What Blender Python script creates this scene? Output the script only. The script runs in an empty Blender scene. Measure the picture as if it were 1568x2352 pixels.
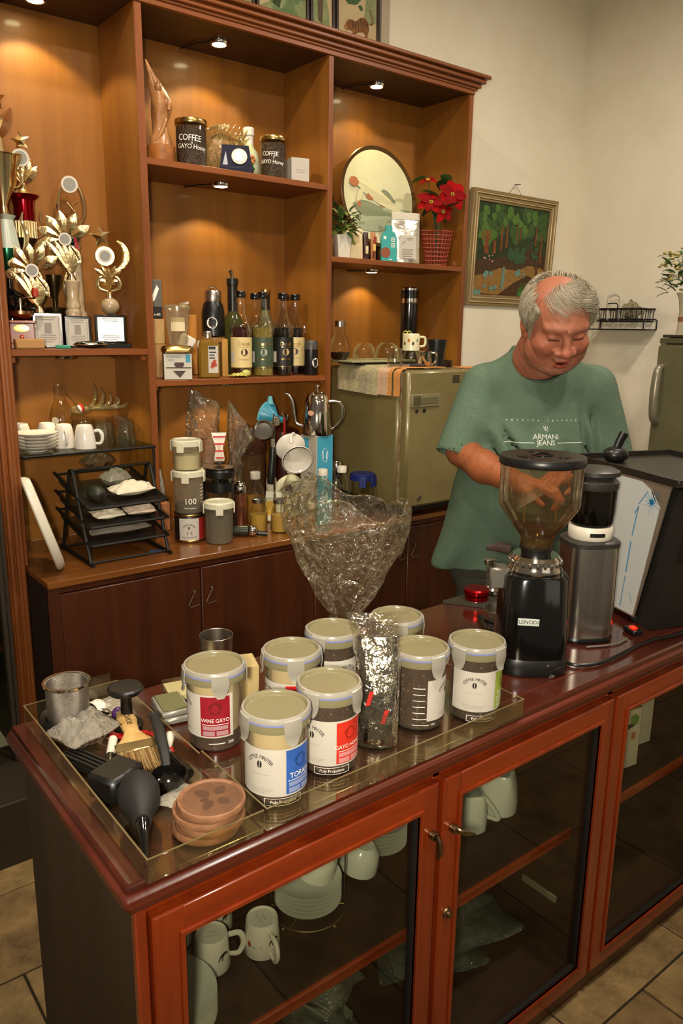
import bpy, bmesh, math, random
import numpy as np
from math import sin, cos, pi, radians, atan2, sqrt, asin, hypot
from mathutils import Vector, Matrix, Euler
from mathutils.bvhtree import BVHTree
SC = bpy.context.scene
COL = SC.collection
RNG = random.Random(7)

# ------------------------------------------------------------------ camera
def make_camera():
    cam = bpy.data.cameras.new('camera'); o = bpy.data.objects.new('camera', cam); COL.objects.link(o)
    yaw, pitch, roll = radians(38.24), radians(13.30), radians(0.83)
    f = Vector((sin(yaw)*cos(pitch), cos(yaw)*cos(pitch), -sin(pitch)))
    r = Vector((cos(yaw), -sin(yaw), 0)); u = r.cross(f)
    r2 = r*cos(roll) + u*sin(roll); u2 = -r*sin(roll) + u*cos(roll)
    m = Matrix((r2, u2, -f)).transposed().to_4x4(); m.translation = (0, 0, 1.52)
    o.matrix_world = m
    cam.sensor_fit = 'VERTICAL'; cam.sensor_height = 36.0; cam.lens = 1786.5/2352*36.0
    cam.clip_start = 0.02; cam.clip_end = 60
    SC.camera = o
make_camera()

# ------------------------------------------------------------------ world, lamps, exposure
W = bpy.data.worlds.new('cafe_daylight'); SC.world = W; W.use_nodes = True
W.node_tree.nodes['Background'].inputs[0].default_value = (1.0, 0.86, 0.66, 1)
W.node_tree.nodes['Background'].inputs[1].default_value = 0.10
def area(name, loc, target, size, power, col, sy=None):
    l = bpy.data.lights.new(name, 'AREA'); l.energy = power; l.color = col; l.size = size
    if sy: l.shape = 'RECTANGLE'; l.size_y = sy
    else: l.shape = 'DISK'
    o = bpy.data.objects.new(name, l); COL.objects.link(o); o.location = loc
    o.rotation_euler = (Vector(target)-Vector(loc)).to_track_quat('-Z', 'Y').to_euler()
    return o
# the photographer's flash, held left of the lens in portrait position
area('camera_flash', (-0.13, -0.05, 1.56), (1.3, 1.75, 1.3), 0.09, 10, (1.0, 0.9, 0.74)).data.spread = radians(95)
# ceiling lamps of the cafe, above and behind the camera
for i, (x, y) in enumerate(((0.35, 0.2), (1.35, 0.15), (0.9, 1.55), (2.75, 1.2))):
    area('ceiling_lamp_light', (x, y, 3.12), (x, y, 0), 0.16, 20, (1.0, 0.875, 0.74))
# daylight from the street front, behind the camera
area('street_front_daylight', (1.2, -3.2, 1.9), (1.9, 2.2, 1.2), 2.6, 9, (1.0, 0.9, 0.74), 1.8)
SC.view_settings.view_transform = 'Standard'; SC.view_settings.look = 'None'
SC.view_settings.gamma = 1; SC.view_settings.use_curve_mapping = False
SC.view_settings.exposure = 0.35
cy = SC.cycles
cy.use_denoising = True
cy.max_bounces = 8; cy.diffuse_bounces = 3; cy.glossy_bounces = 4; cy.transmission_bounces = 6; cy.transparent_max_bounces = 28
cy.caustics_reflective = False; cy.caustics_refractive = False
cy.sample_clamp_indirect = 4.0; cy.blur_glossy = 0.5

# ------------------------------------------------------------------ materials
def lin(h):
    if not isinstance(h, str): return tuple(h)
    v = [int(h[i:i+2], 16)/255 for i in (0, 2, 4)]
    return tuple(c/12.92 if c <= .04045 else ((c+.055)/1.055)**2.4 for c in v)
MATS = {}
def M(name, col, rough=.5, metal=0., noise=None, bump=None, spec=.5, coat=0., emit=None, sub=0., trans=0., ior=1.45):
    """noise=(scale, second colour, (sx,sy,sz) stretch); bump=(scale, strength)"""
    if name in MATS: return MATS[name]
    m = bpy.data.materials.new(name); m.use_nodes = True; nt = m.node_tree; N = nt.nodes; L = nt.links
    b = N['Principled BSDF']; c = lin(col)
    b.inputs['Base Color'].default_value = (*c, 1); b.inputs['Roughness'].default_value = rough
    b.inputs['Metallic'].default_value = metal; b.inputs['Specular IOR Level'].default_value = spec
    b.inputs['Coat Weight'].default_value = coat; b.inputs['Coat Roughness'].default_value = .12
    b.inputs['Transmission Weight'].default_value = trans; b.inputs['IOR'].default_value = ior
    if sub: b.inputs['Subsurface Weight'].default_value = sub; b.inputs['Subsurface Radius'].default_value = (.012, .005, .003); b.inputs['Subsurface Scale'].default_value = 1
    if emit: b.inputs['Emission Color'].default_value = (*lin(emit[0]), 1); b.inputs['Emission Strength'].default_value = emit[1]
    if noise or bump:
        tc = N.new('ShaderNodeTexCoord')
    if noise:
        mp = N.new('ShaderNodeMapping'); mp.inputs['Scale'].default_value = noise[2] if len(noise) > 2 else (1, 1, 1)
        L.new(tc.outputs['Object'], mp.inputs['Vector'])
        nz = N.new('ShaderNodeTexNoise'); nz.inputs['Scale'].default_value = noise[0]; nz.inputs['Detail'].default_value = 5; nz.inputs['Roughness'].default_value = .6
        L.new(mp.outputs[0], nz.inputs['Vector'])
        rp = N.new('ShaderNodeValToRGB'); rp.color_ramp.elements[0].position = .36; rp.color_ramp.elements[1].position = .66
        rp.color_ramp.elements[0].color = (*c, 1); rp.color_ramp.elements[1].color = (*lin(noise[1]), 1)
        L.new(nz.outputs['Fac'], rp.inputs[0]); L.new(rp.outputs[0], b.inputs['Base Color'])
    if bump:
        bz = N.new('ShaderNodeTexNoise'); bz.inputs['Scale'].default_value = bump[0]; bz.inputs['Detail'].default_value = 4
        L.new(tc.outputs['Object'], bz.inputs['Vector'])
        bp = N.new('ShaderNodeBump'); bp.inputs['Strength'].default_value = bump[1]; bp.inputs['Distance'].default_value = .01
        L.new(bz.outputs['Fac'], bp.inputs['Height']); L.new(bp.outputs[0], b.inputs['Normal'])
    MATS[name] = m
    return m
def film(name, tint, clear=.8, rough=.05, body=.0, bodycol=None, bump=None, fres=1.35):
    """thin clear sheet (glass pane, plastic film, clear plastic): tinted transparency + reflection + a little milky body"""
    if name in MATS: return MATS[name]
    m = bpy.data.materials.new(name); m.use_nodes = True; nt = m.node_tree; N = nt.nodes; L = nt.links; N.clear()
    out = N.new('ShaderNodeOutputMaterial'); tr = N.new('ShaderNodeBsdfTransparent'); tr.inputs[0].default_value = (*lin(tint), 1)
    gl = N.new('ShaderNodeBsdfGlossy'); gl.inputs['Roughness'].default_value = rough; gl.inputs[0].default_value = (1, 1, 1, 1)
    fr = N.new('ShaderNodeLayerWeight'); fr.inputs['Blend'].default_value = .22
    mth = N.new('ShaderNodeMath'); mth.operation = 'MULTIPLY_ADD'; mth.inputs[1].default_value = max(fres-.85, .02); mth.inputs[2].default_value = .04 if fres > 1 else .012
    L.new(fr.outputs['Fresnel'], mth.inputs[0])
    cl = N.new('ShaderNodeClamp'); L.new(mth.outputs[0], cl.inputs[0])
    base = tr
    if body > 0:
        df = N.new('ShaderNodeBsdfDiffuse'); df.inputs[0].default_value = (*lin(bodycol or tint), 1)
        tl = N.new('ShaderNodeBsdfTranslucent'); tl.inputs[0].default_value = (*lin(bodycol or tint), 1)
        dm = N.new('ShaderNodeMixShader'); dm.inputs[0].default_value = .4; L.new(df.outputs[0], dm.inputs[1]); L.new(tl.outputs[0], dm.inputs[2])
        bm_ = N.new('ShaderNodeMixShader'); bm_.inputs[0].default_value = body; L.new(tr.outputs[0], bm_.inputs[1]); L.new(dm.outputs[0], bm_.inputs[2]); base = bm_
    mx = N.new('ShaderNodeMixShader'); L.new(cl.outputs[0], mx.inputs[0]); L.new(base.outputs[0], mx.inputs[1]); L.new(gl.outputs[0], mx.inputs[2])
    L.new(mx.outputs[0], out.inputs[0])
    if bump:
        tc = N.new('ShaderNodeTexCoord'); bz = N.new('ShaderNodeTexNoise'); bz.inputs['Scale'].default_value = bump[0]; bz.inputs['Detail'].default_value = 3
        bz.inputs['Distortion'].default_value = 1.2
        L.new(tc.outputs['Object'], bz.inputs['Vector'])
        bp = N.new('ShaderNodeBump'); bp.inputs['Strength'].default_value = bump[1]; bp.inputs['Distance'].default_value = .02
        L.new(bz.outputs['Fac'], bp.inputs['Height']); L.new(bp.outputs[0], gl.inputs['Normal']); L.new(bp.outputs[0], fr.inputs['Normal'])
    MATS[name] = m
    return m
def wood(name, a, b, rough, axis=2, scale=26, coat=.15):
    st = [1, 1, 1]; st[axis] = .07
    return M(name, a, rough, noise=(scale, b, st), coat=coat, bump=(60, .04) if coat < .7 else None)

WOOD = wood('cabinet_wood', '84481c', '6c3914', .45, coat=.05)
WOODX = wood('cabinet_wood_horizontal', '86491c', '6e3a14', .45, 0, coat=.05)
WOODB = wood('cabinet_back_board', '8f5a1a', '784710', .5, 2, 9)
WOODD = wood('base_cabinet_wood', '45200d', '361707', .4, 2, 22)
WOODT = wood('base_top_wood', '7a4a1e', '633816', .3, 0, 22, .4)
CRED = wood('counter_red_wood', '86300a', '6c2207', .3, 2, 22, .5)
CREDX = wood('counter_red_wood_horizontal', '8a320a', '702407', .3, 0, 22, .5)
CTOP = wood('counter_top_wood', '4a1e12', '38140c', .16, 0, 18, .9)
CTOPE = wood('counter_edge_wood', '5a2414', '47190d', .36, 0, 18, .25)
CIN = wood('counter_inside_wood', '30190d', '281309', .6, 0, 14, 0)
CEND = wood('counter_end_board', '41301c', '36260f', .7, 2, 10, 0)
BLACK = M('black_plastic', '131210', .35)
BLACKM = M('matt_black_metal', '17150f', .5, .3)
BLACKG = M('gloss_black', '0b0a09', .12, coat=.6)
RUBBER = M('black_rubber', '1b1a17', .6)
STEEL = M('brushed_steel', 'cdc6ba', .28, 1., noise=(40, 'a59c8f', (1, 1, .05)))
CHROME = M('polished_steel', 'd2cabd', .1, 1.)
IRON = M('dark_wire', '6f6656', .35, .8)
BRASS = M('brass', 'b39358', .28, 1.)
GOLD = M('trophy_gold', 'f8e2a8', .26, 1., bump=(90, .3))
GOLDP = M('polished_gold', 'f8e4b0', .2, 1.)
GOLDLID = M('gold_lid', 'c7a865', .25, 1.)
WHITE = M('white_ceramic', 'd9d2c4', .15, coat=.4)
PALE = M('pale_green_ceramic', 'd8d9cb', .15, coat=.5)
WPLAS = M('white_plastic', 'cfc7b4', .4)
PAPER = M('white_paper', 'bfb8aa', .7)
CREAM = M('cream_paper', 'd8c69c', .7)
INK = M('black_ink', '1d1a17', .6)
GREYINK = M('grey_ink', '8d867a', .6)
WINK = M('white_ink', 'f2ecdf', .6)
CARD = M('brown_cardboard', 'a97f4c', .8)
GLASS = film('clear_glass', 'fbfbf6', rough=.03, fres=1.25)
PANE = film('window_pane', 'f3f4ec', rough=.02, fres=.89)
GLASSG = film('greenish_glass', 'dbe4d3', rough=.02)
ACRYL = film('acrylic_sheet', 'f6f2e4', rough=.04, body=.02, bodycol='cfc59c', fres=1.2)
ACRYLE = film('acrylic_edge', 'd8ccaa', rough=.1, body=.45, bodycol='a8996c')
FILM = film('crinkled_film', 'f3efe2', rough=.12, body=.07, bodycol='d8ceb4', bump=(34, .9), fres=1.7)
FILMW = film('milky_film', 'f3efe2', rough=.2, body=.42, bodycol='e0d8c4', bump=(40, .8), fres=1.4)
FROST = film('frosted_plastic', 'f3eee0', rough=.22, body=.2, bodycol='d6cdae')
JARP = film('clear_jar_plastic', 'efe9de', rough=.1, body=.10, bodycol='d6ccb4')
LIDP = M('frosted_lid', '7d7658', .22, coat=.3)
LIDR = M('lid_rim_plastic', '928d80', .28, coat=.3)
GASKET = M('blue_gasket', '787eb0', .35)
BEAN = M('roasted_beans', '4a2f1c', .42, noise=(60, '38210f'))

# ------------------------------------------------------------------ geometry
class G:
    """collects shapes; build() links them as ONE mesh object"""
    def __init__(s): s.v = []; s.f = []; s.mi = []; s.cur = 0
    def add(s, vs, fs, m=None):
        n = len(s.v); mm = [tuple((m @ Vector(p)) if m else p) for p in vs]
        s.v += mm; s.f += [tuple(i+n for i in f) for f in fs]; s.mi += [s.cur]*len(fs); return s
    def box(s, x0, x1, y0, y1, z0, z1, b=.0015, m=None):
        c = ((x0+x1)/2, (y0+y1)/2, (z0+z1)/2); h = (abs(x1-x0)/2, abs(y1-y0)/2, abs(z1-z0)/2)
        b = min(b, *[q*.49 for q in h])
        if b <= 0:
            vs = [(c[0]+i*h[0], c[1]+j*h[1], c[2]+k*h[2]) for i in (-1, 1) for j in (-1, 1) for k in (-1, 1)]
            return s.add(vs, [(0, 1, 3, 2), (4, 6, 7, 5), (0, 4, 5, 1), (2, 3, 7, 6), (0, 2, 6, 4), (1, 5, 7, 3)], m)
        vs = []; ix = {}
        for i in (-1, 1):
            for j in (-1, 1):
                for k in (-1, 1):
                    for a in range(3):
                        o = [h[0]-b, h[1]-b, h[2]-b]; o[a] = h[a]
                        ix[i, j, k, a] = len(vs); vs.append((c[0]+i*o[0], c[1]+j*o[1], c[2]+k*o[2]))
        fs = []
        for a in range(3):
            p, q = [(1, 2), (0, 2), (0, 1)][a]
            for sg in (-1, 1):
                ring = []
                for (e, g) in ((-1, -1), (1, -1), (1, 1), (-1, 1)):
                    t = [0, 0, 0]; t[a] = sg; t[p] = e; t[q] = g; ring.append(ix[t[0], t[1], t[2], a])
                fs.append(tuple(ring))
        for a, p in ((0, 1), (0, 2), (1, 2)):
            q = 3-a-p
            for sa in (-1, 1):
                for sp in (-1, 1):
                    t = [0, 0, 0]; t[a] = sa; t[p] = sp
                    t[q] = -1; u = tuple(t); t[q] = 1; w = tuple(t)
                    fs.append((ix[(*u, a)], ix[(*u, p)], ix[(*w, p)], ix[(*w, a)]))
        for i in (-1, 1):
            for j in (-1, 1):
                for k in (-1, 1): fs.append((ix[i, j, k, 0], ix[i, j, k, 1], ix[i, j, k, 2]))
        return s.add(vs, fs, m)
    def lathe(s, prof, seg=28, m=None, c=(0, 0, 0), a0=0, a1=2*pi):
        full = abs(a1-a0-2*pi) < 1e-6; n = seg if full else seg+1
        vs = []; rows = []
        for r, z in prof:
            if r < 1e-6: rows.append([len(vs)]*n); vs.append((c[0], c[1], c[2]+z))
            else:
                rows.append(list(range(len(vs), len(vs)+n)))
                for i in range(n):
                    a = a0+(a1-a0)*i/seg; vs.append((c[0]+r*cos(a), c[1]+r*sin(a), c[2]+z))
        fs = []
        for ra, rb in zip(rows, rows[1:]):
            for i in range(seg):
                j = (i+1) % n
                q = []
                for t in (ra[i], ra[j], rb[j], rb[i]):
                    if t not in q: q.append(t)
                if len(q) > 2: fs.append(tuple(q))
        return s.add(vs, fs, m)
    def cyl(s, c, r, z0, z1, seg=24, m=None, b=.001):
        b = min(b, r*.4, abs(z1-z0)*.4)
        return s.lathe([(0, z0), (r-b, z0), (r, z0+b), (r, z1-b), (r-b, z1), (0, z1)], seg, m, (c[0], c[1], 0))
    def tube(s, path, r, seg=8, closed=False, m=None, flat=None):
        P = [Vector(p) for p in path]; n = len(P); rs = list(r) if hasattr(r, '__len__') else [r]*n
        if 4 <= n <= 9 and seg >= 8 and not closed:      # round the bends (Catmull-Rom)
            Q = []; qr = []
            for i in range(n-1):
                a, b, c, d = P[max(i-1, 0)], P[i], P[i+1], P[min(i+2, n-1)]
                for q in (0, .25, .5, .75):
                    Q.append(.5*((2*b)+(c-a)*q+(2*a-5*b+4*c-d)*q*q+(3*b-a-3*c+d)*q**3)); qr.append(rs[i]*(1-q)+rs[i+1]*q)
            P = Q+[P[-1]]; rs = qr+[rs[-1]]; n = len(P)
        up = Vector((0, 0, 1)); vs = []; prev = None
        for i, p in enumerate(P):
            t = (P[(i+1) % n]-P[i-1]) if closed else (P[min(i+1, n-1)]-P[max(i-1, 0)])
            t = t.normalized() if t.length > 1e-9 else Vector((1, 0, 0))
            if prev is None: a = t.cross(up if abs(t.z) < .9 else Vector((1, 0, 0))).normalized()
            else:
                a = prev-t*prev.dot(t); a = a.normalized() if a.length > 1e-6 else t.orthogonal().normalized()
            prev = a; bb = t.cross(a)
            for k in range(seg):
                an = 2*pi*k/seg; q = p+(a*cos(an)*(flat or 1)+bb*sin(an))*rs[i]; vs.append(tuple(q))
        fs = []
        for i in range(n if closed else n-1):
            for k in range(seg):
                j = (i+1) % n; fs.append((i*seg+k, i*seg+(k+1) % seg, j*seg+(k+1) % seg, j*seg+k))
        if not closed: fs += [tuple(range(seg))[::-1], tuple(range((n-1)*seg, n*seg))]
        return s.add(vs, fs, m)
    def prism(s, poly, t, m=None, b=0.):
        """polygon in xz, thickness t along y (0..t)"""
        n = len(poly); vs = [(x, 0, z) for x, z in poly]+[(x, t, z) for x, z in poly]
        fs = [tuple(range(n)), tuple(range(2*n-1, n-1, -1))]+[(i, (i+1) % n, (i+1) % n+n, i+n) for i in range(n)]
        return s.add(vs, fs, m)
    def loft(s, rings, cap=True, m=None, closed=True):
        n = len(rings[0]); vs = [p for r in rings for p in r]; fs = []
        for i in range(len(rings)-1):
            for k in range(n if closed else n-1): fs.append((i*n+k, i*n+(k+1) % n, (i+1)*n+(k+1) % n, (i+1)*n+k))
        if cap: fs += [tuple(range(n))[::-1], tuple(range((len(rings)-1)*n, len(rings)*n))]
        return s.add(vs, fs, m)
    def ell(s, c, r, m=None, u=14, w=9):
        vs = [(c[0], c[1], c[2]-r[2])]; 
        for j in range(1, w):
            a = -pi/2+pi*j/w
            for i in range(u): vs.append((c[0]+r[0]*cos(a)*cos(2*pi*i/u), c[1]+r[1]*cos(a)*sin(2*pi*i/u), c[2]+r[2]*sin(a)))
        vs.append((c[0], c[1], c[2]+r[2])); fs = [(0, 1+(i+1) % u, 1+i) for i in range(u)]
        for j in range(w-2):
            for i in range(u): fs.append((1+j*u+i, 1+j*u+(i+1) % u, 1+(j+1)*u+(i+1) % u, 1+(j+1)*u+i))
        t = len(vs)-1; fs += [(t, t-u+i, t-u+(i+1) % u) for i in range(u)]
        return s.add(vs, fs, m)
    def sheet(s, fn, nu, nv, m=None):
        vs = [fn(i/nu, j/nv) for j in range(nv+1) for i in range(nu+1)]
        return s.add(vs, [(j*(nu+1)+i, j*(nu+1)+i+1, (j+1)*(nu+1)+i+1, (j+1)*(nu+1)+i) for j in range(nv) for i in range(nu)], m)
    def mesh(s, name, mats, ang=38, smooth=True):
        me = bpy.data.meshes.new(name); me.from_pydata(s.v, [], s.f)
        bm = bmesh.new(); bm.from_mesh(me); bmesh.ops.recalc_face_normals(bm, faces=bm.faces); bm.to_mesh(me); bm.free()
        for mt in (mats if isinstance(mats, (list, tuple)) else [mats]): me.materials.append(mt)
        if any(s.mi): me.polygons.foreach_set('material_index', s.mi)
        if smooth:
            me.polygons.foreach_set('use_smooth', [True]*len(me.polygons)); me.set_sharp_from_angle(angle=radians(ang))
        me.update(); return me
    def build(s, name, mats, parent=None, label=None, ang=38, smooth=True, kind=None):
        o = bpy.data.objects.new(name, s.mesh(name, mats, ang, smooth)); COL.objects.link(o)
        if parent: o.parent = parent
        if label: o['label'] = label
        if kind: o['kind'] = kind
        return o
def thing(name, label, cat, loc=(0, 0, 0), rz=0., group=None):
    o = bpy.data.objects.new(name, None); COL.objects.link(o); o.empty_display_size = .03
    o.location = (loc[0], loc[1], loc[2]+(.0006 if loc[2] > 0 else 0)); o.rotation_euler = (0, 0, rz); return tag(o, label, cat, group)
def tag(o, label, cat, group=None):
    o['label'] = label; o['category'] = cat
    if group: o['group'] = group
    return o
def kids(o): return [c for c in bpy.data.objects if c.parent == o]
def ring(x0, x1, z0, z1, w, y0, y1, b=.002):
    """rectangular frame as one closed solid"""
    R_ = []
    for y, i, o in ((y0, w, None), (y0, 0+b, None), (y0+b, 0, None), (y1, 0, None), (y1, w, None)):
        R_.append([(x0+i, y, z0+i), (x1-i, y, z0+i), (x1-i, y, z1-i), (x0+i, y, z1-i)])
    g = G(); vs = [p for r in R_ for p in r]; n = len(R_)
    g.add(vs, [(j*4+k, j*4+(k+1) % 4, ((j+1) % n)*4+(k+1) % 4, ((j+1) % n)*4+k) for j in range(n) for k in range(4)]); return g
def dup(o, loc, rz, label, group=None):
    def cp(q, par):
        c = q.copy(); COL.objects.link(c)
        if par: c.parent = par
        for ch in CH.get(q.name, ()): cp(ch, c)
        return c
    CH = {}
    for q in bpy.data.objects:
        if q.parent: CH.setdefault(q.parent.name, []).append(q)
    r = cp(o, None); r.location = loc; r.rotation_euler = (0, 0, rz); r['label'] = label
    if group: r['group'] = group
    return r
def box(x0, x1, y0, y1, z0, z1, b=.0015): return G().box(x0, x1, y0, y1, z0, z1, b)
def lathe(p, seg=28): return G().lathe(p, seg)
def T(x=0, y=0, z=0, rx=0, ry=0, rz=0, s=1): return Matrix.Translation((x, y, z)) @ Euler((rx, ry, rz)).to_matrix().to_4x4() @ Matrix.Scale(s, 4)
def shell(prof, t):
    """open vessel: outer profile (bottom to rim) plus the inside"""
    inner = [(max(r-t, 0), z+(t if i == 0 else 0)) for i, (r, z) in enumerate(prof)]
    return [(0, prof[0][1])]+list(prof)+inner[::-1]+[(0, prof[0][1]+t)]
# text
_TX = {}
def text2d(txt, size, spacing=1.0):
    k = (txt, spacing)
    if k not in _TX:
        cu = bpy.data.curves.new('t', 'FONT'); cu.body = txt; cu.size = 1; cu.align_x = 'CENTER'; cu.align_y = 'CENTER'; cu.space_character = spacing; cu.resolution_u = 2
        o = bpy.data.objects.new('t', cu); COL.objects.link(o)
        dg = bpy.context.evaluated_depsgraph_get(); me = bpy.data.meshes.new_from_object(o.evaluated_get(dg))
        vs = [(v.co.x, v.co.y) for v in me.vertices]; fs = [tuple(p.vertices) for p in me.polygons]
        bpy.data.objects.remove(o); bpy.data.curves.remove(cu); bpy.data.meshes.remove(me); _TX[k] = (vs, fs)
    vs, fs = _TX[k]
    return [(x*size, y*size) for x, y in vs], fs
def text_on(g, txt, size, fn, spacing=1.0, du=0, dv=0, rot=0, sx=1):
    vs, fs = text2d(txt, size, spacing); c, s_ = cos(rot), sin(rot)
    g.add([fn(du+(x*sx*c-y*s_), dv+(x*sx*s_+y*c)) for x, y in vs], fs); return g
def arc_text(g, txt, size, rad, fn, du, dv, span, down=False):
    n = len(txt)
    for i, ch in enumerate(txt):
        if ch == ' ': continue
        a = span*(i/(n-1)-.5); text_on(g, ch, size, fn, du=du+rad*sin(a), dv=dv+rad*cos(a), rot=-a)
    return g
def flat_fn(y, cx=0, cz=0): return lambda u, v: (cx+u, y, cz+v)
def cyl_fn(r, ang, z, c=(0, 0)): return lambda u, v: (c[0]+r*cos(ang+u/r), c[1]+r*sin(ang+u/r), z+v)
def sector(g, r, a0, a1, z0, z1, seg=14, c=(0, 0)):
    return g.sheet(lambda u, v: (c[0]+r*cos(a0+(a1-a0)*u), c[1]+r*sin(a0+(a1-a0)*u), z0+(z1-z0)*v), seg, 1)
def tocam(x, y, d=0.): return atan2(-y, -x)+radians(d)
def blob_poly(n, r, k=.25, rng=RNG, sx=1, sz=1):
    return [(sx*r*(1+k*rng.uniform(-1, 1))*cos(2*pi*i/n), sz*r*(1+k*rng.uniform(-1, 1))*sin(2*pi*i/n)) for i in range(n)]
def fan(g, pts, y=0, m=None):
    g.add([(p[0], y, p[1]) for p in pts], [tuple(range(len(pts)))], m); return g
# ================================================================== the room
WALLM = M('cream_wall_paint', 'ece4ce', .85, noise=(3.5, 'e6dcc3'), bump=(25, .12))
def struct(g, name, mat, **k):
    o = g.build(name, mat, **k); o['kind'] = 'structure'; return o
struct(box(-1.4, 3.9, 2.77, 2.87, 0, 3.45, 0), 'wall_back', WALLM)
struct(box(3.78, 3.88, -3.0, 2.77, 0, 3.45, 0), 'wall_right', WALLM)
struct(box(-1.4, 3.9, -1.2, 2.87, 3.45, 3.55, 0), 'ceiling', M('ceiling_paint', 'e8dfca', .9))
fl = struct(box(-1.4, 3.9, -1.5, 2.77, -.06, -.006, 0), 'floor', M('dark_grout', '241d13', .9))
TILES = [M('stone_tile_%d' % i, a, .55, noise=(9, b), bump=(70, .25)) for i, (a, b) in enumerate((('91774a', '5c4a2a'), ('866c43', '523f24'), ('987d50', '655230')))]
tm = [box(-.2275, .2275, -.1525, .1525, -.02, 0, .002).mesh('tile', t) for t in TILES]
for r in range(-4, 7):
    yc = .76+.31*r+.155; off = 1.53+.23 if r < 0 else 1.53+.46
    if r % 2 and r >= 0: off += .23
    if r < 0 and (r % 2) == 0: off += .23
    for k in range(-6, 5):
        xc = off+.46*k
        if -1.2 < xc < 3.7 and yc+.155 < 2.78:
            o = bpy.data.objects.new('tile', tm[RNG.randrange(3)]); COL.objects.link(o); o.parent = fl; o.location = (xc, yc, RNG.uniform(-.0012, 0))

# ================================================================== wall unit: display cabinet on its base
dc = thing('display_cabinet', 'tall brown wooden wall unit with open lit shelves and moulded cornice', 'cabinet', (0, 0, 0))
Y0, Y1 = 2.45, 2.745
def dpart(name, a, mat=WOOD): return box(*a).build(name, mat, dc)
dpart('back_panel', (.6, 2.6, 2.735, 2.748, .78, 2.49, 0), WOODB)
for a in ((1.111, 1.135), (1.845, 1.867)): dpart('divider', (*a, Y0, 2.735, .781, 2.467, .001))
dpart('side_panel', (2.575, 2.597, Y0, 2.735, .781, 2.483, .001)); dpart('side_panel', (.655, .675, 2.47, 2.735, .781, 2.467, .001))
for x0, x1, z in ((.675, 1.111, 1.445), (1.135, 1.845, 2.034), (1.135, 1.845, 1.34), (1.867, 2.575, 1.784)):
    dpart('shelf', (x0, x1, Y0+.002, 2.735, z-.02, z, .0015), WOODX)
for x0, x1, z in ((.676, .694, 1.405), (1.092, 1.11, 1.405), (1.136, 1.148, 1.306), (1.832, 1.844, 1.306)):
    dpart('shelf_cleat', (x0, x1, Y0+.012, 2.73, z, z+.019, .003))
dpart('top_panel', (.6, 2.597, Y0, 2.748, 2.467, 2.487, .001), wood('shaded_top_board', '44280f', '351e0a', .5, 0))  # board colour darkened to carry the shade on its underside
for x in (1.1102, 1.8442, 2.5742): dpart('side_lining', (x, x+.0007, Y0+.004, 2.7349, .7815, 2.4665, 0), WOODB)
g = G()
for d0, z0, z1 in ((.012, 2.481, 2.492), (.022, 2.49, 2.502), (.02, 2.501, 2.507), (.036, 2.506, 2.520), (.03, 2.519, 2.524), (.05, 2.523, 2.536)):
    g.box(.5, 2.597+d0, Y0-d0, 2.748, z0, z1, .004)
g.build('cornice', WOODX, dc)
dpart('fascia', (.6, 2.598, Y0-.006, Y0+.01, 2.466, 2.484, .001), WOODX)
g = G()                                              # fluted front post at the left end
g.box(.592, .676, 2.435, 2.469, .7812, 2.466, .003); g.box(.592, .6660, 2.435, 2.469, 0, .7812, .003)
for xx in (.606, .626, .646, .6565): g.lathe([(.0085, 0), (.0085, 2.46)], 10, T(xx, 2.434, 0))
g.build('front_post', WOOD, dc)

bc = thing('base_cabinet', 'low dark brown wooden cupboard with wire pulls under the lit shelves', 'cupboard')
box(.667, 2.62, 2.232, 2.733, .758, .78, .003).build('worktop', WOODT, bc)
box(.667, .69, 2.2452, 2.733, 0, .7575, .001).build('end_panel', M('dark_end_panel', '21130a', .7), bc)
g = G(); g.box(2.59, 2.615, 2.245, 2.733, 0, .758, .001); g.box(.69, 2.59, 2.27, 2.733, .03, .75, 0)
g.build('carcass', WOODD, bc)
g = G(); g.box(.667, .703, 2.236, 2.25, 0, .758, .001); g.box(.70, 2.6, 2.245, 2.272, .738, .757, .001); g.box(.70, 2.6, 2.24, 2.27, 0, .055, .001); g.build('face_frame', WOODD, bc)
for i, (a, b) in enumerate(((.705, 1.166), (1.171, 1.637), (1.642, 2.107), (2.112, 2.585))):
    d = box(a, b, 2.238, 2.258, .06, .735, .0025).build('door', WOODD, bc)
    hx = b-.03 if i % 2 == 0 else a+.03
    tri = [(hx+.004, 2.226, .66), (hx-.019, 2.229, .615), (hx-.012, 2.23, .606), (hx+.02, 2.229, .612), (hx+.022, 2.228, .622)]
    h = G(); h.tube(tri, .0016, 6, True); h.cyl((0, 0), .004, 0, .012, 10, T(hx+.004, 2.238, .66, pi/2)); h.build('wire_pull', IRON, d)

gc = thing('glass_cabinet', 'tall dark glass-fronted cabinet at the left edge beside the wall unit', 'cabinet')
box(.05, .585, 2.10, 2.432, 0, .2, .004).build('plinth', M('dark_cabinet_inside', '2a2114', .6), gc)
g = G(); g.box(.05, .585, 2.68, 2.7, .2, 2.1, 0); g.box(.05, .07, 2.33, 2.7, .2, 2.1, 0); g.box(.57, .585, 2.34, 2.7, .2, 2.1, 0); g.box(.05, .585, 2.33, 2.7, 2.08, 2.1, 0); g.build('carcass', M('dark_cabinet_inside', ''), gc)
for z in (.55, .92, 1.3): box(.07, .57, 2.36, 2.68, z, z+.012, 0).build('shelf', WOODD, gc)
d = box(.553, .57, 2.315, 2.335, .2, 2.1, .003).build('door', M('dark_cabinet_inside', ''), gc)
box(.07, .557, 2.322, 2.327, .2, 2.1, 0).build('glass_pane', PANE, d)
G().lathe([(0, -.03), (.012, -.03), (.02, -.022), (.02, -.014), (.01, -.006), (.008, 0), (0, 0)], 20, T(.47, 2.318, .735, -pi/2)).build('knob', BRASS, d)
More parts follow.
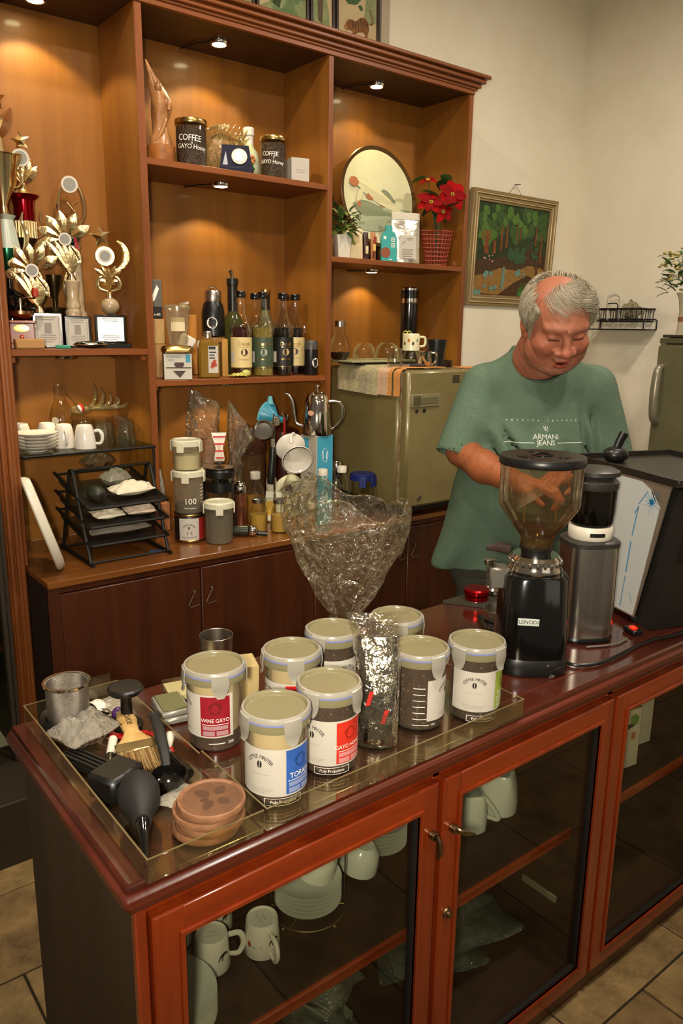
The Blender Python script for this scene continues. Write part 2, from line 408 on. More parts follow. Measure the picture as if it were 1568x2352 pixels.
for (x, y, z, h, r, lb) in ((.49, 2.5, .5626, .26, .05, 'grey green glass vase on the middle shelf behind the left glass door'), (.49, 2.55, .9326, .2, .045, 'cloudy glass carafe on the top shelf behind the left glass door'), (.47, 2.5, .2006, .22, .06, 'rounded grey glass jar at the bottom behind the left glass door'), (.36, 2.47, .9326, .16, .05, 'short frosted glass jar beside the carafe behind the left glass door')):
    o = lathe([(0, 0), (r*.7, 0), (r, h*.35), (r*.8, h*.7), (r*.4, h*.85), (r*.5, h), (r*.45, h), (r*.35, h*.84), (0, h*.8)], 20).build('glass_vase', M('old_glass', '7d8a76', .25, trans=.3), None)
    o.location = (x, y, z); tag(o, lb, 'vase', 'old glassware behind the left glass door')

# puck lamps under the shelves
def puck(x, y, z, watt, lb, on=45.):
    t = thing('puck_light', lb, 'lamp', (x, y, z), 0, 'puck lights of the wall unit')
    lathe([(0, -.004), (.024, -.004), (.024, -.011), (.030, -.012), (.033, -.006), (.033, 0), (0, 0)], 28).build('housing', CHROME, t)
    lathe([(0, -.0115), (.0235, -.0115), (.0235, -.0095), (0, -.0095)], 24).build('lens', M('lit_lens_%g' % on, 'fff0c0', .4, emit=('fff0b8', on)), t)
    G().tube([(-.03, .01, -.004), (-.06, .05, -.005), (-.075, 2.73-y, -.004)], .0022, 6).build('cable', BLACK, t)
    l = bpy.data.lights.new('puck_light_beam', 'SPOT'); l.energy = watt*.8; l.color = (1, .84, .45); l.spot_size = radians(118); l.spot_blend = .25; l.shadow_soft_size = .02
    lo = bpy.data.objects.new('puck_light_beam', l); COL.objects.link(lo); lo.parent = t; lo.location = (0, 0, -.016)
puck(.876, 2.62, 2.466, 9, 'bright puck lamp above the trophies')
puck(1.481, 2.592, 2.466, 8, 'bright puck lamp above the carved wooden statue')
puck(2.196, 2.60, 2.466, 5, 'bright puck lamp above the round koi plate')
puck(1.479, 2.596, 2.013, 7, 'puck lamp under the middle shelf above the syrup bottles', 5.)
puck(2.237, 2.655, 1.763, 4, 'puck lamp under the shelf above the small fridge', 5.)
puck(.872, 2.56, 1.424, 4, 'puck lamp under the trophy shelf above the white cups', 4.)
puck(1.48, 2.60, 1.319, 4.5, 'puck lamp under the syrup shelf above the plastic bags', 4.)

# ================================================================== the front counter
fc = thing('front_counter', 'long red wooden counter with glass doors and polished dark top', 'counter', (.33, .845, 0))
fc.location = (0, 0, 0)
XR = 2.75
g = G(); g.box(.315, XR, .826, 1.335, .806, .830, .004); g.build('countertop', CTOP, fc)
g = G()
g.box(.308, XR, .817, 1.34, .797, .818, .006); g.box(.318, XR, .828, 1.33, .782, .80, .004); g.build('edge_moulding', CTOPE, fc)
box(.372, XR, .872, .8755, .8297, .8306, 0).build('inlay_line', CTOPE, fc); box(.372, .3755, .872, 1.30, .8297, .8306, 0).build('inlay_line', CTOPE, fc)
box(.33, .345, .847, 1.32, 0, .784, .001).build('end_panel', CEND, fc)
g = G(); g.box(.345, XR, 1.30, 1.318, .04, .784, 0); g.box(.345, XR, .86, 1.30, .045, .06, 0)
for x in (1.40, 1.935, 2.46): g.box(x-.009, x+.009, .865, 1.30, .06, .784, 0)
g.build('carcass', CIN, fc)
for a, b, dz in ((.345, 1.391, -.008), (1.409, 1.926, 0), (1.944, 2.451, 0)):
    box(a, b, .905, 1.30, .40+dz, .42+dz, .001).build('shelf', CIN, fc); box(a, b, .898, .906, .398+dz, .421+dz, .001).build('shelf_edge', CREDX, fc)
g = G(); g.box(.328, .345, .838, .852, 0, .784, .002)
for x in (.88, 1.40, 1.935, 2.46): g.box(x-.008, x+.008, .842, .866, .06, .784, .001)
g.box(.33, XR, .842, .866, .766, .784, .002); g.build('face_frame', CRED, fc)
box(.33, XR, .846, .87, 0, .064, .002).build('plinth', WOODD, fc)
HK = M('aged_brass', '8f7c5c', .3, 1.)
for i, (a, b) in enumerate(((.347, .874), (.886, 1.395), (1.406, 1.93), (1.941, 2.455))):
    s = .044
    d = ring(a, b, .066, .766, s, .826, .846, .003).build('door', CRED, fc)
    for z0, z1 in ((.7225, .7655), (.0665, .1095)): box(a+s-.0005, b-s+.0005, .8255, .846, z0, z1, .002).build('rail', CREDX, d)
    ring(a+s-.007, b-s+.007, .066+s-.007, .766-s+.007, .007, .8215, .8305, .0015).build('inner_moulding', CRED, d)
    ring(a+s, b-s, .066+s, .766-s, .006, .831, .842, 0).build('rubber_seal', RUBBER, d)
    box(a+s+.004, b-s-.004, .835, .838, .114, .718, 0).build('glass_pane', PANE, d)
    if i == 0:
        h = G(); h.cyl((0, 0), .008, 0, .012, 12, T(.858, .826, .672, pi/2)); h.tube([(.858, .812, .675), (.858, .806, .665), (.859, .806, .65), (.861, .811, .63)], [.005, .007, .008, .003], 10, flat=.6); h.build('handle', HK, d)
    if i == 1:
        h = G(); h.cyl((0, 0), .008, 0, .014, 12, T(.908, .826, .665, pi/2)); h.tube([(.908, .814, .668), (.913, .806, .664), (.928, .803, .655), (.948, .805, .645)], [.004, .006, .006, .002], 10, flat=.7); h.build('handle', HK, d)
        k = G(); k.lathe([(0, -.010), (.006, -.010), (.0065, -.004), (.010, -.003), (.011, 0), (0, 0)], 18, T(.908, .826, .487, -pi/2)); k.build('lock', HK, d)
# sliding catch strips on the partition behind the second door
for z, y in ((.66, 1.0), (.21, .95)):
    box(1.386, 1.391, y-.03, y+.07, z-.009, z+.009, .003).build('hinge_strip', M('aged_plastic', '7d7a66', .5), fc)
# ================================================================== things on the wall unit, upper shelves
def star(r, k=.42, n=5, a0=pi/2): return [((r if i % 2 == 0 else r*k)*cos(a0+pi*i/n), (r if i % 2 == 0 else r*k)*sin(a0+pi*i/n)) for i in range(2*n)]
def star3(r, m):
    p = star(r, .45); n = len(p); g = G(); g.add([(x, 0, z) for x, z in p]+[(0, -r*.3, 0), (0, r*.2, 0)], [(i, (i+1) % n, n) for i in range(n)]+[((i+1) % n, i, n+1) for i in range(n)], m); return g
def leaf(l, w, n=7): 
    a = [(w*sin(pi*i/n)**.8*(1-.2*i/n), l*i/n) for i in range(n+1)]
    return a+[(-x, z) for x, z in a[-2:0:-1]]
def leafg(g, l, w, t, m):
    """a plump leaf: ridge along the middle"""
    n = 6; L = []; R_ = []; C_ = []
    for i in range(n+1):
        q = w*max(sin(pi*i/n), .02)**.8; L.append((-q, 0, l*i/n)); R_.append((q, 0, l*i/n)); C_.append((0, -t*sin(pi*min(i/n+.06, 1)), l*i/n))
    B_ = [(0, t*.4, p[2]) for p in C_]
    g.loft([[L[i], C_[i], R_[i], B_[i]] for i in range(n+1)], True, m); return g
def plaque_box(x, y, w, d, h, rz, lb, cert=True, step=False):
    t = thing('plaque_block', lb, 'plaque', (x, y, 1.445), rz, 'black plaque blocks under the trophies')
    z0 = 0
    if step: box(-w/2-.012, w/2+.012, -d/2-.012, d/2, 0, .016).build('step', BLACKG, t); z0 = .016
    box(-w/2, w/2, -d/2, d/2, z0, h, .002).build('block', BLACKG, t)
    c = box(-w*.42, w*.42, -d/2-.0012, -d/2, z0+.006, h-.008, 0).build('certificate', PAPER if not step else M('silver_plate', 'cfd4cf', .35, .4), t)
    g = G(); y_ = -d/2-.0018
    if not step:
        for a in ((-.37, -.355), (.355, .37)): g.box(w*a[0], w*a[1], y_, y_+.0004, z0+.012, h-.014, 0)
        g.box(-w*.12, w*.12, y_, y_+.0004, h*.42, h*.72, 0)
    for k, zz in enumerate((.8, .87, .36, .3, .24, .18)): 
        ww = (.22, .28, .26, .3, .24, .16)[k]; g.box(-w*ww, w*ww, y_, y_+.0004, h*zz, h*zz+.0022, 0)
    g.build('print', GREYINK, c); return t
plaque_box(.835, 2.585, .088, .05, .108, radians(-18), 'black block with white certificate at the left under the front leaf trophy')
plaque_box(.935, 2.60, .080, .05, .100, radians(-18), 'black block with white certificate under the leaf trophy on the marble pillar')
plaque_box(1.030, 2.56, .098, .06, .106, radians(-18), 'black stepped block with silver plate under the star trophy', step=True)
DISC = M('trophy_badge', 'cfc6b4', .35); DISCI = M('badge_grey', '8d8a80', .5)
MARB = M('beige_marble', 'b9a383', .25, noise=(40, '9f8763'), coat=.3)
def badge(p, r, y, z, x=0):
    d = G().lathe([(0, 0), (r, 0), (r, .004), (0, .004)], 24, T(x, y, z, pi/2)); d = d.build('badge', DISC, p)
    G().lathe([(0, 0), (r*.75, 0), (r*.75, .0006), (0, .0006)], 20, T(x, y-.004, z, pi/2)).build('emblem', DISCI, d)
def leaf_trophy(x, y, z, s, rz, lb, foot=None):
    t = thing('leaf_trophy', lb, 'trophy', (x, y, z), rz, 'gold leaf trophies')
    z0 = 0
    if foot:
        lathe([(0, 0), (.024, 0), (.026, .012), (.021, .022), (.024, .032), (.021, .04), (.019, .06), (.023, .1), (.025, .108), (.02, .112), (0, .112)], 24).build('marble_pillar', MARB, t); z0 = .112
    lathe([(0, z0), (.017*s, z0), (.014*s, z0+.008), (.009*s, z0+.018), (0, z0+.02)], 18).build('collar', GOLDP, t)
    g = G(); z1 = z0+.016                                     # twisted fan foot
    for k in range(5):
        a = -.05-.22*k; leafg(g, (.085+.012*k)*s, .014*s, .007, T(0, -.004*k, z1, 0, a*.9+.25))
    g.build('fan', GOLD, t)
    cx, cz = -.012*s, z1+.115*s
    for k in range(7):
        a = (-100, -68, -38, -8, 24, 60, 150)[k]
        leafg(G(), .075*s, .018*s, .008, T(cx+.018*s*sin(radians(a)), .004, cz+.018*s*cos(radians(a)), 0, radians(a))).build('leaf', GOLD, t)
    g = G(); g.tube([(.03*s, -.002, z1+.05*s), (.02*s, -.004, z1+.075*s), (0, -.002, z1+.1*s)], .003, 6); g.build('stem', GOLDP, t)
    badge(t, .021*s, -.006, cz, cx)
    return t
leaf_trophy(.800, 2.55, 1.553, .95, radians(-22), 'gold leaf trophy standing directly on the left certificate block')
leaf_trophy(.925, 2.60, 1.545, .95, radians(-22), 'gold leaf trophy raised on a beige marble pillar', True)
t = thing('star_trophy', 'gold star and crescent trophy on a marble ball', 'trophy', (1.034, 2.56, 1.551), radians(-22))
G().ell((0, 0, .028), (.030, .030, .028), None, 24, 14).build('marble_ball', MARB, t)
lathe([(0, .052), (.015, .054), (.011, .062), (.008, .072), (0, .074)], 18).build('collar', GOLDP, t)
g = G()
for sg in (-1, 1):
    g.tube([(sg*x_, 0, z_) for x_, z_ in ((.005, .075), (.028, .082), (.036, .098), (.03, .115), (.02, .122))], [.003, .006, .007, .006, .003], 8)
    for a, l in ((28, .05), (52, .055), (75, .04)): leafg(g, l, .009, .006, T(0, 0, .10+.012*(a < 60), 0, sg*radians(a)))
leafg(g, .075, .010, .008, T(0, -.004, .072)); g.build('leaf_base', GOLD, t)
g = G(); arc = [(.018+.042*cos(a), 0, .19+.046*sin(a)) for a in np.linspace(-1.6, 1.25, 14)]
g.tube(arc, [.002+.011*sin(pi*i/13) for i in range(14)], 8, flat=.5); g.build('crescent', GOLD, t)
G().lathe([(.022, -.003), (.032, -.004), (.033, 0), (.03, .005), (0, .005)], 26, T(-.008, 0, .185, pi/2)).build('medallion', GOLD, t); badge(t, .022, -.004, .185, -.008)
g = star3(.036, T(-.018, -.004, .245, 0, radians(-8))); g.build('star', GOLDP, t)
# tall red cup trophy at the back
t = thing('cup_trophy', 'tall gold and metallic red cup trophy topped by an oval shield and star', 'trophy', (.812, 2.665, 1.445), radians(-15))
lathe([(0, 0), (.05, 0), (.05, .06), (.03, .065), (.05, .12), (.048, .125), (.012, .135), (.02, .155), (.03, .185), (.03, .2), (.008, .22), (.007, .30), (.02, .315), (.034, .335), (0, .335)], 28).build('pedestal', M('dark_trophy_base', '2c2114', .3, .3), t)
g = G().lathe([(.03, .335), (.033, .345), (.033, .388), (0, .388)], 28)
for k in range(20): g.cyl((.033*cos(k*pi/10), .033*sin(k*pi/10)), .004, .336, .388, 6)
g.build('ribbed_band', GOLDP, t)
lathe([(.031, .388), (.031, .43), (.034, .45), (.047, .462), (.048, .466), (.03, .468), (0, .468)], 30).build('red_cup', M('metallic_red', '8e0a16', .15, .9), t)
lathe([(.035, .467), (.024, .475), (.014, .485), (.011, .50), (0, .50)], 20).build('neck', GOLDP, t)
for sg in (-1, 1): G().tube([(sg*x_, 0, z_) for x_, z_ in ((.033, .34), (.048, .345), (.054, .37), (.045, .40), (.05, .42))], [.003, .005, .005, .004, .003], 8).build('handle', GOLDP, t)
g = G(); g.lathe([(0, -.006), (.03, -.005), (.036, 0), (.03, .006), (0, .006)], 26, T(0, 0, .545, pi/2) @ Matrix.Diagonal((1, 1.45, 1, 1)))
for a in (-40, -22, 0, 22, 40): leafg(g, .075, .016, .01, T(.0, -.006, .495, 0, radians(a)))
g.build('shield', GOLD, t); badge(t, .026, -.012, .572)
star3(.03, T(.004, -.004, .622, 0, radians(-10))).build('star', GOLDP, t)
# oval trophy at the back on a marble column, with ribbon
t = thing('oval_trophy', 'gold oval trophy with round badge and red ribbon on a marble column', 'trophy', (.965, 2.675, 1.445), radians(-20))
lathe([(0, 0), (.032, 0), (.032, .11), (.025, .12), (.024, .2), (.021, .315), (.025, .325), (0, .33)], 24).build('marble_column', MARB, t)
G().ell((0, 0, .352), (.022, .022, .025)).build('ball', M('teal_metal', '2f6f66', .2, .8), t)
g = G(); pts = [(.040*cos(a)*(1-.15*sin(a)), 0, .455+.075*sin(a)) for a in np.linspace(2.2, 7.25, 26)]; g.tube(pts, [.0035+.004*abs(cos(a)) for a in np.linspace(2.2, 7.25, 26)], 8)
g.tube([(-.012, 0, .46), (0, -.002, .445), (.012, 0, .43), (.02, 0, .41)], .0035, 6); g.tube([(.02, 0, .465), (.005, 0, .45), (-.006, 0, .43)], .003, 6); g.build('oval_hoop', GOLDP, t)
badge(t, .026, -.004, .515)
RIB = M('red_ribbon', 'a3141a', .5)
g = G()
for sg in (-1, 1): g.sheet(lambda u, v, sg=sg: (sg*(.004+.03*u), -.026-.01*sin(pi*u), .375+.014*sin(pi*u)*sg*.3+.012*(v-.5)), 6, 1)
g.sheet(lambda u, v: (.004+.012*(v-.5)+.012*u, -.028-.004*sin(9*u), .372-.09*u), 8, 1); g.build('ribbon', RIB, t)
# green and white cup trophies at the left edge
def small_cup(x, y, z, s, mats, lb, figure=False):
    t = thing('cup_trophy', lb, 'trophy', (x, y, z), radians(-12), 'cup trophies at the left end')
    lathe([(0, 0), (.03*s, 0), (.03*s, .08*s), (.015*s, .09*s), (.035*s, .13*s), (.036*s, .14*s), (.008*s, .16*s), (.008*s, .2*s), (0, .2*s)], 24).build('pedestal', mats[0], t)
    lathe([(0, .195*s), (.02*s, .2*s), (.034*s, .235*s), (.036*s, .265*s), (0, .265*s)], 24).build('lower_bowl', mats[1], t)
    lathe([(.036*s, .265*s), (.03*s, .30*s), (.022*s, .34*s), (.03*s, .352*s), (0, .352*s)], 24).build('upper_bowl', mats[2], t)
    for sg in (-1, 1): G().tube([(sg*x_*s, 0, z_*s) for x_, z_ in ((.034, .25), (.055, .262), (.062, .3), (.05, .335), (.056, .36))], [.003*s, .006*s, .007*s, .005*s, .002*s], 8).build('handle', GOLDP, t)
    lathe([(0, .35*s), (.012*s, .352*s), (.01*s, .38*s), (.035*s, .43*s), (.047*s, .5*s), (.05*s, .505*s), (0, .49*s)], 24).build('cup', GOLDP, t)
    for sg in (-1, 1): G().tube([(sg*x_*s, 0, z_*s) for x_, z_ in ((.036, .42), (.058, .425), (.06, .455), (.05, .47), (.062, .50), (.048, .505))], [.003*s, .005*s, .005*s, .004*s, .004*s, .003*s], 8).build('handle', GOLDP, t)
    if figure:
        g = G(); g.tube([(0, 0, .49*s), (0, 0, .56*s), (.01*s, 0, .60*s)], [.012*s, .01*s, .016*s], 8); g.prism(star(.03*s, .45), .006, T(0, -.003, .64*s)); leafg(g, .09*s, .02*s, .01, T(0, 0, .54*s, 0, .5)); g.build('figure', GOLDP, t)
    return t
t = small_cup(.737, 2.615, 1.445, 1.12, (BLACKG, M('metallic_green', '1d5a3a', .2, .8), M('pale_enamel', 'b9c0ae', .25)), 'tall green and white enamelled gold cup trophy at the far left end', True); t.rotation_euler = (0, 0, radians(-50))
t = thing('cup_trophy', 'small dark trophy with silver leaf handles behind the front leaf trophy', 'trophy', (.892, 2.672, 1.445), radians(-15), 'cup trophies at the left end')
t.scale = (.75, .75, 1)
lathe([(0, 0), (.04, 0), (.04, .06), (.03, .07), (.046, .12), (.047, .126), (.01, .13), (.01, .16), (.03, .2), (.032, .23), (0, .23)], 24).build('bowl', M('dark_bronze', '3d3018', .3, .8), t)
for sg in (-1, 1): leafg(G(), .09, .014, .006, T(sg*.045, 0, .15, 0, sg*.12)).build('handle', GOLD, t)
# vintage coffee mill, wooden box, pen, pocket scale, paddle
t = thing('coffee_mill', 'small vintage coffee mill with copper bowl and reddish wooden box', 'coffee mill', (.738, 2.528, 1.445), radians(-20))
box(-.045, .045, -.04, .04, 0, .014).build('base_board', M('mill_red_wood', '7d3a20', .35, coat=.4), t); box(-.036, .036, -.032, .032, .014, .075).build('body', M('mill_red_wood', ''), t)
box(-.042, .042, -.038, .038, .075, .084, .003).build('top_board', M('mill_red_wood', ''), t)
lathe(shell([(.01, .084), (.025, .09), (.036, .102), (.036, .112)], .002), 26).build('bowl', M('copper', 'a5714a', .25, 1.), t)
g = G().cyl((0, 0), .005, .09, .15, 10); g.tube([(0, 0, .148), (.025, -.01, .15), (.045, -.018, .15)], .003, 8); g.build('crank', CHROME, t)
G().lathe([(0, 0), (.009, .004), (.011, .018), (.007, .03), (0, .032)], 16, T(.045, -.018, .15)).build('crank_knob', M('knob_red', 'a3341a', .25, coat=.5), t)
G().lathe([(0, 0), (.007, .001), (.007, .005), (0, .007)], 12, T(0, -.032, .035, pi/2)).build('drawer_knob', M('knob_red', ''), t)
pl = G().lathe([(0, 0), (.021, 0), (.022, .002), (0, .003)], 24, T(0, -.032, .06, pi/2) @ Matrix.Diagonal((1, .5, 1, 1))).build('name_plate', BRASS, t)
tag(box(-.042, .042, -.02, .02, 0, .03, .004).build('cardboard_box', CARD), 'flat brown box lying before the coffee mill', 'box'); bpy.data.objects['cardboard_box'].location = (.742, 2.482, 1.4455); bpy.data.objects['cardboard_box'].rotation_euler = (0, 0, radians(-4))
t = thing('utility_knife', 'small teal utility knife lying on the trophy shelf edge', 'knife', (.842, 2.466, 1.4455), radians(-35))
box(-.026, .02, -.006, .006, 0, .011, .003).build('grip', M('teal_plastic', '3f9a7c', .4), t); box(.02, .03, -.004, .004, .002, .008, .001).build('tip', BLACK, t)
t = thing('pocket_scale', 'black oval pocket device with silver rim lying on the trophy shelf', 'scale', (.93, 2.478, 1.4455), radians(-14))
G().ell((0, 0, .012), (.052, .018, .012), None, 24, 10).build('body', BLACKG, t)
G().tube([(.052*cos(a), .018*sin(a), .012) for a in np.linspace(0, 2*pi, 24)[:-1]], .0022, 6, True).build('rim', CHROME, t)
for x_ in (-.035, .035): G().lathe([(0, 0), (.005, 0), (.005, .003), (0, .004)], 12, T(x_, -.011, .018, .5)).build('button', CHROME, t)
box(-.018, .018, -.019, -.015, .012, .018, .001).build('display', M('pale_display', 'b5b3a4', .3), t)
o = G(); o.prism([(-.014, 0), (.014, 0), (.012, .1), (.016, .13), (.012, .15), (-.004, .155), (-.014, .14), (-.012, .1)], .008, T(0, 0, 0, radians(-6), radians(12)))
o = o.build('wooden_paddle', M('pale_wood', 'b98d54', .5)); o.location = (1.078, 2.685, 1.4525); tag(o, 'pale wooden paddle leaning on the back board beside the star trophy', 'paddle')
# ---------------------------------------------------------------- middle top shelf
Z = 2.034
STW = M('carved_wood', 'b27c48', .4, noise=(14, '8f5f33'), coat=.2, bump=(30, .3))
t = thing('carved_statue', 'carved pale wooden figure with raised arm on a round wooden stump', 'statue', (1.236, 2.56, Z), radians(-25))
lathe([(0, 0), (.045, 0), (.047, .03), (.045, .06), (.04, .062), (0, .062)], 26).build('stump', M('stump_wood', 'a8672a', .45, noise=(20, '7e4a1c'), coat=.2), t)
rng = random.Random(3); rings = []
for i, (z, cx, rx, ry) in enumerate(((.062, 0, .036, .034), (.085, 0, .032, .03), (.10, .002, .025, .025), (.13, 0, .024, .024), (.155, .003, .03, .026), (.18, .005, .034, .028), (.205, .002, .030, .026), (.225, -.004, .026, .022), (.25, -.012, .019, .018), (.275, -.022, .013, .012), (.30, -.032, .008, .008), (.318, -.038, .004, .004))):
    rings.append([(cx+rx*cos(a)*(1+.12*sin(3*a+z*40)), ry*sin(a)*(1+.12*cos(4*a-z*30)), z) for a in np.linspace(0, 2*pi, 21)[:-1]])
g = G().loft(rings); g.ell((.022, -.012, .192), (.014, .013, .017)); g.ell((-.002, -.018, .235), (.012, .012, .016))
g.tube([(.012, -.012, .215), (.03, -.02, .195), (.028, -.03, .165)], [.008, .007, .005], 8); g.tube([(.02, -.018, .14), (.004, -.028, .10), (-.014, -.026, .075)], [.006, .008, .004], 8)
g.tube([(-.014, -.01, .225), (-.024, -.006, .265), (-.036, -.004, .31)], [.009, .008, .004], 8); g.build('figure', STW, t, ang=80)
o = lathe([(0, 0), (.02, 0), (.03, .05), (.022, .12), (.012, .17), (.014, .2), (0, .2)], 20).build('porcelain_vase', M('silver_green_glaze', 'a9b49a', .2, noise=(22, '4f7a4e'), coat=.4)); o.location = (1.19, 2.685, Z+.0006); tag(o, 'pale green glazed vase half hidden behind the carved statue', 'vase')
BEANS_D = M('dark_bean_fill', '2e2019', .5, noise=(90, '54402f'), bump=(160, .8))
def bean_jar(x, y, r, h, rz, lb, lines):
    t = thing('coffee_jar', lb, 'jar', (x, y, Z), 0, 'clear bean jars with handwritten notes')
    b = lathe([(0, .002), (r-.003, .002), (r-.003, h*.84), (0, h*.86)], 32).build('beans', BEANS_D, t)
    lathe([(0, 0), (r-.004, 0), (r, .005), (r, h*.86), (r*.96, h*.9), (r*.96, h*.91)], 32).build('glass', GLASS, t)
    g = G().lathe([(0, h*.9), (r*1.02, h*.9), (r*1.03, h*.905), (r*1.03, h*.975), (r, h), (r*.9, h), (r*.88, h*.985), (0, h*.985)], 36); g.build('lid', GOLDLID, t)
    a = tocam(x, y, rz); g = G()
    for s, sz, z_, d in lines: text_on(g, s, sz, cyl_fn(r+.0008, a, h*z_), .95, du=d, rot=-.06, sx=.9)
    g.build('writing', WINK, t)
bean_jar(1.335, 2.535, .0525, .150, -6, 'larger gold-lidded bean jar beside the crystal fish', (('COFFEE', .027, .58, 0), ('GAYO Honey', .021, .4, .008)))
bean_jar(1.672, 2.55, .0475, .150, -8, 'smaller gold-lidded bean jar beside the white box', (('COFFEE', .021, .58, -.006), ('GAYO Honey', .019, .40, .0)))
CRYS = film('crystal_glass', 'eee6c8', rough=.06, body=.16, bodycol='d8c68c', bump=(30, .9), fres=1.9)
def crystal_fish(x, y, z, s, rz, lb, big):
    t = thing('glass_fish', lb, 'ornament', (x, y, z), rz, 'clear glass fish ornaments')
    if big:
        G().ell((-.02, 0, .075), (.062, .03, .075), T(0, 0, 0, 0, .25), 20, 12).build('body', CRYS, t)
        g = G(); rr = random.Random(5)
        for k in range(11): g.tube([(-.05+.012*k, -.01, .13), (-.055+.013*k, -.018, .150+.02*sin(k*.5)), (-.04+.013*k+.01*rr.random(), -.01, .165+.02*sin(k*.3))], [.006, .008, .002], 6)
        g.build('crest', CRYS, t)
        for k in range(3): G().tube([(.03+.014*k, 0, .02), (.045+.014*k, 0, .07), (.06+.012*k, 0, .12), (.088+.01*k, 0, .165-.01*k)], [.008, .009, .007, .001], 8).build('tail_fin', CRYS, t)
        for k in range(3): G().tube([(-.05+.03*k, -.03, .09), (-.035+.03*k, -.036, .05), (-.045+.03*k, -.03, .012)], [.004, .008, .003], 8).build('side_fin', CRYS, t)
        lathe([(0, 0), (.05, 0), (.045, .008), (.02, .02), (0, .022)], 20).build('foot', CRYS, t)
    else:
        G().ell((-.03, 0, .018), (.04, .02, .018), None, 16, 8).build('body', CRYS, t)
        for k in range(5): G().tube([(-.03+.012*k, 0, .02), (-.005+.02*k, 0, .024), (.018+.024*k, 0, .045-.004*k), (.024+.026*k, 0, .085-.012*k), (.012+.027*k, 0, .118-.019*k)], [.006, .006, .007, .005, .001], 8).build('fin', CRYS, t)
crystal_fish(1.50, 2.635, Z, 1, radians(-22), 'large clear crystal fish ornament behind the medal case', True)
t = thing('medal_case', 'open navy velvet case holding a gold medal on the shelf', 'medal', (1.492, 2.512, Z), radians(-26))
NAVY = M('navy_velvet', '14142c', .8)
box(-.056, .056, -.028, .03, 0, .018, .002).build('tray', NAVY, t)
g = G(); g.prism([(-.056, 0), (.056, 0), (.046, .082), (-.046, .082)], .012, T(0, -.012, .016, radians(-14))); g.build('back_rest', NAVY, t)
m_ = T(0, -.014, .016, radians(-14)) @ T(.012, 0, .042, pi/2)
G().lathe([(0, 0), (.027, 0), (.027, .003), (0, .003)], 30, m_).build('medal_rim', M('pale_rim', 'd9d0ba', .4), t)
G().lathe([(0, .003), (.019, .003), (.02, .005), (.006, .0055), (0, .0055)], 26, m_).build('medal', GOLD, t)
g = G(); g.prism([(-.046, .012), (-.028, .012), (-.034, .06)], .001, T(0, -.0135, .016, radians(-14))); g.build('lining_fold', M('pale_satin', '9a9ba8', .4), t)
FLO = M('painted_flask', 'ded9be', .2, noise=(16, '8fa06a'), coat=.5)
t = thing('flagon', 'white porcelain flagon with painted flowers and small side spout', 'flask', (1.622, 2.637, Z), radians(-30))
lathe([(0, 0), (.034, 0), (.042, .02), (.042, .07), (.034, .105), (.02, .122), (.018, .13), (0, .13)], 28).build('body', FLO, t)
lathe([(.017, .128), (.017, .16), (.021, .163), (.021, .186), (.017, .19), (0, .19)], 22).build('neck', WHITE, t)
G().tube([(-.014, 0, .137), (-.035, 0, .142), (-.045, 0, .128), (-.043, 0, .105)], .006, 8).build('handle', WHITE, t)
G().tube([(-.043, 0, .115), (-.06, 0, .128)], [.008, .002], 8).build('spout', WHITE, t)
for k, (u, v, c_) in enumerate(((-.01, .06, 'c05a2c'), (.012, .045, '2f6a3a'), (.02, .075, 'c98a4a'), (-.02, .035, '3f7a3c'))):
    g = G(); a = tocam(1.625, 2.625)+radians(30)
    for j in range(5): g.ell((.042*cos(a+u*14+.18*cos(j*1.26)), .042*sin(a+u*14+.18*cos(j*1.26)), v+.010*sin(j*1.26)), (.007, .007, .006), None, 8, 5)
    g.build('painted_flower', M('flower_%d' % k, c_, .4), t)
o = box(-.035, .035, -.03, .03, 0, .088, .001).build('box_body', PAPER); o.name = 'white_box'; o.location = (1.768, 2.535, Z+.0006); o.rotation_euler = (0, 0, radians(-14)); tag(o, 'plain white cardboard box at the right end of the top shelf', 'box')
g = G(); text_on(g, 'SINI KOPI ?', .006, flat_fn(-.0305, 0, .046)); text_on(g, 'COMMEMORATIVE', .005, flat_fn(-.0305, 0, .038)); w_ = G()
for i in range(2): w_.box(-.018+.002*i, .018-.002*i, -.0305, -.03, .046-.008*i, .0475-.008*i, 0)
w_.build('print', GREYINK, o)
o = G().cyl((0, 0), .018, 0, .008, 20).build('wooden_disc', WOOD); o.location = (1.815, 2.50, Z+.0005); tag(o, 'small round wooden disc beside the white box', 'disc')
# ---------------------------------------------------------------- right shelf: koi plate, plants, pouches
Z = 1.784
t = thing('koi_plate', 'large round cream plate with a dark rim and koi painting', 'plate', (2.262, 2.672, Z+.002), 0)
pm = T(0, -.012, .268, pi/2-radians(8), 0, 0, 1.24)
lathe([(0, 0), (.05, 0), (.05, .008), (.02, .012), (.014, .065), (.03, .07), (0, .07)], 24).build('stand', BLACKM, t)
G().lathe([(.150, .010), (.163, .016), (.166, .014), (.160, .006), (.1, 0), (0, 0)], 56, pm).build('rim', M('bronze_rim', '5d4222', .3, .5), t)
G().lathe([(0, .0045), (.1, .0045), (.152, .0115)], 56, pm).build('dish', M('plate_glaze', 'd6d2ae', .18, coat=.4, noise=(5, 'c9c69c')), t)
def art(name, polys, mt, y0, par):
    g = G()
    for i, p in enumerate(polys): fan(g, p, y0, None)
    return g.build(name, mt, par, smooth=False)
am = lambda pts: [tuple(pm @ Vector((x, z, .0065+.00001*x)))  for x, z in pts]
def plate_art(name, pts_list, col, lift):
    g = G()
    for pts in pts_list:
        vs = [tuple(pm @ Vector((x, z, .0115+lift-.007*max(0, 1-hypot(x, z)/.15)))) for x, z in pts]
        g.add(vs, [tuple(range(len(vs)))])
    g.build(name, M('paint_'+col, col, .35), t, smooth=False, kind='stuff')
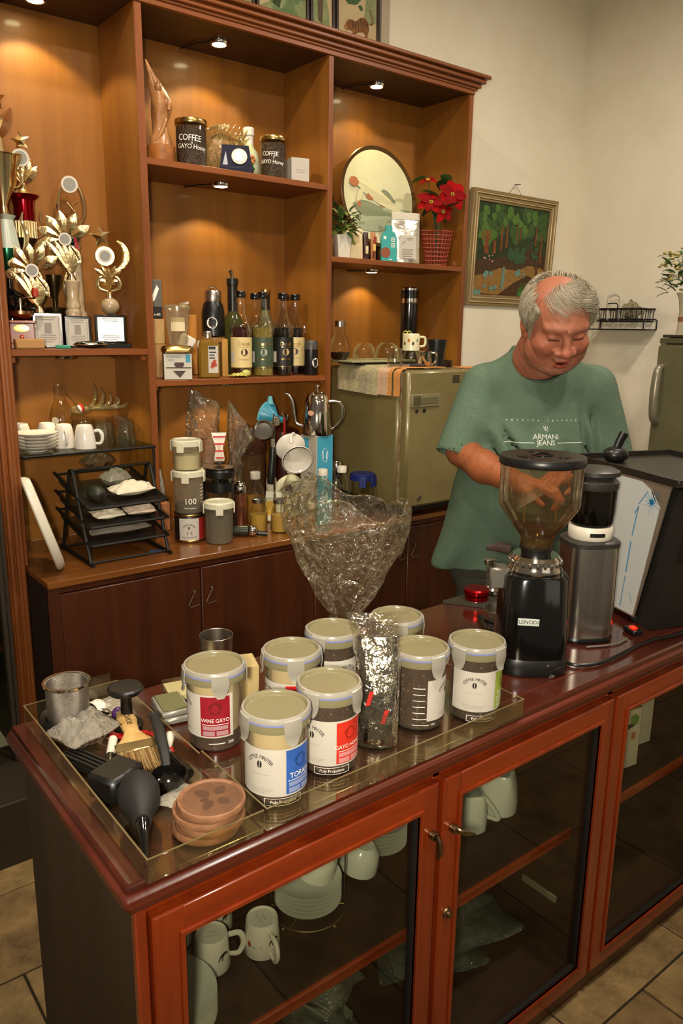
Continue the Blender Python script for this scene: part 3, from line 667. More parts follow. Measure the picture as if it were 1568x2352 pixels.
def fish_pts(x0, z0, x1, z1, w, n=9):
    d = Vector((x1-x0, z1-z0)); L = d.length; d /= L; p = Vector((-d.y, d.x)); a = []; b = []
    for i in range(n+1):
        s = i/n; q = w*(sin(pi*s**.75)**.8)*(1-.35*s)+.001; c = Vector((x0, z0))+d*L*s; a.append(tuple(c+p*q)); b.append(tuple(c-p*q))
    return a+b[::-1]
plate_art('painted_water', [fish_pts(-.12, -.09, .13, -.07, .035), fish_pts(-.05, -.05, .14, -.035, .02)], '9aa083', .0004)
plate_art('painted_grey_koi', [fish_pts(-.115, -.03, .11, -.075, .03), fish_pts(.01, .02, .075, -.01, .02), fish_pts(.0, -.03, .07, -.03, .012)], '7d8468', .0008)
plate_art('painted_koi', [fish_pts(-.105, .055, .12, -.055, .026), fish_pts(-.07, .02, -.10, -.03, .012)], 'cdc79c', .0013)
plate_art('painted_red_patch', [[(-.105+.018*cos(a)*1.2, .04+.016*sin(a)) for a in np.linspace(0, 6.0, 9)], [(-.035+.02*cos(a), .0+.011*sin(a)) for a in np.linspace(0, 6, 9)], [(.02+.012*cos(a), -.022+.008*sin(a)) for a in np.linspace(0, 6, 9)], [(-.09+.01*cos(a), -.03+.01*sin(a)) for a in np.linspace(0, 6, 9)]], 'a8673f', .0018)
def leafy(parent, pos, n, l, w, mats, spread, seed, name='leaf', up=.3):
    rr = random.Random(seed)
    ms = []
    for mt in mats:
        g = G(); g.sheet(lambda u, v: ((v-.5)*2*w*sin(pi*min(max(u, .03), .97))**.8, l*u, -.35*l*u*u+.25*abs(v-.5)*w*2), 5, 2); ms.append(g.mesh('leaf', mt))
    for i in range(n):
        o = bpy.data.objects.new(name, ms[i % len(ms)]); COL.objects.link(o); o.parent = parent
        a = rr.uniform(0, 2*pi); h = rr.random(); r_ = spread*sqrt(rr.random())*.6
        o.location = (pos[0]+r_*cos(a), pos[1]+r_*sin(a), pos[2]+h*pos[3]); o.rotation_euler = (rr.uniform(-.5, .9)+up*h, rr.uniform(-.3, .3), a-pi/2); k = rr.uniform(.7, 1.15); o.scale = (k, k, k)
LEAFS = [M('leaf_green', '4d6a34', .45), M('leaf_dark', '2f4a26', .45), M('leaf_yellowgreen', '8f9a4a', .45)]
t = thing('potted_plant', 'leafy green plant in a small white square pot', 'plant', (1.955, 2.50, Z), radians(-20))
g = G().loft([[(sx*w, sy*w, z) for sx, sy in ((-1, -1), (1, -1), (1, 1), (-1, 1))] for w, z in ((.022, 0), (.03, .085), (.027, .085), (.026, .07))]); g.build('pot', WPLAS, t)
leafy(t, (0, 0, .085, .09), 64, .05, .011, LEAFS, .06, 4)
o = box(-.033, .033, -.001, .001, 0, .26, 0).build('gold_card', M('gold_foil', 'd8b064', .25, .9)); o.location = (2.03, 2.70, Z+.0006); tag(o, 'shiny gold card standing behind the potted plant', 'card')
def packet(name, x, y, w, h, rz, tilt, mt, lb, cat, th=.01, prof=None):
    t = thing(name, lb, cat, (x, y, Z), radians(rz))
    g = G(); pr = prof or ((0, .35), (.04, .9), (.15, 1), (.8, .9), (.93, .4), (1, .12)); rings = []
    for s, k in pr:
        z = h*s; ww = w/2; tt = th*k
        rings.append([(-ww, -tt*.15, z), (-ww*.8, -tt*.8, z), (0, -tt, z), (ww*.8, -tt*.8, z), (ww, -tt*.15, z), (ww, tt*.15, z), (ww*.8, tt*.8, z), (0, tt, z), (-ww*.8, tt*.8, z), (-ww, tt*.15, z)])
    g.loft(rings, True, T(0, 0, 0, radians(-tilt))); g.build('packet', mt, t, ang=60); return t
t = packet('kraft_packet', 2.055, 2.555, .085, .125, -15, 6, CREAM, 'cream paper coffee packet between the potted plant and the stick sachets', 'packet')
G().box(-.02, .02, -.0125, -.012, .07, .1, 0).build('print_block', M('cream_dark', 'bfa878', .7), t); G().lathe([(0, 0), (.008, 0), (.008, .0005), (0, .0005)], 14, T(-.03, -.010, .018, pi/2)).build('seal', M('seal_brown', '6e4a38', .6), t)
t = packet('stick_sachet', 2.118, 2.55, .022, .115, -15, 5, M('dark_brown_foil', '3a1d16', .3), 'dark brown stick sachet beside the cream packet', 'sachet', .006); G().box(-.006, .006, -.0075, -.0068, .03, .06, 0).build('print', CREAM, t)
t = packet('stick_sachet', 2.160, 2.555, .022, .118, -15, 5, M('orange_foil', 'b0703c', .35), 'orange printed stick sachet beside the teal pouch', 'sachet', .006)
for k, c_ in enumerate(('5b2a18', 'd7b26a', '8f2d1c')): G().box(-.008+.003*k, .004+.003*k, -.0078, -.007, .015+.03*k, .04+.03*k, 0).build('print', M('sachet_print_%d' % k, c_, .5), t)
TEAL = M('teal_pouch', '3fa09a', .35)
t = thing('teal_pouch', 'teal bottle-shaped pouch with a brown disc and pale writing', 'pouch', (2.212, 2.515, Z+.003), radians(-18))
pts = [(-.034, 0), (.034, 0), (.034, .095), (.028, .112), (.014, .122), (.014, .142), (-.014, .142), (-.014, .122), (-.028, .112), (-.034, .095)]
G().prism(pts, .012, T(0, 0, 0, radians(-4))).build('pouch', TEAL, t)
f_ = lambda u, v: (u, -.0008+v*.07, v)
G().lathe([(0, 0), (.021, 0), (.021, .0006), (0, .0006)], 24, T(-.016, .0015, .036, pi/2-.07)).build('brown_disc', M('disc_brown', '8a4a32', .5), t)
g = G(); text_on(g, '冷萃', .02, f_, du=.016, dv=.085) if False else None
for k in range(2):
    b_ = .09-.022*k
    for q in ((.008, .026, .0, .002), (.008, .026, .007, .009), (.008, .026, .014, .016), (.009, .011, 0, .016), (.016, .018, -.002, .018), (.023, .025, 0, .016)):
        g.add([f_(q[0], b_+q[2]-.01), f_(q[1], b_+q[2]-.01), f_(q[1], b_+q[3]-.01), f_(q[0], b_+q[3]-.01)], [(0, 1, 2, 3)])
g.add([f_(-.025, .088), f_(-.013, .088), f_(-.013, .1), f_(-.025, .1)], [(0, 1, 2, 3)]); g.box(-.001, .012, -.0006, -.0003, .008, .011, 0)
g.build('print', WINK, t)
FOIL = M('silver_foil', 'c9c4b6', .28, .9, bump=(24, .5))
t = thing('coffee_pouch', 'silver and white stand-up coffee pouch with a paper label', 'pouch', (2.322, 2.535, Z+.003), radians(-22))
g = G(); rings = []
for s, k in ((0, 1), (.05, 1.1), (.5, .9), (.82, .3), (.86, .12), (1, .08)):
    w = .062; z = .205*s; tt = .02*k; rings.append([(-w, 0, z), (-w*.7, -tt*.8, z), (0, -tt, z), (w*.7, -tt*.8, z), (w, 0, z), (w*.7, tt*.8, z), (0, tt, z), (-w*.7, tt*.8, z)])
g.loft(rings, True, T(0, 0, 0, radians(-5))); g.build('pouch', FOIL, t, ang=60)
G().box(-.062, .062, -.003, .003, .176, .205, .001, T(0, -.001, 0, radians(-5))).build('top_seal', WPLAS, t)
l_ = G().box(-.037, .037, -.0225, -.0218, .015, .11, 0, T(0, 0, 0, radians(-3))).build('label', PAPER, t)
g = G(); 
for i in range(5): g.box(-.025, .025-.006*(i % 2), -.0233, -.0228, .055-.009*i, .057-.009*i, 0)
g.box(-.024, -.019, -.0233, -.0228, .08, .084, 0); g.box(-.018, -.013, -.0233, -.0228, .084, .088, 0); g.box(-.005, .02, -.0233, -.0228, .097, .1, 0); g.build('print', GREYINK, l_)
t = thing('flower_basket', 'red woven basket with red poinsettias in a glass vase', 'flowers', (2.498, 2.535, Z), radians(-20))
WOV = M('red_wicker', '8c3a22', .5)
def basket_ring(z, n=24): 
    w = .044+.026*z/.15; return [(w*cos(a)*1.05, .6*w*sin(a), z) for a in np.linspace(0, 2*pi, n+1)[:-1]]
for k in range(9): G().tube(basket_ring(.006+.0172*k), .0036, 6, True).build('wicker_band', WOV, t)
g = G()
for k in range(22):
    a = 2*pi*k/22; g.tube([((.042+.026*z/.15)*cos(a)*1.05, .6*(.042+.026*z/.15)*sin(a), z) for z in (0, .05, .1, .15)], .0027, 5)
g.build('wicker_stakes', WOV, t, kind='stuff')
lathe([(0, .0), (.035, 0), (.04, .002), (0, .002)], 20).build('wicker_bottom', WOV, t)
lathe(shell([(.014, .003), (.016, .1), (.013, .13), (.012, .2), (.015, .21)], .0015), 18).build('glass_vase', GLASS, t)
REDP = [M('poinsettia_red', '9c0a0c', .8, spec=.15), M('poinsettia_dark', '7a080a', .8, spec=.15)]
pet = [G().sheet(lambda u, v: ((v-.5)*.044*sin(pi*min(max(u, .04), .96))**.7, .062*u, .010*sin(pi*u)-.012*u+.01*abs(v-.5)), 6, 2).mesh('petal', m) for m in REDP]
lfm = [G().sheet(lambda u, v: ((v-.5)*.05*sin(pi*min(max(u, .04), .96))**.8, .075*u, -.02*u*u+.012*abs(v-.5)), 6, 2).mesh('leaf', m) for m in LEAFS[:2]]
rr = random.Random(11)
def bloom(c, tilt, az, n, s):
    R_ = Euler((tilt, 0, az)).to_matrix().to_4x4()
    for k in range(n):
        o = bpy.data.objects.new('petal', pet[k % 2]); COL.objects.link(o); o.parent = t
        o.matrix_local = Matrix.Translation(c) @ R_ @ Euler((.25*(k % 2), 0, 2*pi*k/n+.2*rr.random())).to_matrix().to_4x4() @ Matrix.Scale(s*rr.uniform(.85, 1.1), 4)
    g = G(); 
    for k in range(7): g.ell((.006*cos(k), .006*sin(k), .006), (.003, .003, .005), Matrix.Translation(c) @ R_, 6, 4)
    g.build('flower_heart', M('yellow_hearts', 'b9a93c', .5), t)
bloom(Vector((.028, -.075, .285)), radians(75), radians(-8), 7, 1.05); bloom(Vector((-.06, -.06, .25)), radians(62), radians(-15), 7, .95); bloom(Vector((-.05, -.0, .345)), radians(25), radians(-30), 6, .6); bloom(Vector((-.01, -.07, .215)), radians(80), radians(0), 5, .8)
for k in range(12):
    o = bpy.data.objects.new('leaf', lfm[k % 2]); COL.objects.link(o); o.parent = t
    a = rr.uniform(0, 2*pi); o.location = (rr.uniform(-.09, .02), rr.uniform(-.08, 0), rr.uniform(.2, .36)); o.rotation_euler = (rr.uniform(-.3, .6), rr.uniform(-.3, .3), a)
for c in ((.026, -.07, .28), (-.058, -.055, .245), (-.05, 0, .34), (-.01, -.06, .215)):
    G().tube([(0, 0, .06), (c[0]*.3, c[1]*.3, .19), c], .0022, 6).build('stem', LEAFS[1], t)
o = box(-.013, .013, -.011, .011, 0, .022, .003).build('wooden_block', WOOD); o.location = (2.553, 2.478, Z); tag(o, 'tiny brown wooden block at the right end of the shelf', 'block')
# ================================================================== syrup shelf
Z = 1.34
def place(o, x, y, z, lb, cat, rz=0., group=None, rx=0., ry=0.):
    o.location = (x, y, z+.0006); o.rotation_euler = (rx, ry, rz); return tag(o, lb, cat, group)
SYR = {k: M('syrup_'+k, c, .08, trans=.25, coat=.3) for k, c in dict(red='3a0f0c', dark='120a08', gold='8b7a3a', amber='5c2a10', pale='a39560').items()}
LBL = {k: M('label_'+k, c, .5) for k, c in dict(cream='d3bd83', green='3b4a36', black='17150f').items()}
def syrup(x, y, liq, lab, lb, d=0., level=.86, s=1.):
    t = thing('syrup_bottle', lb, 'bottle', (x, y, Z), 0, 'syrup bottles on the shelf')
    r = .040*s
    lathe([(0, .003), (r-.003, .003), (r-.003, .165*s), (r-.006, .178*s), (0, .178*s)] if level > .5 else [(0, .003), (r-.003, .003), (r-.003, .1), (0, .1)], 28).build('syrup', SYR[liq], t)
    g = G().lathe([(0, 0), (r-.003, 0), (r, .004), (r, .040), (r-.0012, .042), (r-.0012, .148*s), (r, .150*s), (r, .165*s), (r*.93, .182*s), (r*.72, .202*s), (r*.5, .224*s), (r*.42, .25*s), (r*.37, .285*s), (r*.39, .288*s)], 32)
    for k in range(16):
        a = 2*pi*k/16; g.tube([(r*cos(a), r*sin(a), .152*s), (r*.96*cos(a), r*.96*sin(a), .178*s), (r*.78*cos(a), r*.78*sin(a), .197*s)], [.001, .004, .001], 5)
    g.build('glass', GLASS, t)
    lathe([(0, .282*s), (r*.46, .282*s), (r*.48, .285*s), (r*.48, .302*s), (r*.44, .305*s), (0, .305*s)], 20).build('cap', BLACKG, t)
    a = tocam(x, y, d); g = G(); sector(g, r+.0004, a-1.5, a+1.15, .032, .142*s, 18)
    l_ = g.build('label', LBL[lab], t)
    g = G(); fn = cyl_fn(r+.0009, a, 0); text_on(g, 'Denali', .02, fn, .9, dv=.118)
    w_ = 1.1; sector(g, r+.0009, a-1.45, a+1.1, .033, .0345, 14); sector(g, r+.0009, a-.45, a+.45, .106, .1075, 8)
    text_on(g, {'cream': 'HAZELNUT', 'green': 'BUTTERSCOTCH', 'black': 'CARAMEL'}[lab], .0085 if lab != 'green' else .0065, fn, dv=.062)
    g.build('lettering', GOLDLID if lab != 'cream' else M('brown_gold', '8a6a2f', .4, .3), l_)
    g = G(); g.add([fn(.013*cos(q), .088+.013*sin(q)) for q in np.linspace(0, 2*pi, 19)[:-1]], [tuple(range(18))]); g.build('emblem', M('emblem_'+lab, {'cream': '3a241a', 'green': '9aa08c', 'black': 'b89a6a'}[lab], .5), l_)
    if d > 5 or lab == 'black':
        g = G(); sector(g, r+.0009, a-1.4, a-.95, .05, .09, 4); g.build('info_panel', PAPER, l_)
    return t
syrup(1.517, 2.538, 'red', 'cream', 'syrup bottle with a cream label and red syrup, beside the honey bottle', 18)
syrup(1.607, 2.530, 'gold', 'green', 'syrup bottle with a dark green label and pale syrup', 6)
syrup(1.702, 2.538, 'dark', 'black', 'syrup bottle with a black label and a white info panel', 18)
syrup(1.795, 2.590, 'dark', 'cream', 'syrup bottle with a cream label and nearly black syrup, behind the small thermos', 0)
syrup(1.652, 2.655, 'red', 'black', 'capped syrup bottle standing behind the green-labelled one', 0)
syrup(1.803, 2.675, 'amber', 'green', 'amber syrup bottle in the back corner by the divider', 0)
t = thing('pourer_bottle', 'tall dark bottle with black collar and chrome pourer behind the syrups', 'bottle', (1.565, 2.675, Z))
lathe([(0, 0), (.04, 0), (.04, .19), (.03, .215), (.016, .24), (.016, .265), (0, .265)], 24).build('glass', M('dark_green_glass', '4a4a22', .1, trans=.4), t)
lathe([(.019, .235), (.019, .33), (.022, .332), (.022, .355), (.017, .357), (0, .357)], 20).build('collar', BLACK, t)
G().tube([(0, 0, .355), (-.004, 0, .372), (-.014, -.005, .388)], [.008, .007, .009], 10).build('pourer', CHROME, t)
t = thing('corked_bottle', 'clear bottle with gold cap and dark neck sleeve behind the syrups', 'bottle', (1.722, 2.69, Z))
lathe([(0, 0), (.036, 0), (.038, .17), (.024, .21), (.016, .235), (.015, .25), (0, .25)], 24).build('glass', M('pale_bottle', '9d9a72', .1, trans=.5), t)
lathe([(.017, .245), (.018, .305), (0, .305)], 20).build('neck_sleeve', M('sleeve_green', '23281d', .4), t)
lathe([(0, .304), (.019, .304), (.02, .308), (.02, .322), (0, .324)], 20).build('cap', GOLDLID, t)
t = thing('honey_bottle', 'square amber honey bottle with a white label and steel cap', 'bottle', (1.373, 2.525, Z), radians(-22))
HON = M('honey', '8f6a1c', .12, trans=.3, coat=.4)
g = G(); sq = lambda w, z, b=.8: [(w*sx*(b if k else 1), w*sy*(1 if k else b), z) for sx, sy, k in ((-1, -1, 0), (-1, -1, 1), (1, -1, 1), (1, -1, 0), (1, 1, 0), (1, 1, 1), (-1, 1, 1), (-1, 1, 0))]
g.loft([sq(.032, 0), sq(.036, .004), sq(.036, .118), sq(.031, .13), sq(.013, .136), sq(.012, .142)]); g.build('body', HON, t)
lathe([(0, .138), (.0145, .138), (.015, .158), (.013, .162), (0, .162)], 20).build('cap', STEEL, t)
l_ = box(-.004, .031, -.0368, -.0362, .018, .112, 0).build('label', PAPER, t)
g = G(); g.box(-.002, .022, -.0374, -.037, .10, .11, 0); 
for i, w in enumerate((.024, .018, .02)): g.box(0, w, -.0374, -.037, .088-.01*i, .092-.01*i, 0)
g.build('print', INK, l_); g = G()
for p in ((.012, .05), (.018, .058), (.02, .046), (.01, .04)): g.add([(p[0]+.007*cos(a), -.0376, p[1]+.007*sin(a)) for a in np.linspace(0, 5.5, 8)], [tuple(range(8))])
g.build('honeycomb_picture', M('honeycomb_red', 'a83d1c', .5), l_)
# left end: boxes, cup on a tin on a printed box, flask on a jar
o = box(-.032, .032, -.045, .045, 0, .115, .002).build('carton', CARD); place(o, 1.212, 2.63, Z, 'lower brown carton in the corner of the syrup shelf', 'box', radians(-6), 'cartons at the left end of the syrup shelf')
o = box(-.03, .03, -.042, .042, 0, .085, .002).build('carton', M('pale_cardboard', 'b8945e', .8)); place(o, 1.210, 2.63, Z+.116, 'paler brown carton stacked on the lower carton', 'box', radians(-3), 'cartons at the left end of the syrup shelf')
t = thing('printed_box', 'dark grey product box with a white picture on top of the cartons', 'box', (1.208, 2.63, Z+.2025), radians(-4))
box(-.028, .028, -.04, .04, 0, .13, .002).build('box_body', M('grey_print', '5c5a50', .6), t)
g = G(); g.box(-.027, .027, -.0406, -.0402, .001, .04, 0); g.build('dark_band', INK, t)
g = G(); g.prism([(-.02, .05), (0, .06), (.018, .1), (.01, .112), (-.006, .08), (-.02, .085)], .0004, T(0, -.0408, 0)); text_on(g, 'e-80', .013, flat_fn(-.041, .008, .014)); g.build('picture', WINK, t)
t = thing('printed_box', 'white and teal coffee-dripper box under a gold tin', 'box', (1.238, 2.50, Z), radians(-22))
box(-.047, .047, -.04, .04, 0, .088, .001).build('box_body', M('teal_print', '1f4a4c', .5), t)
p_ = box(-.0465, .0465, -.0408, -.0402, .001, .087, 0).build('front_panel', PAPER, t)
g = G(); text_on(g, 'PORTABLE', .0105, flat_fn(-.0413, -.012, .076), .95); text_on(g, 'DRIP', .0105, flat_fn(-.0413, -.022, .065), .95); g.build('lettering', M('teal_ink', '5c7c78', .5), p_)
g = G(); g.lathe([(0, 0), (.02, 0), (.024, .008), (.022, .016), (0, .016)], 20, T(.004, -.040, .042) @ Matrix.Diagonal((1, .05, 1, 1)));  g.prism([(-.04, .038), (.045, .038), (.045, .042), (-.04, .042)], .0004, T(0, -.0416, 0)); g.prism([(-.018, .03), (.026, .03), (.006, .006)], .0004, T(0, -.0416, 0)); g.build('dripper_picture', M('dripper_ink', '3a2018', .5), p_)
box(.026, .042, -.0414, -.041, .058, .085, 0).build('blue_tag', M('tag_blue', '2f86a0', .5), p_)
t = thing('gold_tin', 'flat gold tin with stepped lid under the plastic cup', 'tin', (1.238, 2.50, Z+.0892), radians(-22))
g = G(); g.loft([sq(.048, 0, .7), sq(.053, .006, .7), sq(.053, .014, .7), sq(.046, .024, .7), sq(.03, .026, .7)]); g.build('tin', GOLDLID, t)
t = thing('plastic_cup', 'clear plastic takeaway cup with a cream label on the gold tin', 'cup', (1.245, 2.50, Z+.1165))
lathe([(0, 0), (.028, 0), (.03, .004), (.041, .112), (.044, .114), (.044, .12), (.041, .122)], 28).build('cup', FROST, t)
lathe([(.044, .118), (.046, .12), (.046, .126), (.04, .130), (.036, .132), (0, .132)], 28).build('lid', FROST, t)
a = tocam(1.245, 2.5, 6); g = G(); sector(g, .0372, a-.75, a+.6, .045, .09, 8); l_ = g.build('label', CREAM, t)
o = G(); o.tube([(.005, -.012, .132), (.016, -.02, .136), (.03, -.028, .14)], .007, 6, flat=.5); o.build('lid_flap', FROST, t)
t = thing('jar_lid_pot', 'glass jar with woody lid carrying the black flask', 'jar', (1.452, 2.625, Z))
lathe([(0, .0), (.044, 0), (.045, .115), (.04, .122), (0, .122)], 26).build('jar', M('amber_jar', '7a5a34', .15, trans=.4), t); lathe([(0, .122), (.047, .122), (.047, .139), (0, .141)], 26).build('lid', M('wood_lid', '9a6f3c', .5), t)
t = thing('vacuum_flask', 'round-shouldered black flask with steel lid and white round emblem', 'flask', (1.452, 2.625, Z+.1415))
lathe([(0, 0), (.037, 0), (.0425, .005), (.0425, .075), (.041, .09), (.036, .115), (.031, .125), (0, .126)], 30).build('body', BLACK, t)
lathe([(.029, .124), (.03, .127), (.0305, .16), (.028, .165), (0, .165)], 26).build('lid', STEEL, t)
G().tube([(-.012, 0, .166), (-.012, 0, .176), (.004, 0, .178), (.018, 0, .172)], .0025, 6).build('carry_loop', CHROME, t)
a = tocam(1.452, 2.625, -6); fn = cyl_fn(.043, a, .05); g = G(); g.add([fn(.02*cos(q), .02*sin(q)) for q in np.linspace(0, 2*pi, 25)[:-1]], [tuple(range(24))]); e_ = g.build('emblem', WINK, t)
fn = cyl_fn(.0433, a, .05); g = G(); g.add([fn(.012*cos(q)-.002, .014*sin(q)) for q in np.linspace(.6, 4.8, 12)], [tuple(range(12))]); g.add([fn(.004+.004*cos(q), -.004+.006*sin(q)) for q in np.linspace(0, 6, 8)], [tuple(range(8))]); g.build('emblem_print', INK, e_)
o = box(-.02, .02, -.015, .015, 0, .22, .002).build('carton', M('orange_card', 'b5762c', .6)); place(o, 1.402, 2.71, Z, 'upright orange carton behind the black flask', 'box', radians(-10))
o = box(-.012, .012, -.02, .02, 0, .165, .002).build('carton', M('yellow_card', 'c08a35', .6)); place(o, 1.52, 2.70, Z, 'yellow carton standing behind the flask and the matchwood', 'box', radians(-10))
t = thing('kitchen_timer', 'pale plastic gadget with dark window lying behind the honey bottle', 'timer', (1.335, 2.655, Z+.0), radians(-25))
box(-.03, .03, -.03, .03, 0, .10, .004).build('stand', WPLAS, t); G().box(-.028, .03, -.02, .02, 0, .05, .006, T(.006, -.01, .10, 0, .5)).build('head', WPLAS, t); box(-.01, .016, -.0308, -.03, .06, .085, 0).build('window', BLACK, t)
o = box(-.011, .011, -.006, .006, 0, .135, .001).build('bamboo_strip', M('bamboo', 'b98a3c', .5, noise=(30, '8f6526', (1, 1, .1)))); place(o, 1.452, 2.545, Z, 'upright yellow bamboo strip between honey and syrup bottles', 'bamboo strip', radians(-15))
t = thing('small_thermos', 'short black thermos with grey cup cap and white round emblem', 'thermos', (1.808, 2.50, Z))
lathe([(0, 0), (.025, 0), (.0265, .003), (.0265, .096), (0, .097)], 26).build('body', BLACK, t); lathe([(.0265, .097), (.0265, .122), (.022, .131), (0, .132)], 26).build('cup_cap', M('dark_grey_plastic', '45423c', .35), t)
a = tocam(1.808, 2.5, 42); fn = cyl_fn(.027, a, .048); g = G(); g.add([fn(.015*cos(q), .018*sin(q)) for q in np.linspace(0, 2*pi, 21)[:-1]], [tuple(range(20))]); e_ = g.build('emblem', WINK, t)
fn = cyl_fn(.0273, a, .048); g = G(); g.add([fn(.009*cos(q), .011*sin(q)) for q in np.linspace(.4, 4.4, 12)], [tuple(range(12))]); g.build('emblem_print', INK, e_)
g = G(); rr = random.Random(2)
g.sheet(lambda u, v: ((u-.5)*.07, (v-.5)*.04, .006+.012*abs(sin(9*u+4*v))*sin(pi*u)*sin(pi*v)+.002*sin(30*u)), 14, 8); g.ell((.03, 0, .014), (.018, .014, .0135), None, 12, 8)
o = g.build('sweet_wrapper', M('green_wrapper', 'b5b35a', .4, bump=(50, .8))); place(o, 1.475, 2.49, Z+.0004, 'crumpled yellow green sweet wrapper on the shelf edge', 'wrapper', radians(-12))
# ================================================================== left bay of the base: glass riser and cups
ZB, ZR = .78, 1.13
t = thing('glass_riser', 'greenish glass shelf on black metal ledges carrying cups and glasses', 'shelf', (0, 0, 0))
box(.678, 1.108, 2.42, 2.73, ZR-.006, ZR, .001).build('glass_plate', GLASSG, t)
g = G(); g.tube([(.678, 2.418, ZR-.004), (1.107, 2.418, ZR-.004)], .005, 8); g.build('front_bar', BLACKM, t)
for x in (.685, 1.103): G().tube([(x, 2.422, ZR-.01), (x, 2.72, ZR-.01)], .004, 6).build('side_bar', BLACKM, t)
g = G(); g.tube([(1.104, 2.424, ZR-.004), (1.106, 2.43, 1.04), (1.107, 2.44, .95)], .004, 6); g.build('side_stay', BLACKM, t)
SAU = lathe([(0, 0), (.032, 0), (.034, .004), (.05, .009), (.066, .016), (.067, .0175), (.05, .012), (.03, .006), (0, .006)], 36).mesh('saucer', WHITE)
for k in range(5):
    o = bpy.data.objects.new('saucer', SAU); COL.objects.link(o)
    place(o, .745, 2.496, ZR+.0105*k, ('bottom', 'second', 'middle', 'fourth', 'top')[k]+' white saucer in the stack of five on the glass riser', 'saucer', 0, 'white saucers on the glass riser')
def cup_down(x, y, z, rz, lb, group, mat=WHITE, r0=.022, r1=.034, h=.075, name='coffee_cup'):
    t = thing(name, lb, 'cup', (x, y, z), rz, group)
    lathe([(r1-.003, 0), (r1, 0), (r1*.98, h*.3), (r1*.86, h*.72), (r0*1.1, h*.96), (r0, h), (r0-.003, h), (r0-.004, h-.003), (0, h-.003)], 30).build('bowl', mat, t)
    G().tube([(r1*.9, 0, h*.72), (r1*1.35, 0, h*.74), (r1*1.6, 0, h*.5), (r1*1.45, 0, h*.22), (r1*.98, 0, h*.2)], [.005, .0055, .0055, .005, .004], 8, flat=.8).build('handle', mat, t)
    return t
gname = 'upturned white cups on the glass riser'
cup_down(.812, 2.597, ZR, radians(-40), 'upturned white cup standing behind the saucer stack', gname)
cup_down(.843, 2.528, ZR, radians(-100), 'middle upturned white cup with its handle facing forward', gname)
cup_down(.893, 2.477, ZR, radians(-30), 'upturned white cup nearest the front edge of the riser', gname)
cup_down(.735, 2.62, ZR, radians(60), 'upturned white cup at the back behind the saucers', gname)
t = thing('swing_top_bottle', 'clear swing-top bottle with a white and red stopper behind the cups', 'bottle', (.880, 2.66, ZR))
lathe([(0, 0), (.04, 0), (.042, .01), (.042, .09), (.034, .115), (.02, .14), (.017, .155), (.02, .158), (.02, .185), (.022, .19)], 26).build('glass', GLASS, t)
G().tube([(.02, -.01, .16), (.04, -.02, .135), (.052, -.025, .115)], .0014, 5).build('wire_bail', CHROME, t)
G().lathe([(0, 0), (.014, .002), (.014, .014), (0, .02)], 16, T(.05, -.03, .108, 0, 1.2)).build('stopper', WHITE, t); G().lathe([(.0142, .0), (.0165, .004), (.0142, .008)], 16, T(.058, -.031, .111, 0, 1.2)).build('red_gasket', M('gasket_red', 'b3241c', .5), t)
a = tocam(.88, 2.66, -25); fn = cyl_fn(.0425, a, .075); g = G(); g.add([fn(.012*cos(q), .012*sin(q)) for q in np.linspace(0, 2*pi, 17)[:-1]], [tuple(range(16))]); g.build('round_label', PAPER, t)
crystal_fish(.985, 2.675, ZR+.083, 1, radians(-25), 'small clear glass ornament with five curved fins behind the glasses', False)
o = lathe([(0, 0), (.03, 0), (.05, .02), (.052, .039), (0, .039)], 24).build('glass_dish', GLASS); o.scale = (.6, .6, 2.08); place(o, .958, 2.678, ZR, 'glass pedestal dish under the curved fin ornament', 'dish')
o = lathe([(0, 0), (.012, 0), (.004, .02), (.004, .05), (.03, .065), (.045, .085), (.043, .087)], 24).build('glass_coupe', GLASS); o.scale = (.6, .6, .9); place(o, .715, 2.69, ZR, 'shallow clear glass coupe at the left end of the riser', 'glass')
GM = {}
def tumbler(x, y, lb, handle=False, r=.034, h=.078):
    t = thing('glass_tumbler', lb, 'glass', (x, y, ZR), RNG.uniform(-1, 1), 'upturned clear glasses on the riser')
    if 'g' not in GM:
        g = G().lathe([(r, 0), (r*.97, h*.4), (r*.9, h*.92), (r*.8, h), (0, h*.985), (0, h*.93), (r*.78, h*.92), (r*.93, h*.3), (r*.95, 0)], 26)
        GM['g'] = g.mesh('glass', GLASS)
    o = bpy.data.objects.new('glass', GM['g']); COL.objects.link(o); o.parent = t
    if handle: G().tube([(r*.9, 0, h*.7), (r*1.5, 0, h*.65), (r*1.55, 0, h*.35), (r*.95, 0, h*.25)], .004, 8).build('handle', GLASS, t)
for x, y, lb, hd in ((.962, 2.492, 'upturned glass tumbler next to the front white cup', 0), (1.030, 2.478, 'upturned glass tumbler at the middle of the front row', 0), (1.055, 2.548, 'upturned glass with a handle near the right end of the riser', 1), (.985, 2.556, 'upturned glass tumbler in the second row beside the swing-top bottle', 0), (1.008, 2.634, 'upturned glass tumbler in the back row', 0), (1.077, 2.64, 'upturned glass tumbler in the back right corner of the riser', 0), (.916, 2.570, 'upturned glass tumbler behind the front white cup', 0)):
    tumbler(x, y, lb, hd)
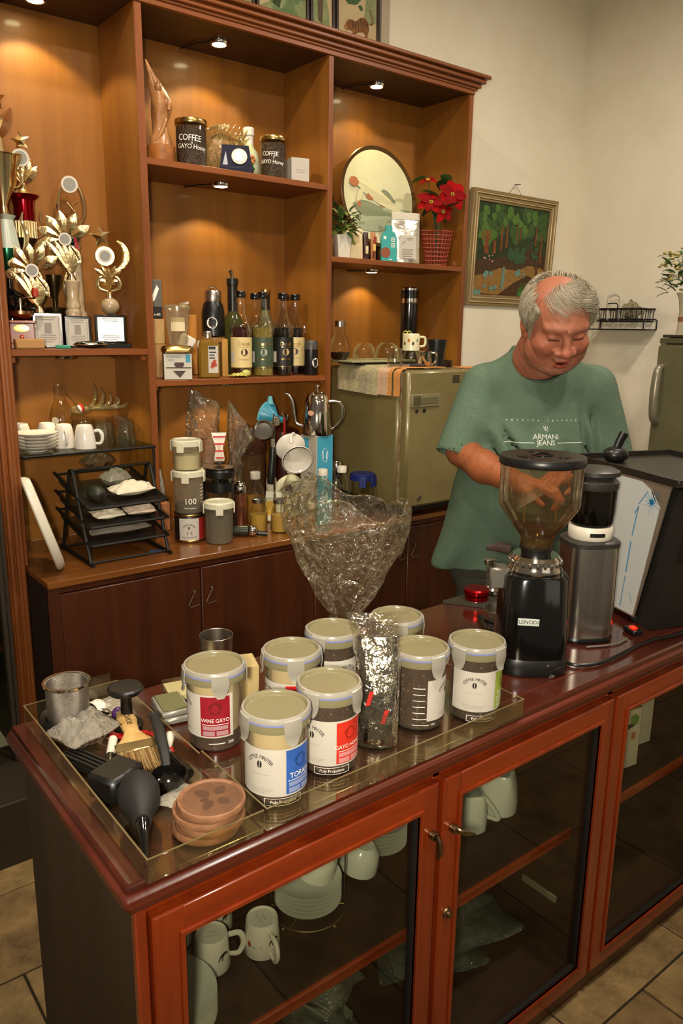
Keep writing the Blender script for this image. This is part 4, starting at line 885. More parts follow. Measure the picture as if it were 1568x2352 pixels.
# mesh organiser under the riser
MESHM = film('black_wire_mesh', '000000', rough=.4); 
nt = MESHM.node_tree; N = nt.nodes; [N.remove(n) for n in list(N)]
o_ = N.new('ShaderNodeOutputMaterial'); tr = N.new('ShaderNodeBsdfTransparent'); df = N.new('ShaderNodeBsdfPrincipled'); df.inputs['Base Color'].default_value = (.012, .011, .009, 1)
mx = N.new('ShaderNodeMixShader'); tc = N.new('ShaderNodeTexCoord'); ck = N.new('ShaderNodeTexChecker'); ck.inputs['Scale'].default_value = 420
nt.links.new(tc.outputs['Object'], ck.inputs['Vector']); m1 = N.new('ShaderNodeMath'); m1.operation = 'MULTIPLY_ADD'; m1.inputs[1].default_value = .5; m1.inputs[2].default_value = .45
nt.links.new(ck.outputs['Fac'], m1.inputs[0]); nt.links.new(m1.outputs[0], mx.inputs[0]); nt.links.new(tr.outputs[0], mx.inputs[1]); nt.links.new(df.outputs[0], mx.inputs[2]); nt.links.new(mx.outputs[0], o_.inputs[0])
t = thing('file_organiser', 'black wire mesh organiser with three sloping trays under the glass riser', 'organiser', (0, 0, ZB))
FL, FR = (.832, 1.095)
for x in (FL, FR):
    g = G(); up = [(x, 2.32, .004), (x, 2.42, .24), (x, 2.435, .275), (x, 2.452, .285), (x, 2.47, .275), (x, 2.482, .24), (x, 2.575, .004)]
    g.tube(up, .006, 8); g.tube([(x, 2.30, .005), (x, 2.60, .005)], .006, 8); g.build('side_frame', BLACKM, t)
g = G(); g.tube([(FL, 2.452, .285), (FR, 2.452, .285)], .004, 8); g.build('top_bar', BLACKM, t)
for yy in (2.33, 2.57): G().tube([(FL, yy, .006), (FR, yy, .006)], .004, 6).build('foot_bar', BLACKM, t)
for k, z in enumerate((.055, .115, .175)):
    y0, y1, zf, zb = 2.335, 2.60, z, z+.045
    g = G(); g.add([(FL+.006, y0, zf), (FR-.006, y0, zf), (FR-.006, y1, zb), (FL+.006, y1, zb)], [(0, 1, 2, 3)])
    for x in (FL+.006, FR-.006): g.add([(x, y0, zf), (x, y1, zb), (x, y1, zb+.03), (x, y0, zf+.012)], [(0, 1, 2, 3)])
    tr_ = g.build('mesh_tray', MESHM, t, smooth=False)
    g = G(); 
    for x in (FL, FR): g.tube([(x, y0-.02, zf+.008), (x, y1+.02, zb+.032)], .005, 6)
    g.tube([(FL, y0, zf+.003), (FR, y0, zf+.003)], .005, 6); g.tube([(FL, y1, zb+.03), (FR, y1, zb+.03)], .004, 6); g.build('tray_rim', BLACKM, tr_)
def pack(name, x, y, z, sx, sy, sz, mt, lb, cat, rz=0., seed=0, rx=0., group=None, puff=.25):
    rr = random.Random(seed); n = 16; g = G()
    ph = [rr.uniform(0, 6) for _ in range(8)]
    def f(u, v, top):
        x_ = (u-.5)*2*sx; y_ = (v-.5)*2*sy; e = (sin(pi*u)**.5)*(sin(pi*v)**.5)
        q = e*(1+puff*(sin(9*u+ph[0])*cos(7*v+ph[1])+.6*sin(17*u+11*v+ph[2])+.4*sin(23*v-13*u+ph[3])))
        return (x_*(1+.05*sin(8*v+ph[4])), y_*(1+.06*sin(9*u+ph[5])), sz*(.5+.5*q) if top else sz*.5-sz*.48*max(min(e, 1), 0))
    g.sheet(lambda u, v: f(u, v, 1), n, n); g.sheet(lambda u, v: f(u, v, 0), n, n)
    o = g.build(name, mt, ang=180); return place(o, x, y, z, lb, cat, rz, group, rx)
TR = radians(9.6)
LIN = M('white_packets', 'd9cfb4', .5, bump=(45, .6)); 
pack('napkin_pack', 1.01, 2.405, ZB+.194, .075, .035, .045, LIN, 'crumpled white napkin package on the top organiser tray', 'package', radians(10), 1, TR)
pack('plastic_bag', .99, 2.49, ZB+.212, .05, .03, .06, FILMW, 'milky plastic bag bunched behind the white napkin package', 'bag', .3, 7, TR)
pack('plastic_bag', .92, 2.40, ZB+.130, .05, .04, .032, LIN, 'white packet wrapped in plastic on the middle organiser tray', 'package', .1, 2, TR)
pack('napkin_pack', 1.03, 2.40, ZB+.130, .05, .04, .034, M('pinkish_packet', 'c9b6a0', .5, bump=(40, .5)), 'pinkish wrapped packet on the right of the middle tray', 'package', -.1, 3, TR)
pack('plastic_bag', .96, 2.42, ZB+.076, .10, .05, .034, FILMW, 'flat clear plastic bags on the lowest organiser tray', 'bag', .0, 4, TR)
pack('plastic_bag', .985, 2.63, ZB+.238, .055, .03, .075, FILM, 'clear bag tied upright behind the top tray', 'bag', .2, 9)
t = thing('air_blower', 'dark green rubber blower bulb on the top organiser tray', 'blower', (.888, 2.395, ZB+.188), radians(20))
G().ell((0, 0, .027), (.026, .033, .026), None, 20, 12).build('bulb', M('olive_rubber', '2c2d1f', .45), t); G().lathe([(.009, 0), (.008, .012), (0, .012)], 12, T(0, -.03, .024, pi/2)).build('nozzle', RUBBER, t)
t = thing('plastic_board', 'white oval plastic board leaning against the post at the left', 'board', (.745, 2.345, ZB))
out = [(.11*cos(a), .155+.155*sin(a)) for a in np.linspace(0, 2*pi, 41)[:-1]]
g = G(); m_ = T(0, 0, 0, 0, radians(-17), 0) @ T(0, 0, 0, 0, 0, radians(78))
g.loft([[(x*k+.01, y, .155+(z-.155)*k) for x, z in out] for y, k in ((.008, .9), (.010, .97), (.006, 1), (-.004, .99), (-.016, .93), (-.018, .8))], True, m_); g.build('board', WPLAS, t)
o = G().box(-.02, .02, -.008, .008, 0, .006, .002).build('blue_clip', M('clip_blue', '1f4c86', .5)); place(o, 1.062, 2.35, ZB, 'tiny blue plastic clip on the worktop beside the organiser', 'clip', -.2)
# ================================================================== centre bay: stacked boxes, bottles, tools
# can with two containers on top
t = thing('coffee_can', 'round tin with a printed coffee label under two stacked plastic boxes', 'can', (1.232, 2.431, ZB))
lathe([(0, 0), (.051, 0), (.053, .003), (.053, .096), (.051, .1), (0, .1)], 34).build('can', M('can_black', '1d1612', .4), t)
for z in (.002, .094): lathe([(.0535, z), (.055, z+.002), (.055, z+.006), (.0535, z+.008)], 34).build('can_rim', GOLDLID, t)
a = tocam(1.232, 2.431); g = G(); sector(g, .0536, a-.72, a+.62, .008, .088, 16); l_ = g.build('label', PAPER, t)
g = G(); sector(g, .0539, a+.62, a+1.3, .008, .088, 8); g.build('label_red', M('label_red_dark', '8f2119', .5), l_)
def logo(par, r, a, z, s=1., name='lettering'):
    fn = cyl_fn(r, a, z); g = G(); arc_text(g, 'COFFEE MASTER', .0085*s, .023*s, fn, 0, -.012*s, 1.9)
    for sg in (-1, 1): g.add([fn(sg*.0007*s+sg*.0032*s*abs(sin(q))*(1 if True else 0), .0058*s*cos(q)-.001*s) for q in np.linspace(0, pi, 10)], [tuple(range(10))])
    return g.build(name, INK, par)
logo(l_, .0541, a-.05, .055)
g = G(); text_on(g, '5 E', .016, cyl_fn(.0541, a-.03, .036), 1.1); sector(g, .0541, a-.6, a+.5, .022, .0228, 8); sector(g, .0541, a-.5, a+.4, .0185, .0193, 8); g.build('handwriting', M('pen_ink', '3a3530', .6), l_)
def tub(x, y, z, r, h, lb, fill=None, fh=.0, rz=0., rlid=None, marks=False):
    t = thing('plastic_tub', lb, 'container', (x, y, z), rz, 'round plastic tubs on the base cupboard')
    if fill: lathe([(0, .003), (r-.004, .003), (r-.003, fh), (r*.5, fh+.006), (0, fh+.002)], 30).build('contents', fill, t)
    lathe([(0, 0), (r-.004, 0), (r, .004), (r*1.03, h-.02), (r*1.03, h-.012)], 36).build('body', FROST, t)
    rl = rlid or r*1.12
    lathe([(r*1.0, h-.022), (rl, h-.022), (rl, h-.004), (rl-.004, h), (rl-.010, h), (rl-.012, h-.004), (0, h-.004)], 36).build('lid', FROST2, t)
    for k in range(4):
        aa = k*pi/2+.6; g = G(); g.box(-.013, .013, -.0025, .0025, h-.042, h-.006, .002, T(rl*cos(aa), rl*sin(aa), 0, 0, 0, aa+pi/2)); g.build('lid_clip', FROST2, t)
    return t
FROST2 = M('frosted_lid_pale', 'cfcbb0', .25, coat=.3)
tb = tub(1.232, 2.431, ZB+.102, .050, .152, 'clear plastic tub with large white figures standing on the coffee can', BEANS_D, .03, .3)
a = tocam(1.232, 2.431, -12); g = G(); text_on(g, '100', .03, cyl_fn(.0513, a, .045)); text_on(g, 'Poly Propylene', .007, cyl_fn(.0513, a, .022))
for k in range(6): sector(g, .0515, a+.75, a+1.2, .04+.012*k, .0412+.012*k, 4)
g.build('printing', WINK, tb)
tub(1.228, 2.431, ZB+.255, .047, .105, 'milky plastic tub on top of the stacked tubs', M('pale_powder', 'd9d0ac', .8), .05, .1)
tub(1.302, 2.345, ZB, .047, .148, 'plastic tub three quarters full of dark roasted beans', BEANS_D, .105, .5)
pack('snack_pouch', 1.19, 2.62, ZB+.165, .03, .055, .03, M('grey_pouch', '8f8c82', .4), 'grey printed pouch propped beside the stacked tubs', 'pouch', .2, 5, radians(80))
o = box(-.05, .03, -.04, .04, 0, .108, .003).build('carton', M('terracotta_card', 'a3683c', .7)); place(o, 1.20, 2.62, ZB, 'reddish brown carton under the grey pouch', 'box')
# french press with a sweet sachet
t = thing('french_press', 'french press with black frame and lid behind the bean tub', 'coffee press', (1.395, 2.50, ZB), radians(120))
lathe(shell([(.047, .012), (.047, .2)], .002), 30).build('glass_beaker', GLASS, t)
lathe([(.0, .004), (.05, .004), (.052, .01), (.052, .02), (0, .02)], 30).build('foot', BLACK, t)
for k in range(4): G().tube([(.05*cos(k*pi/2+.5), .05*sin(k*pi/2+.5), .01), (.05*cos(k*pi/2+.5), .05*sin(k*pi/2+.5), .17)], .003, 6).build('frame_strut', BLACK, t)
lathe([(.048, .145), (.052, .147), (.052, .178), (.048, .18)], 30).build('frame_ring', BLACK, t)
lathe([(.05, .198), (.055, .2), (.055, .222), (.048, .23), (0, .234)], 30).build('lid', BLACK, t); lathe([(.0, .232), (.045, .23), (.052, .2335), (.052, .236), (0, .238)], 28).build('lid_top', STEEL, t)
G().tube([(0, 0, .02), (0, 0, .25)], .003, 8).build('plunger_rod', CHROME, t); lathe([(0, .25), (.018, .247), (.02, .252), (0, .256)], 16).build('plunger_knob', BLACK, t)
G().tube([(.05, -.01, .165), (.085, -.03, .165), (.09, -.03, .08), (.052, -.01, .05)], .007, 8).build('handle', BLACK, t)
t = thing('candy_sachet', 'red and white sweet sachet standing on the press knob', 'sachet', (1.395, 2.50, ZB+.2567), radians(-25))
g = G(); g.loft([[(-w, -d, z), (w, -d, z), (w, d, z), (-w, d, z)] for w, d, z in ((.017, .002, 0), (.019, .006, .01), (.013, .008, .05), (.024, .003, .09), (.027, .001, .105))]); g.build('wrapper', M('sachet_white', 'e3d6c4', .3), t)
g = G(); 
for k in range(4): g.box(-.022+.003*k, .024-.003*k, -.0085, -.008, .088-.026*k, .094-.026*k, 0)
g.build('red_print', M('sachet_red', 'c0332c', .4), t); g = G(); text_on(g, 'MOD', .013, lambda u, v: (-v, -.0087, .05+u)); g.build('lettering', M('sachet_red', ''), t)
def filmbag(name, prof, lb, cat, loc, rz, mt, seed, n=40, flute=.12, closed=True):
    rr = random.Random(seed); ph = [rr.uniform(0, 6.3) for _ in range(6)]; rings = []
    for z, rx, ry, cx, tilt in prof:
        ring = []
        for i in range(n):
            a = 2*pi*i/n; k = 1+flute*(sin(5*a+ph[0]+z*9)+.7*sin(9*a+ph[1]-z*16)+.5*sin(14*a+ph[2]+z*25))*.6
            ring.append((cx+rx*k*cos(a), ry*k*sin(a), z+tilt*cos(a)+.006*sin(6*a+ph[3]+z*20)))
        rings.append(ring)
    # finer rings
    fine = []
    for A, B in zip(rings, rings[1:]):
        for s in np.linspace(0, 1, 5)[:-1]:
            fine.append([tuple(np.array(p)*(1-s)+np.array(q)*s+np.array([.0035*sin(40*p[2]+9*i_+ph[4]+s*5), .0035*cos(37*p[2]+7*i_+s*6), 0])) for i_, (p, q) in enumerate(zip(A, B))])
    fine.append(rings[-1]); g = G().loft(fine, False)
    o = g.build(name, mt, ang=180); o.location = (loc[0], loc[1], loc[2]+.0012); o.rotation_euler = (0, 0, rz); return tag(o, lb, cat)
filmbag('plastic_bag', [(0, .035, .025, 0, 0), (.1, .05, .035, 0, 0), (.2, .055, .028, -.005, 0), (.32, .06, .02, -.01, .0), (.39, .058, .015, -.012, -.015), (.48, .055, .01, .0, -.03)], 'tall clear plastic bag standing behind the french press', 'bag', (1.412, 2.625, ZB), radians(-25), FILM, 3)
filmbag('plastic_bag', [(0, .03, .02, 0, 0), (.14, .032, .022, .01, 0), (.26, .026, .016, .02, 0), (.33, .05, .016, .04, -.005), (.42, .035, .01, .03, -.045)], 'twisted clear plastic bag leaning beside the brown pitcher', 'bag', (1.49, 2.578, ZB), radians(-25), FILM, 8)
# tools in the middle
t = thing('cocktail_shaker', 'small copper shaker with domed steel cap', 'shaker', (1.472, 2.485, ZB))
lathe([(0, 0), (.022, 0), (.024, .003), (.024, .13), (0, .131)], 24).build('body', M('copper_pink', 'b5785a', .25, .9), t); lathe([(.024, .131), (.025, .135), (.023, .16), (.014, .174), (.006, .178), (0, .18)], 24).build('cap', CHROME, t)
WCAP = WPLAS
def juice(x, y, r, h, lb, col, cap, lid_r, group):
    t = thing('juice_bottle', lb, 'bottle', (x, y, ZB), 0, group)
    lathe([(0, .003), (r-.002, .003), (r-.002, h*.52), (0, h*.52)], 26).build('juice', M('juice_'+col, col, .3), t)
    lathe([(0, 0), (r-.003, 0), (r, .004), (r, h*.55), (r*.92, h*.66), (lid_r, h*.8), (lid_r, h*.9)], 28).build('glass', GLASS, t)
    lathe([(0, h*.86), (lid_r+.001, h*.86), (lid_r+.002, h*.87), (lid_r+.002, h*.99), (lid_r, h), (0, h)], 24).build('cap', cap, t)
juice(1.560, 2.518, .037, .198, 'large bottle of orange juice with a white cap', 'a5752f', WCAP, .018, 'juice bottles on the base cupboard')
juice(1.497, 2.398, .034, .124, 'small bottle of yellow juice with a silver cap, beside the lying tamper', 'b08a3c', STEEL, .022, 'juice bottles on the base cupboard')
juice(1.557, 2.346, .034, .124, 'small bottle of yellow juice with a silver cap, nearest the big plastic bag', 'b58f40', STEEL, .022, 'juice bottles on the base cupboard')
for x, y, lb in ((1.63, 2.372, 'clear water bottle with white cap, left of three in the row behind the bag'), (1.70, 2.272, 'clear water bottle with white cap, middle of three in the row behind the bag'), (1.80, 2.285, 'clear water bottle with white cap before the blue kettle box')):
    t = thing('water_bottle', lb, 'bottle', (x, y, ZB), 0, 'water bottles with white caps')
    lathe([(0, 0), (.032, 0), (.034, .004), (.034, .15), (.028, .18), (.016, .2), (.016, .215)], 26).build('bottle', GLASS, t); lathe([(0, .208), (.018, .208), (.0185, .228), (.017, .231), (0, .231)], 22).build('cap', WPLAS, t)
for x, y, h, c_, lb in ((1.578, 2.268, .12, STEEL, 'small jar with steel lid behind the big plastic bag'), (1.640, 2.262, .112, WPLAS, 'tiny bottle with white cap behind the big plastic bag')):
    t = thing('small_bottle', lb, 'bottle', (x, y, ZB)); r = .03 if c_ is STEEL else .02
    lathe([(0, .003), (r-.002, .003), (r-.002, h*.5), (0, h*.5)], 22).build('juice', M('juice_a5752f', ''), t); lathe([(0, 0), (r, 0), (r, h*.6), (r*.6, h*.78), (r*.6, h*.84)], 22).build('glass', GLASS, t); lathe([(0, h*.82), (r*.68, h*.82), (r*.68, h), (0, h)], 20).build('cap', c_, t)
t = thing('jerrycan', 'small white plastic jerrycan with yellow liquid and screw cap', 'canister', (1.655, 2.478, ZB), radians(-35))
JER = M('milky_plastic', 'd8d3b4', .4, sub=.1)
g = G(); g.box(-.065, .065, -.035, .035, 0, .10, .008); g.build('body', JER, t); box(-.063, -.02, -.0353, -.035, .03, .085, 0).build('yellow_liquid', M('yellow_liquid', 'd0a53a', .4), t)
g = G(); g.loft([[(x0, -y0, z), (x1, -y0, z), (x1, y0, z), (x0, y0, z)] for x0, x1, y0, z in ((-.062, .062, .032, .098), (-.06, -.02, .028, .122), (-.052, -.028, .018, .128))]); g.build('shoulder', JER, t)
G().tube([(-.025, 0, .12), (.0, 0, .15), (.035, 0, .165), (.058, 0, .15), (.062, 0, .10)], [.014, .017, .02, .02, .02], 12).build('grip', JER, t)
lathe([(0, .126), (.02, .126), (.021, .15), (.019, .168), (0, .17)], 22).build('cap', WPLAS, t).location = (-.04, 0, 0)
BRN = M('brown_plastic', '3c1f14', .25, coat=.3)
t = thing('brown_pitcher', 'dark brown lidded glass pitcher behind the portafilter', 'pitcher', (1.60, 2.615, ZB))
lathe([(0, 0), (.055, 0), (.058, .28), (0, .281)], 28).build('body', M('brown_glass', '5a4128', .1, trans=.4), t); lathe([(.059, .255), (.062, .26), (.062, .335), (.05, .36), (0, .362)], 28).build('lid', BRN, t); lathe([(0, 0), (.060, 0), (.060, .10), (0, .1)], 28).build('base', BRN, t)
t = thing('brown_pitcher', 'maroon plastic pitcher behind the white dripper', 'pitcher', (1.775, 2.64, ZB)); lathe([(0, 0), (.06, 0), (.066, .29), (.062, .33), (.03, .345), (0, .345)], 28).build('body', M('maroon_plastic', '33120d', .25, coat=.4), t)
# tool stand: pole with hooks carrying portafilter, funnel and dripper
t = thing('tool_stand', 'thin steel stand with hooks for portafilter, funnel and dripper', 'stand', (1.573, 2.405, ZB))
lathe([(0, 0), (.018, 0), (.018, .006), (.004, .012), (0, .012)], 24).build('base', STEEL, t); G().tube([(0, 0, .01), (0, 0, .43)], .0035, 8).build('pole', CHROME, t)
for a, z in ((2.6, .40), (0.1, .40), (.0, .28)): G().tube([(0, 0, z), (.035*cos(a), .035*sin(a), z-.006), (.06*cos(a), .06*sin(a), z+.002), (.066*cos(a), .066*sin(a), z+.022)], .002, 6).build('hook', CHROME, t)
G().box(-.006, .02, -.01, .004, .385, .42, .003).build('clamp', CHROME, t)
t = thing('funnel', 'light blue plastic funnel hanging on the tool stand', 'funnel', (1.602, 2.475, 1.193), radians(20))
FUN = M('funnel_blue', '5fa3ad', .35); FUNI = M('funnel_blue_deep', '2d7f96', .35)
m_ = T(0, 0, 0, radians(70), 0, 0)
G().lathe([(.052, 0), (.054, .002), (.05, .012), (.012, .05), (.009, .085), (.007, .085), (.01, .048), (.047, .012), (.05, .002)], 32, T(0, 0, .0, radians(100), 0, 0) @ T(0, 0, -.02)).build('cone', FUNI, t)
g = G(); g.tube([(.053*cos(a), -.0, .053*sin(a)) for a in np.linspace(0, 2*pi, 33)[:-1]], .004, 6, True, T(0, .016, 0, radians(10))); g.build('rim', FUN, t)
G().tube([(0, 0, .045), (0, .0, .075)], [.014, .007], 10).build('spout', FUN, t)
t = thing('portafilter', 'steel portafilter hanging with its black handle down', 'portafilter', (1.512, 2.38, 1.125), radians(-20))
m_ = T(0, 0, .03, radians(75), 0, radians(-12))
G().lathe([(.028, -.03), (.036, -.028), (.038, 0), (.038, .012), (.034, .014), (.033, 0), (.03, -.02), (0, -.022)], 30, m_).build('basket', CHROME, t)
G().tube([(.03, -.005, .0), (.032, -.008, -.03)], .008, 10).build('neck', CHROME, t)
G().tube([(.032, -.008, -.03), (.03, -.010, -.06), (.024, -.012, -.13), (.02, -.012, -.165)], [.011, .013, .015, .012], 12).build('handle', BLACK, t)
t = thing('stir_stick', 'red stick hanging on the tool stand', 'stick', (1.608, 2.39, 1.195)); G().tube([(0, 0, 0), (.0, -.002, -.13)], .0042, 8).build('stick', M('red_enamel', '8f1712', .3, coat=.4), t); G().tube([(0, 0, 0), (-.006, .006, .018)], .003, 6).build('eyelet', CHROME, t)
t = thing('dripper', 'white ceramic pour-over dripper hanging sideways by its handle', 'dripper', (1.605, 2.325, 1.073), 0)
m_ = Vector((.28, .84, .34)).to_track_quat('Z', 'Y').to_matrix().to_4x4()
G().lathe([(.056, -.055), (.058, -.053), (.02, .01), (.014, .028), (.044, .034), (.056, .042), (.056, .046), (.03, .042), (0, .04)], 34, m_).build('cone', WHITE, t); G().lathe([(.052, -.055), (.016, .01), (0, .012)], 30, m_).build('inner_wall', WHITE, t)
G().tube([(-.025, -.02, .040), (-.015, -.005, .062), (.005, .008, .07), (.022, .02, .055), (.02, .02, .018)], .0048, 8).build('handle', WHITE, t)
# gooseneck kettle on its blue box
t = thing('kettle_box', 'tall blue and grey coffee press box under the gooseneck kettle', 'box', (1.745, 2.372, ZB), radians(-81))
BLU = M('box_blue', '3f97b3', .5)
box(-.043, .043, -.043, .043, 0, .345, .001).build('box_body', M('box_grey', 'a39c8a', .6), t); box(.0428, .0436, -.042, .042, .001, .344, 0).build('blue_side', BLU, t)
p_ = box(-.042, .042, -.0436, -.0431, .001, .344, 0).build('front_panel', M('box_grey', ''), t)
g = G(); g.box(-.036, .0, -.0444, -.044, .25, .335, 0); g.build('blue_tag', BLU, p_)
g = G(); text_on(g, 'PRESS', .014, flat_fn(-.0442, .012, .20)); text_on(g, 'ESPRESSO', .014, flat_fn(-.0442, .004, .182), .9); g.build('lettering', INK, p_)
g = G()
for k, z in enumerate((.27, .19, .11)):
    ring = [(.044, .016*cos(a)*1.0, z+.026*sin(a)) for a in np.linspace(0, 2*pi, 25)[:-1]]; g.tube(ring, .0007, 4, True); g.tube([(.044, -.010, z+.014), (.044, -.007, z-.014), (.044, .007, z-.014), (.044, .010, z+.014)], .0012, 4)
g.build('cup_drawing', WINK, t)
t = thing('gooseneck_kettle', 'polished steel gooseneck kettle standing on the blue box', 'kettle', (1.745, 2.372, ZB+.3455), radians(-38))
lathe([(0, 0), (.054, 0), (.056, .006), (.046, .128), (.043, .132), (0, .132)], 36).build('body', CHROME, t)
lathe([(.044, .132), (.042, .136), (.034, .152), (.02, .161), (.006, .164), (.004, .172), (.009, .18), (.007, .186), (0, .187)], 28).build('lid', CHROME, t)
G().tube([(-.05, 0, .03), (-.078, 0, .042), (-.085, 0, .075), (-.09, 0, .115), (-.104, 0, .145), (-.12, 0, .152)], [.01, .008, .0065, .0055, .005, .0045], 10).build('spout', CHROME, t)
G().tube([(.045, 0, .124), (.075, 0, .125), (.096, 0, .105), (.093, 0, .06), (.07, 0, .03), (.052, 0, .022)], .006, 10, flat=.7).build('handle', CHROME, t)
fn = cyl_fn(.0525, radians(-115), .085); g = G(); g.add([fn(.013*cos(q), .010*sin(q)) for q in np.linspace(0, 2*pi, 17)[:-1]], [tuple(range(16))]); g.build('sticker', M('kettle_sticker', 'c99a7c', .5), t)
t = thing('steel_canisters', 'small stack of polished steel canisters beside the kettle box', 'canister', (1.885, 2.43, ZB)); 
for k in range(3): lathe([(0, .075*k), (.022, .075*k), (.024, .075*k+.004), (.024, .075*k+.066), (.02, .075*k+.0745), (0, .075*k+.0745)], 24).build('canister', CHROME, t)
t = thing('lidded_box', 'clear container with a dark blue clip lid beside the fridge', 'container', (1.965, 2.36, ZB), radians(20))
lathe(shell([(.04, 0), (.046, .155)], .0015), 30).build('body', GLASS, t); lathe([(.044, .15), (.052, .15), (.052, .172), (.046, .176), (0, .172)], 30).build('lid', M('lid_navy', '17245e', .35), t)
for k in range(3): G().box(-.014, .014, -.003, .003, .125, .165, .002, T(.0525*cos(-2.6+k*.95), .0525*sin(-2.6+k*.95), 0, 0, 0, -2.6+k*.95+pi/2)).build('lid_clip', M('lid_navy', ''), t)
t = thing('tamper_tool', 'dark bottle-shaped tool with chrome end lying on the worktop', 'tool', (1.405, 2.36, ZB+.021), radians(-35))
G().tube([(-.06, .0, .0), (-.02, 0, 0), (.02, 0, 0)], [.014, .019, .02], 16).build('body', M('dark_green_tool', '262a20', .3), t); G().ell((.035, 0, 0), (.022, .02, .0205), None, 18, 12).build('chrome_end', CHROME, t); G().tube([(.05, 0, -.008), (.09, -.0, -.012)], [.009, .008], 10).build('handle', BLACK, t)
# ================================================================== small fridge and what stands on it
t = thing('small_fridge', 'old grey green metal mini fridge with rusty door seam on the cupboard', 'fridge', (0, 0, ZB))
FRM = M('fridge_enamel', '786c44', .35, .1, noise=(5, '6c603a'), coat=.2, bump=(200, .03)); FX0, FX1 = 2.03, 2.52
box(FX0, FX1, 2.235, 2.70, .052, .587, .012).build('body', FRM, t); box(FX0+.004, FX1-.004, 2.222, 2.236, .06, .58, .003).build('door_seal', M('rusty_seal', '6b4a2a', .8, noise=(30, '8f8262')), t)
d_ = box(FX0, FX1, 2.178, 2.223, .052, .587, .014).build('door', FRM, t)
h = G(); h.box(FX0+.012, FX0+.165, 2.171, 2.18, .448, .498, .006); h.build('handle_plate', M('handle_olive', '77704e', .4), d_)
h = G(); h.box(FX0+.022, FX0+.058, 2.168, 2.173, .455, .491, .002); h.build('handle_badge', M('handle_brown', '4b4128', .5), d_); h = G(); h.box(FX0+.06, FX0+.155, 2.1685, 2.173, .46, .486, .008); h.build('handle_recess', M('handle_recess', '5f593d', .4), d_)
g = G(); 
for k, (x, z) in enumerate(((.045, .434), (.085, .434))): g.cyl((0, 0), .008, 0, .004, 12, T(FX0+x, 2.178, z, pi/2))
g.build('screw_cover', BLACK, d_, kind='stuff'); G().cyl((0, 0), .011, 0, .005, 16, T(FX0+.075, 2.178, .09, pi/2)).build('lock', IRON, d_)
g = G()
for k in range(4): g.box(FX0+.235, FX0+.275, 2.1772, 2.1778, .535+.008*k, .54+.008*k, 0)
g.build('badge_print', INK, d_)
for x in (FX0+.04, FX1-.04):
    for y in (2.25, 2.65): box(x-.02, x+.02, y-.02, y+.02, 0, .054, .003).build('foot', BLACK, t)
box(FX0+.06, FX1-.06, 2.27, 2.64, .01, .052, 0).build('undercarriage', BLACK, t)
ZF = ZB+.587+.0006
rings = []
t = thing('hand_towel', 'faded yellow floral towel with orange border hanging over the fridge edge', 'towel', (0, 0, ZF))
TOW = M('towel_floral', 'c9bb83', .95, noise=(28, 'a8a08a'), bump=(220, .6)); TOB = M('towel_orange', 'c98a4a', .95, bump=(220, .5)); TOP_ = M('towel_pink', 'cda98a', .95, bump=(220, .5))
prof = [(.235, .004), (.10, .005), (.03, .005), (.004, .003), (-.006, -.006), (-.008, -.03), (-.006, -.06), (-.008, -.10)]
def towel(y0, y1, dz, lift):
    def f(u, v):
        i = u*(len(prof)-1); k = min(int(i), len(prof)-2); s = i-k; d = prof[k][0]*(1-s)+prof[k+1][0]*s; z = prof[k][1]*(1-s)+prof[k+1][1]*s
        y = y0+(y1-y0)*v; w = .003*sin(22*v+1)+.002*sin(40*v)
        if z < -.006: d -= abs(w)+.002; z *= (1+dz*(v-.5))
        return (FX0+d+(.0 if d > 0 else 0)-lift, y, z+lift+(.004*abs(sin(9*v)) if d > .02 else 0))
    return f
g = G().sheet(towel(2.60, 2.345, .1, 0), 28, 20); g.build('cloth', TOW, t, ang=180)
for y0, y1, mt, nm in ((2.345, 2.285, TOP_, 'printed_band'), (2.285, 2.262, TOB, 'orange_border'), (2.25, 2.215, TOB, 'under_border')): G().sheet(towel(y0, y1, .0, .0), 28, 5).build(nm, mt, t, ang=180)
t = thing('serving_tray', 'flat greenish tray on dark feet on top of the fridge', 'tray', (2.12, 2.55, ZF)); box(-.145, .20, -.10, .10, .018, .026, .003).build('plate', M('tray_sage', '9b9a72', .35, coat=.3), t); box(-.08, .18, -.08, .08, .008, .018, .002).build('base', M('tray_dark', '1d1710', .5), t)
ZT = ZF+.027
o_ = thing('bulb_bottle', 'light-bulb-shaped clear bottle with steel cap on the tray', 'bottle', (1.992, 2.555, ZT)); lathe([(0, 0), (.03, 0), (.042, .02), (.045, .045), (.036, .075), (.022, .1), (.018, .125), (.018, .14)], 28).build('glass', GLASS, o_); lathe([(0, .13), (.02, .13), (.021, .15), (.018, .154), (0, .155)], 20).build('cap', STEEL, o_); lathe([(0, .001), (.029, .001), (.04, .018), (.043, .03), (0, .03)], 26).build('contents', M('dark_syrup', '2a1a10', .3), o_)
gl_ = 'upturned glass cups on the fridge tray'
cup_down(2.078, 2.50, ZT, radians(205), 'upturned clear glass cup on the tray beside the bulb bottle', gl_, GLASS, .026, .050, .066, 'glass_cup')
cup_down(2.197, 2.495, ZT, radians(15), 'upturned clear glass cup in the middle of the tray', gl_, GLASS, .028, .054, .068, 'glass_cup')
t = thing('glass_tumbler', 'upturned clear tumbler at the front corner of the fridge', 'glass', (2.075, 2.31, ZF+.009)); lathe([(.03, 0), (.029, .03), (.027, .066), (.024, .07), (0, .068), (0, .062), (.024, .062), (.028, 0)], 26).build('glass', GLASS, t)
t = thing('tall_thermos', 'tall black thermos with steel bands and yellow emblem at the back', 'thermos', (2.435, 2.625, ZF))
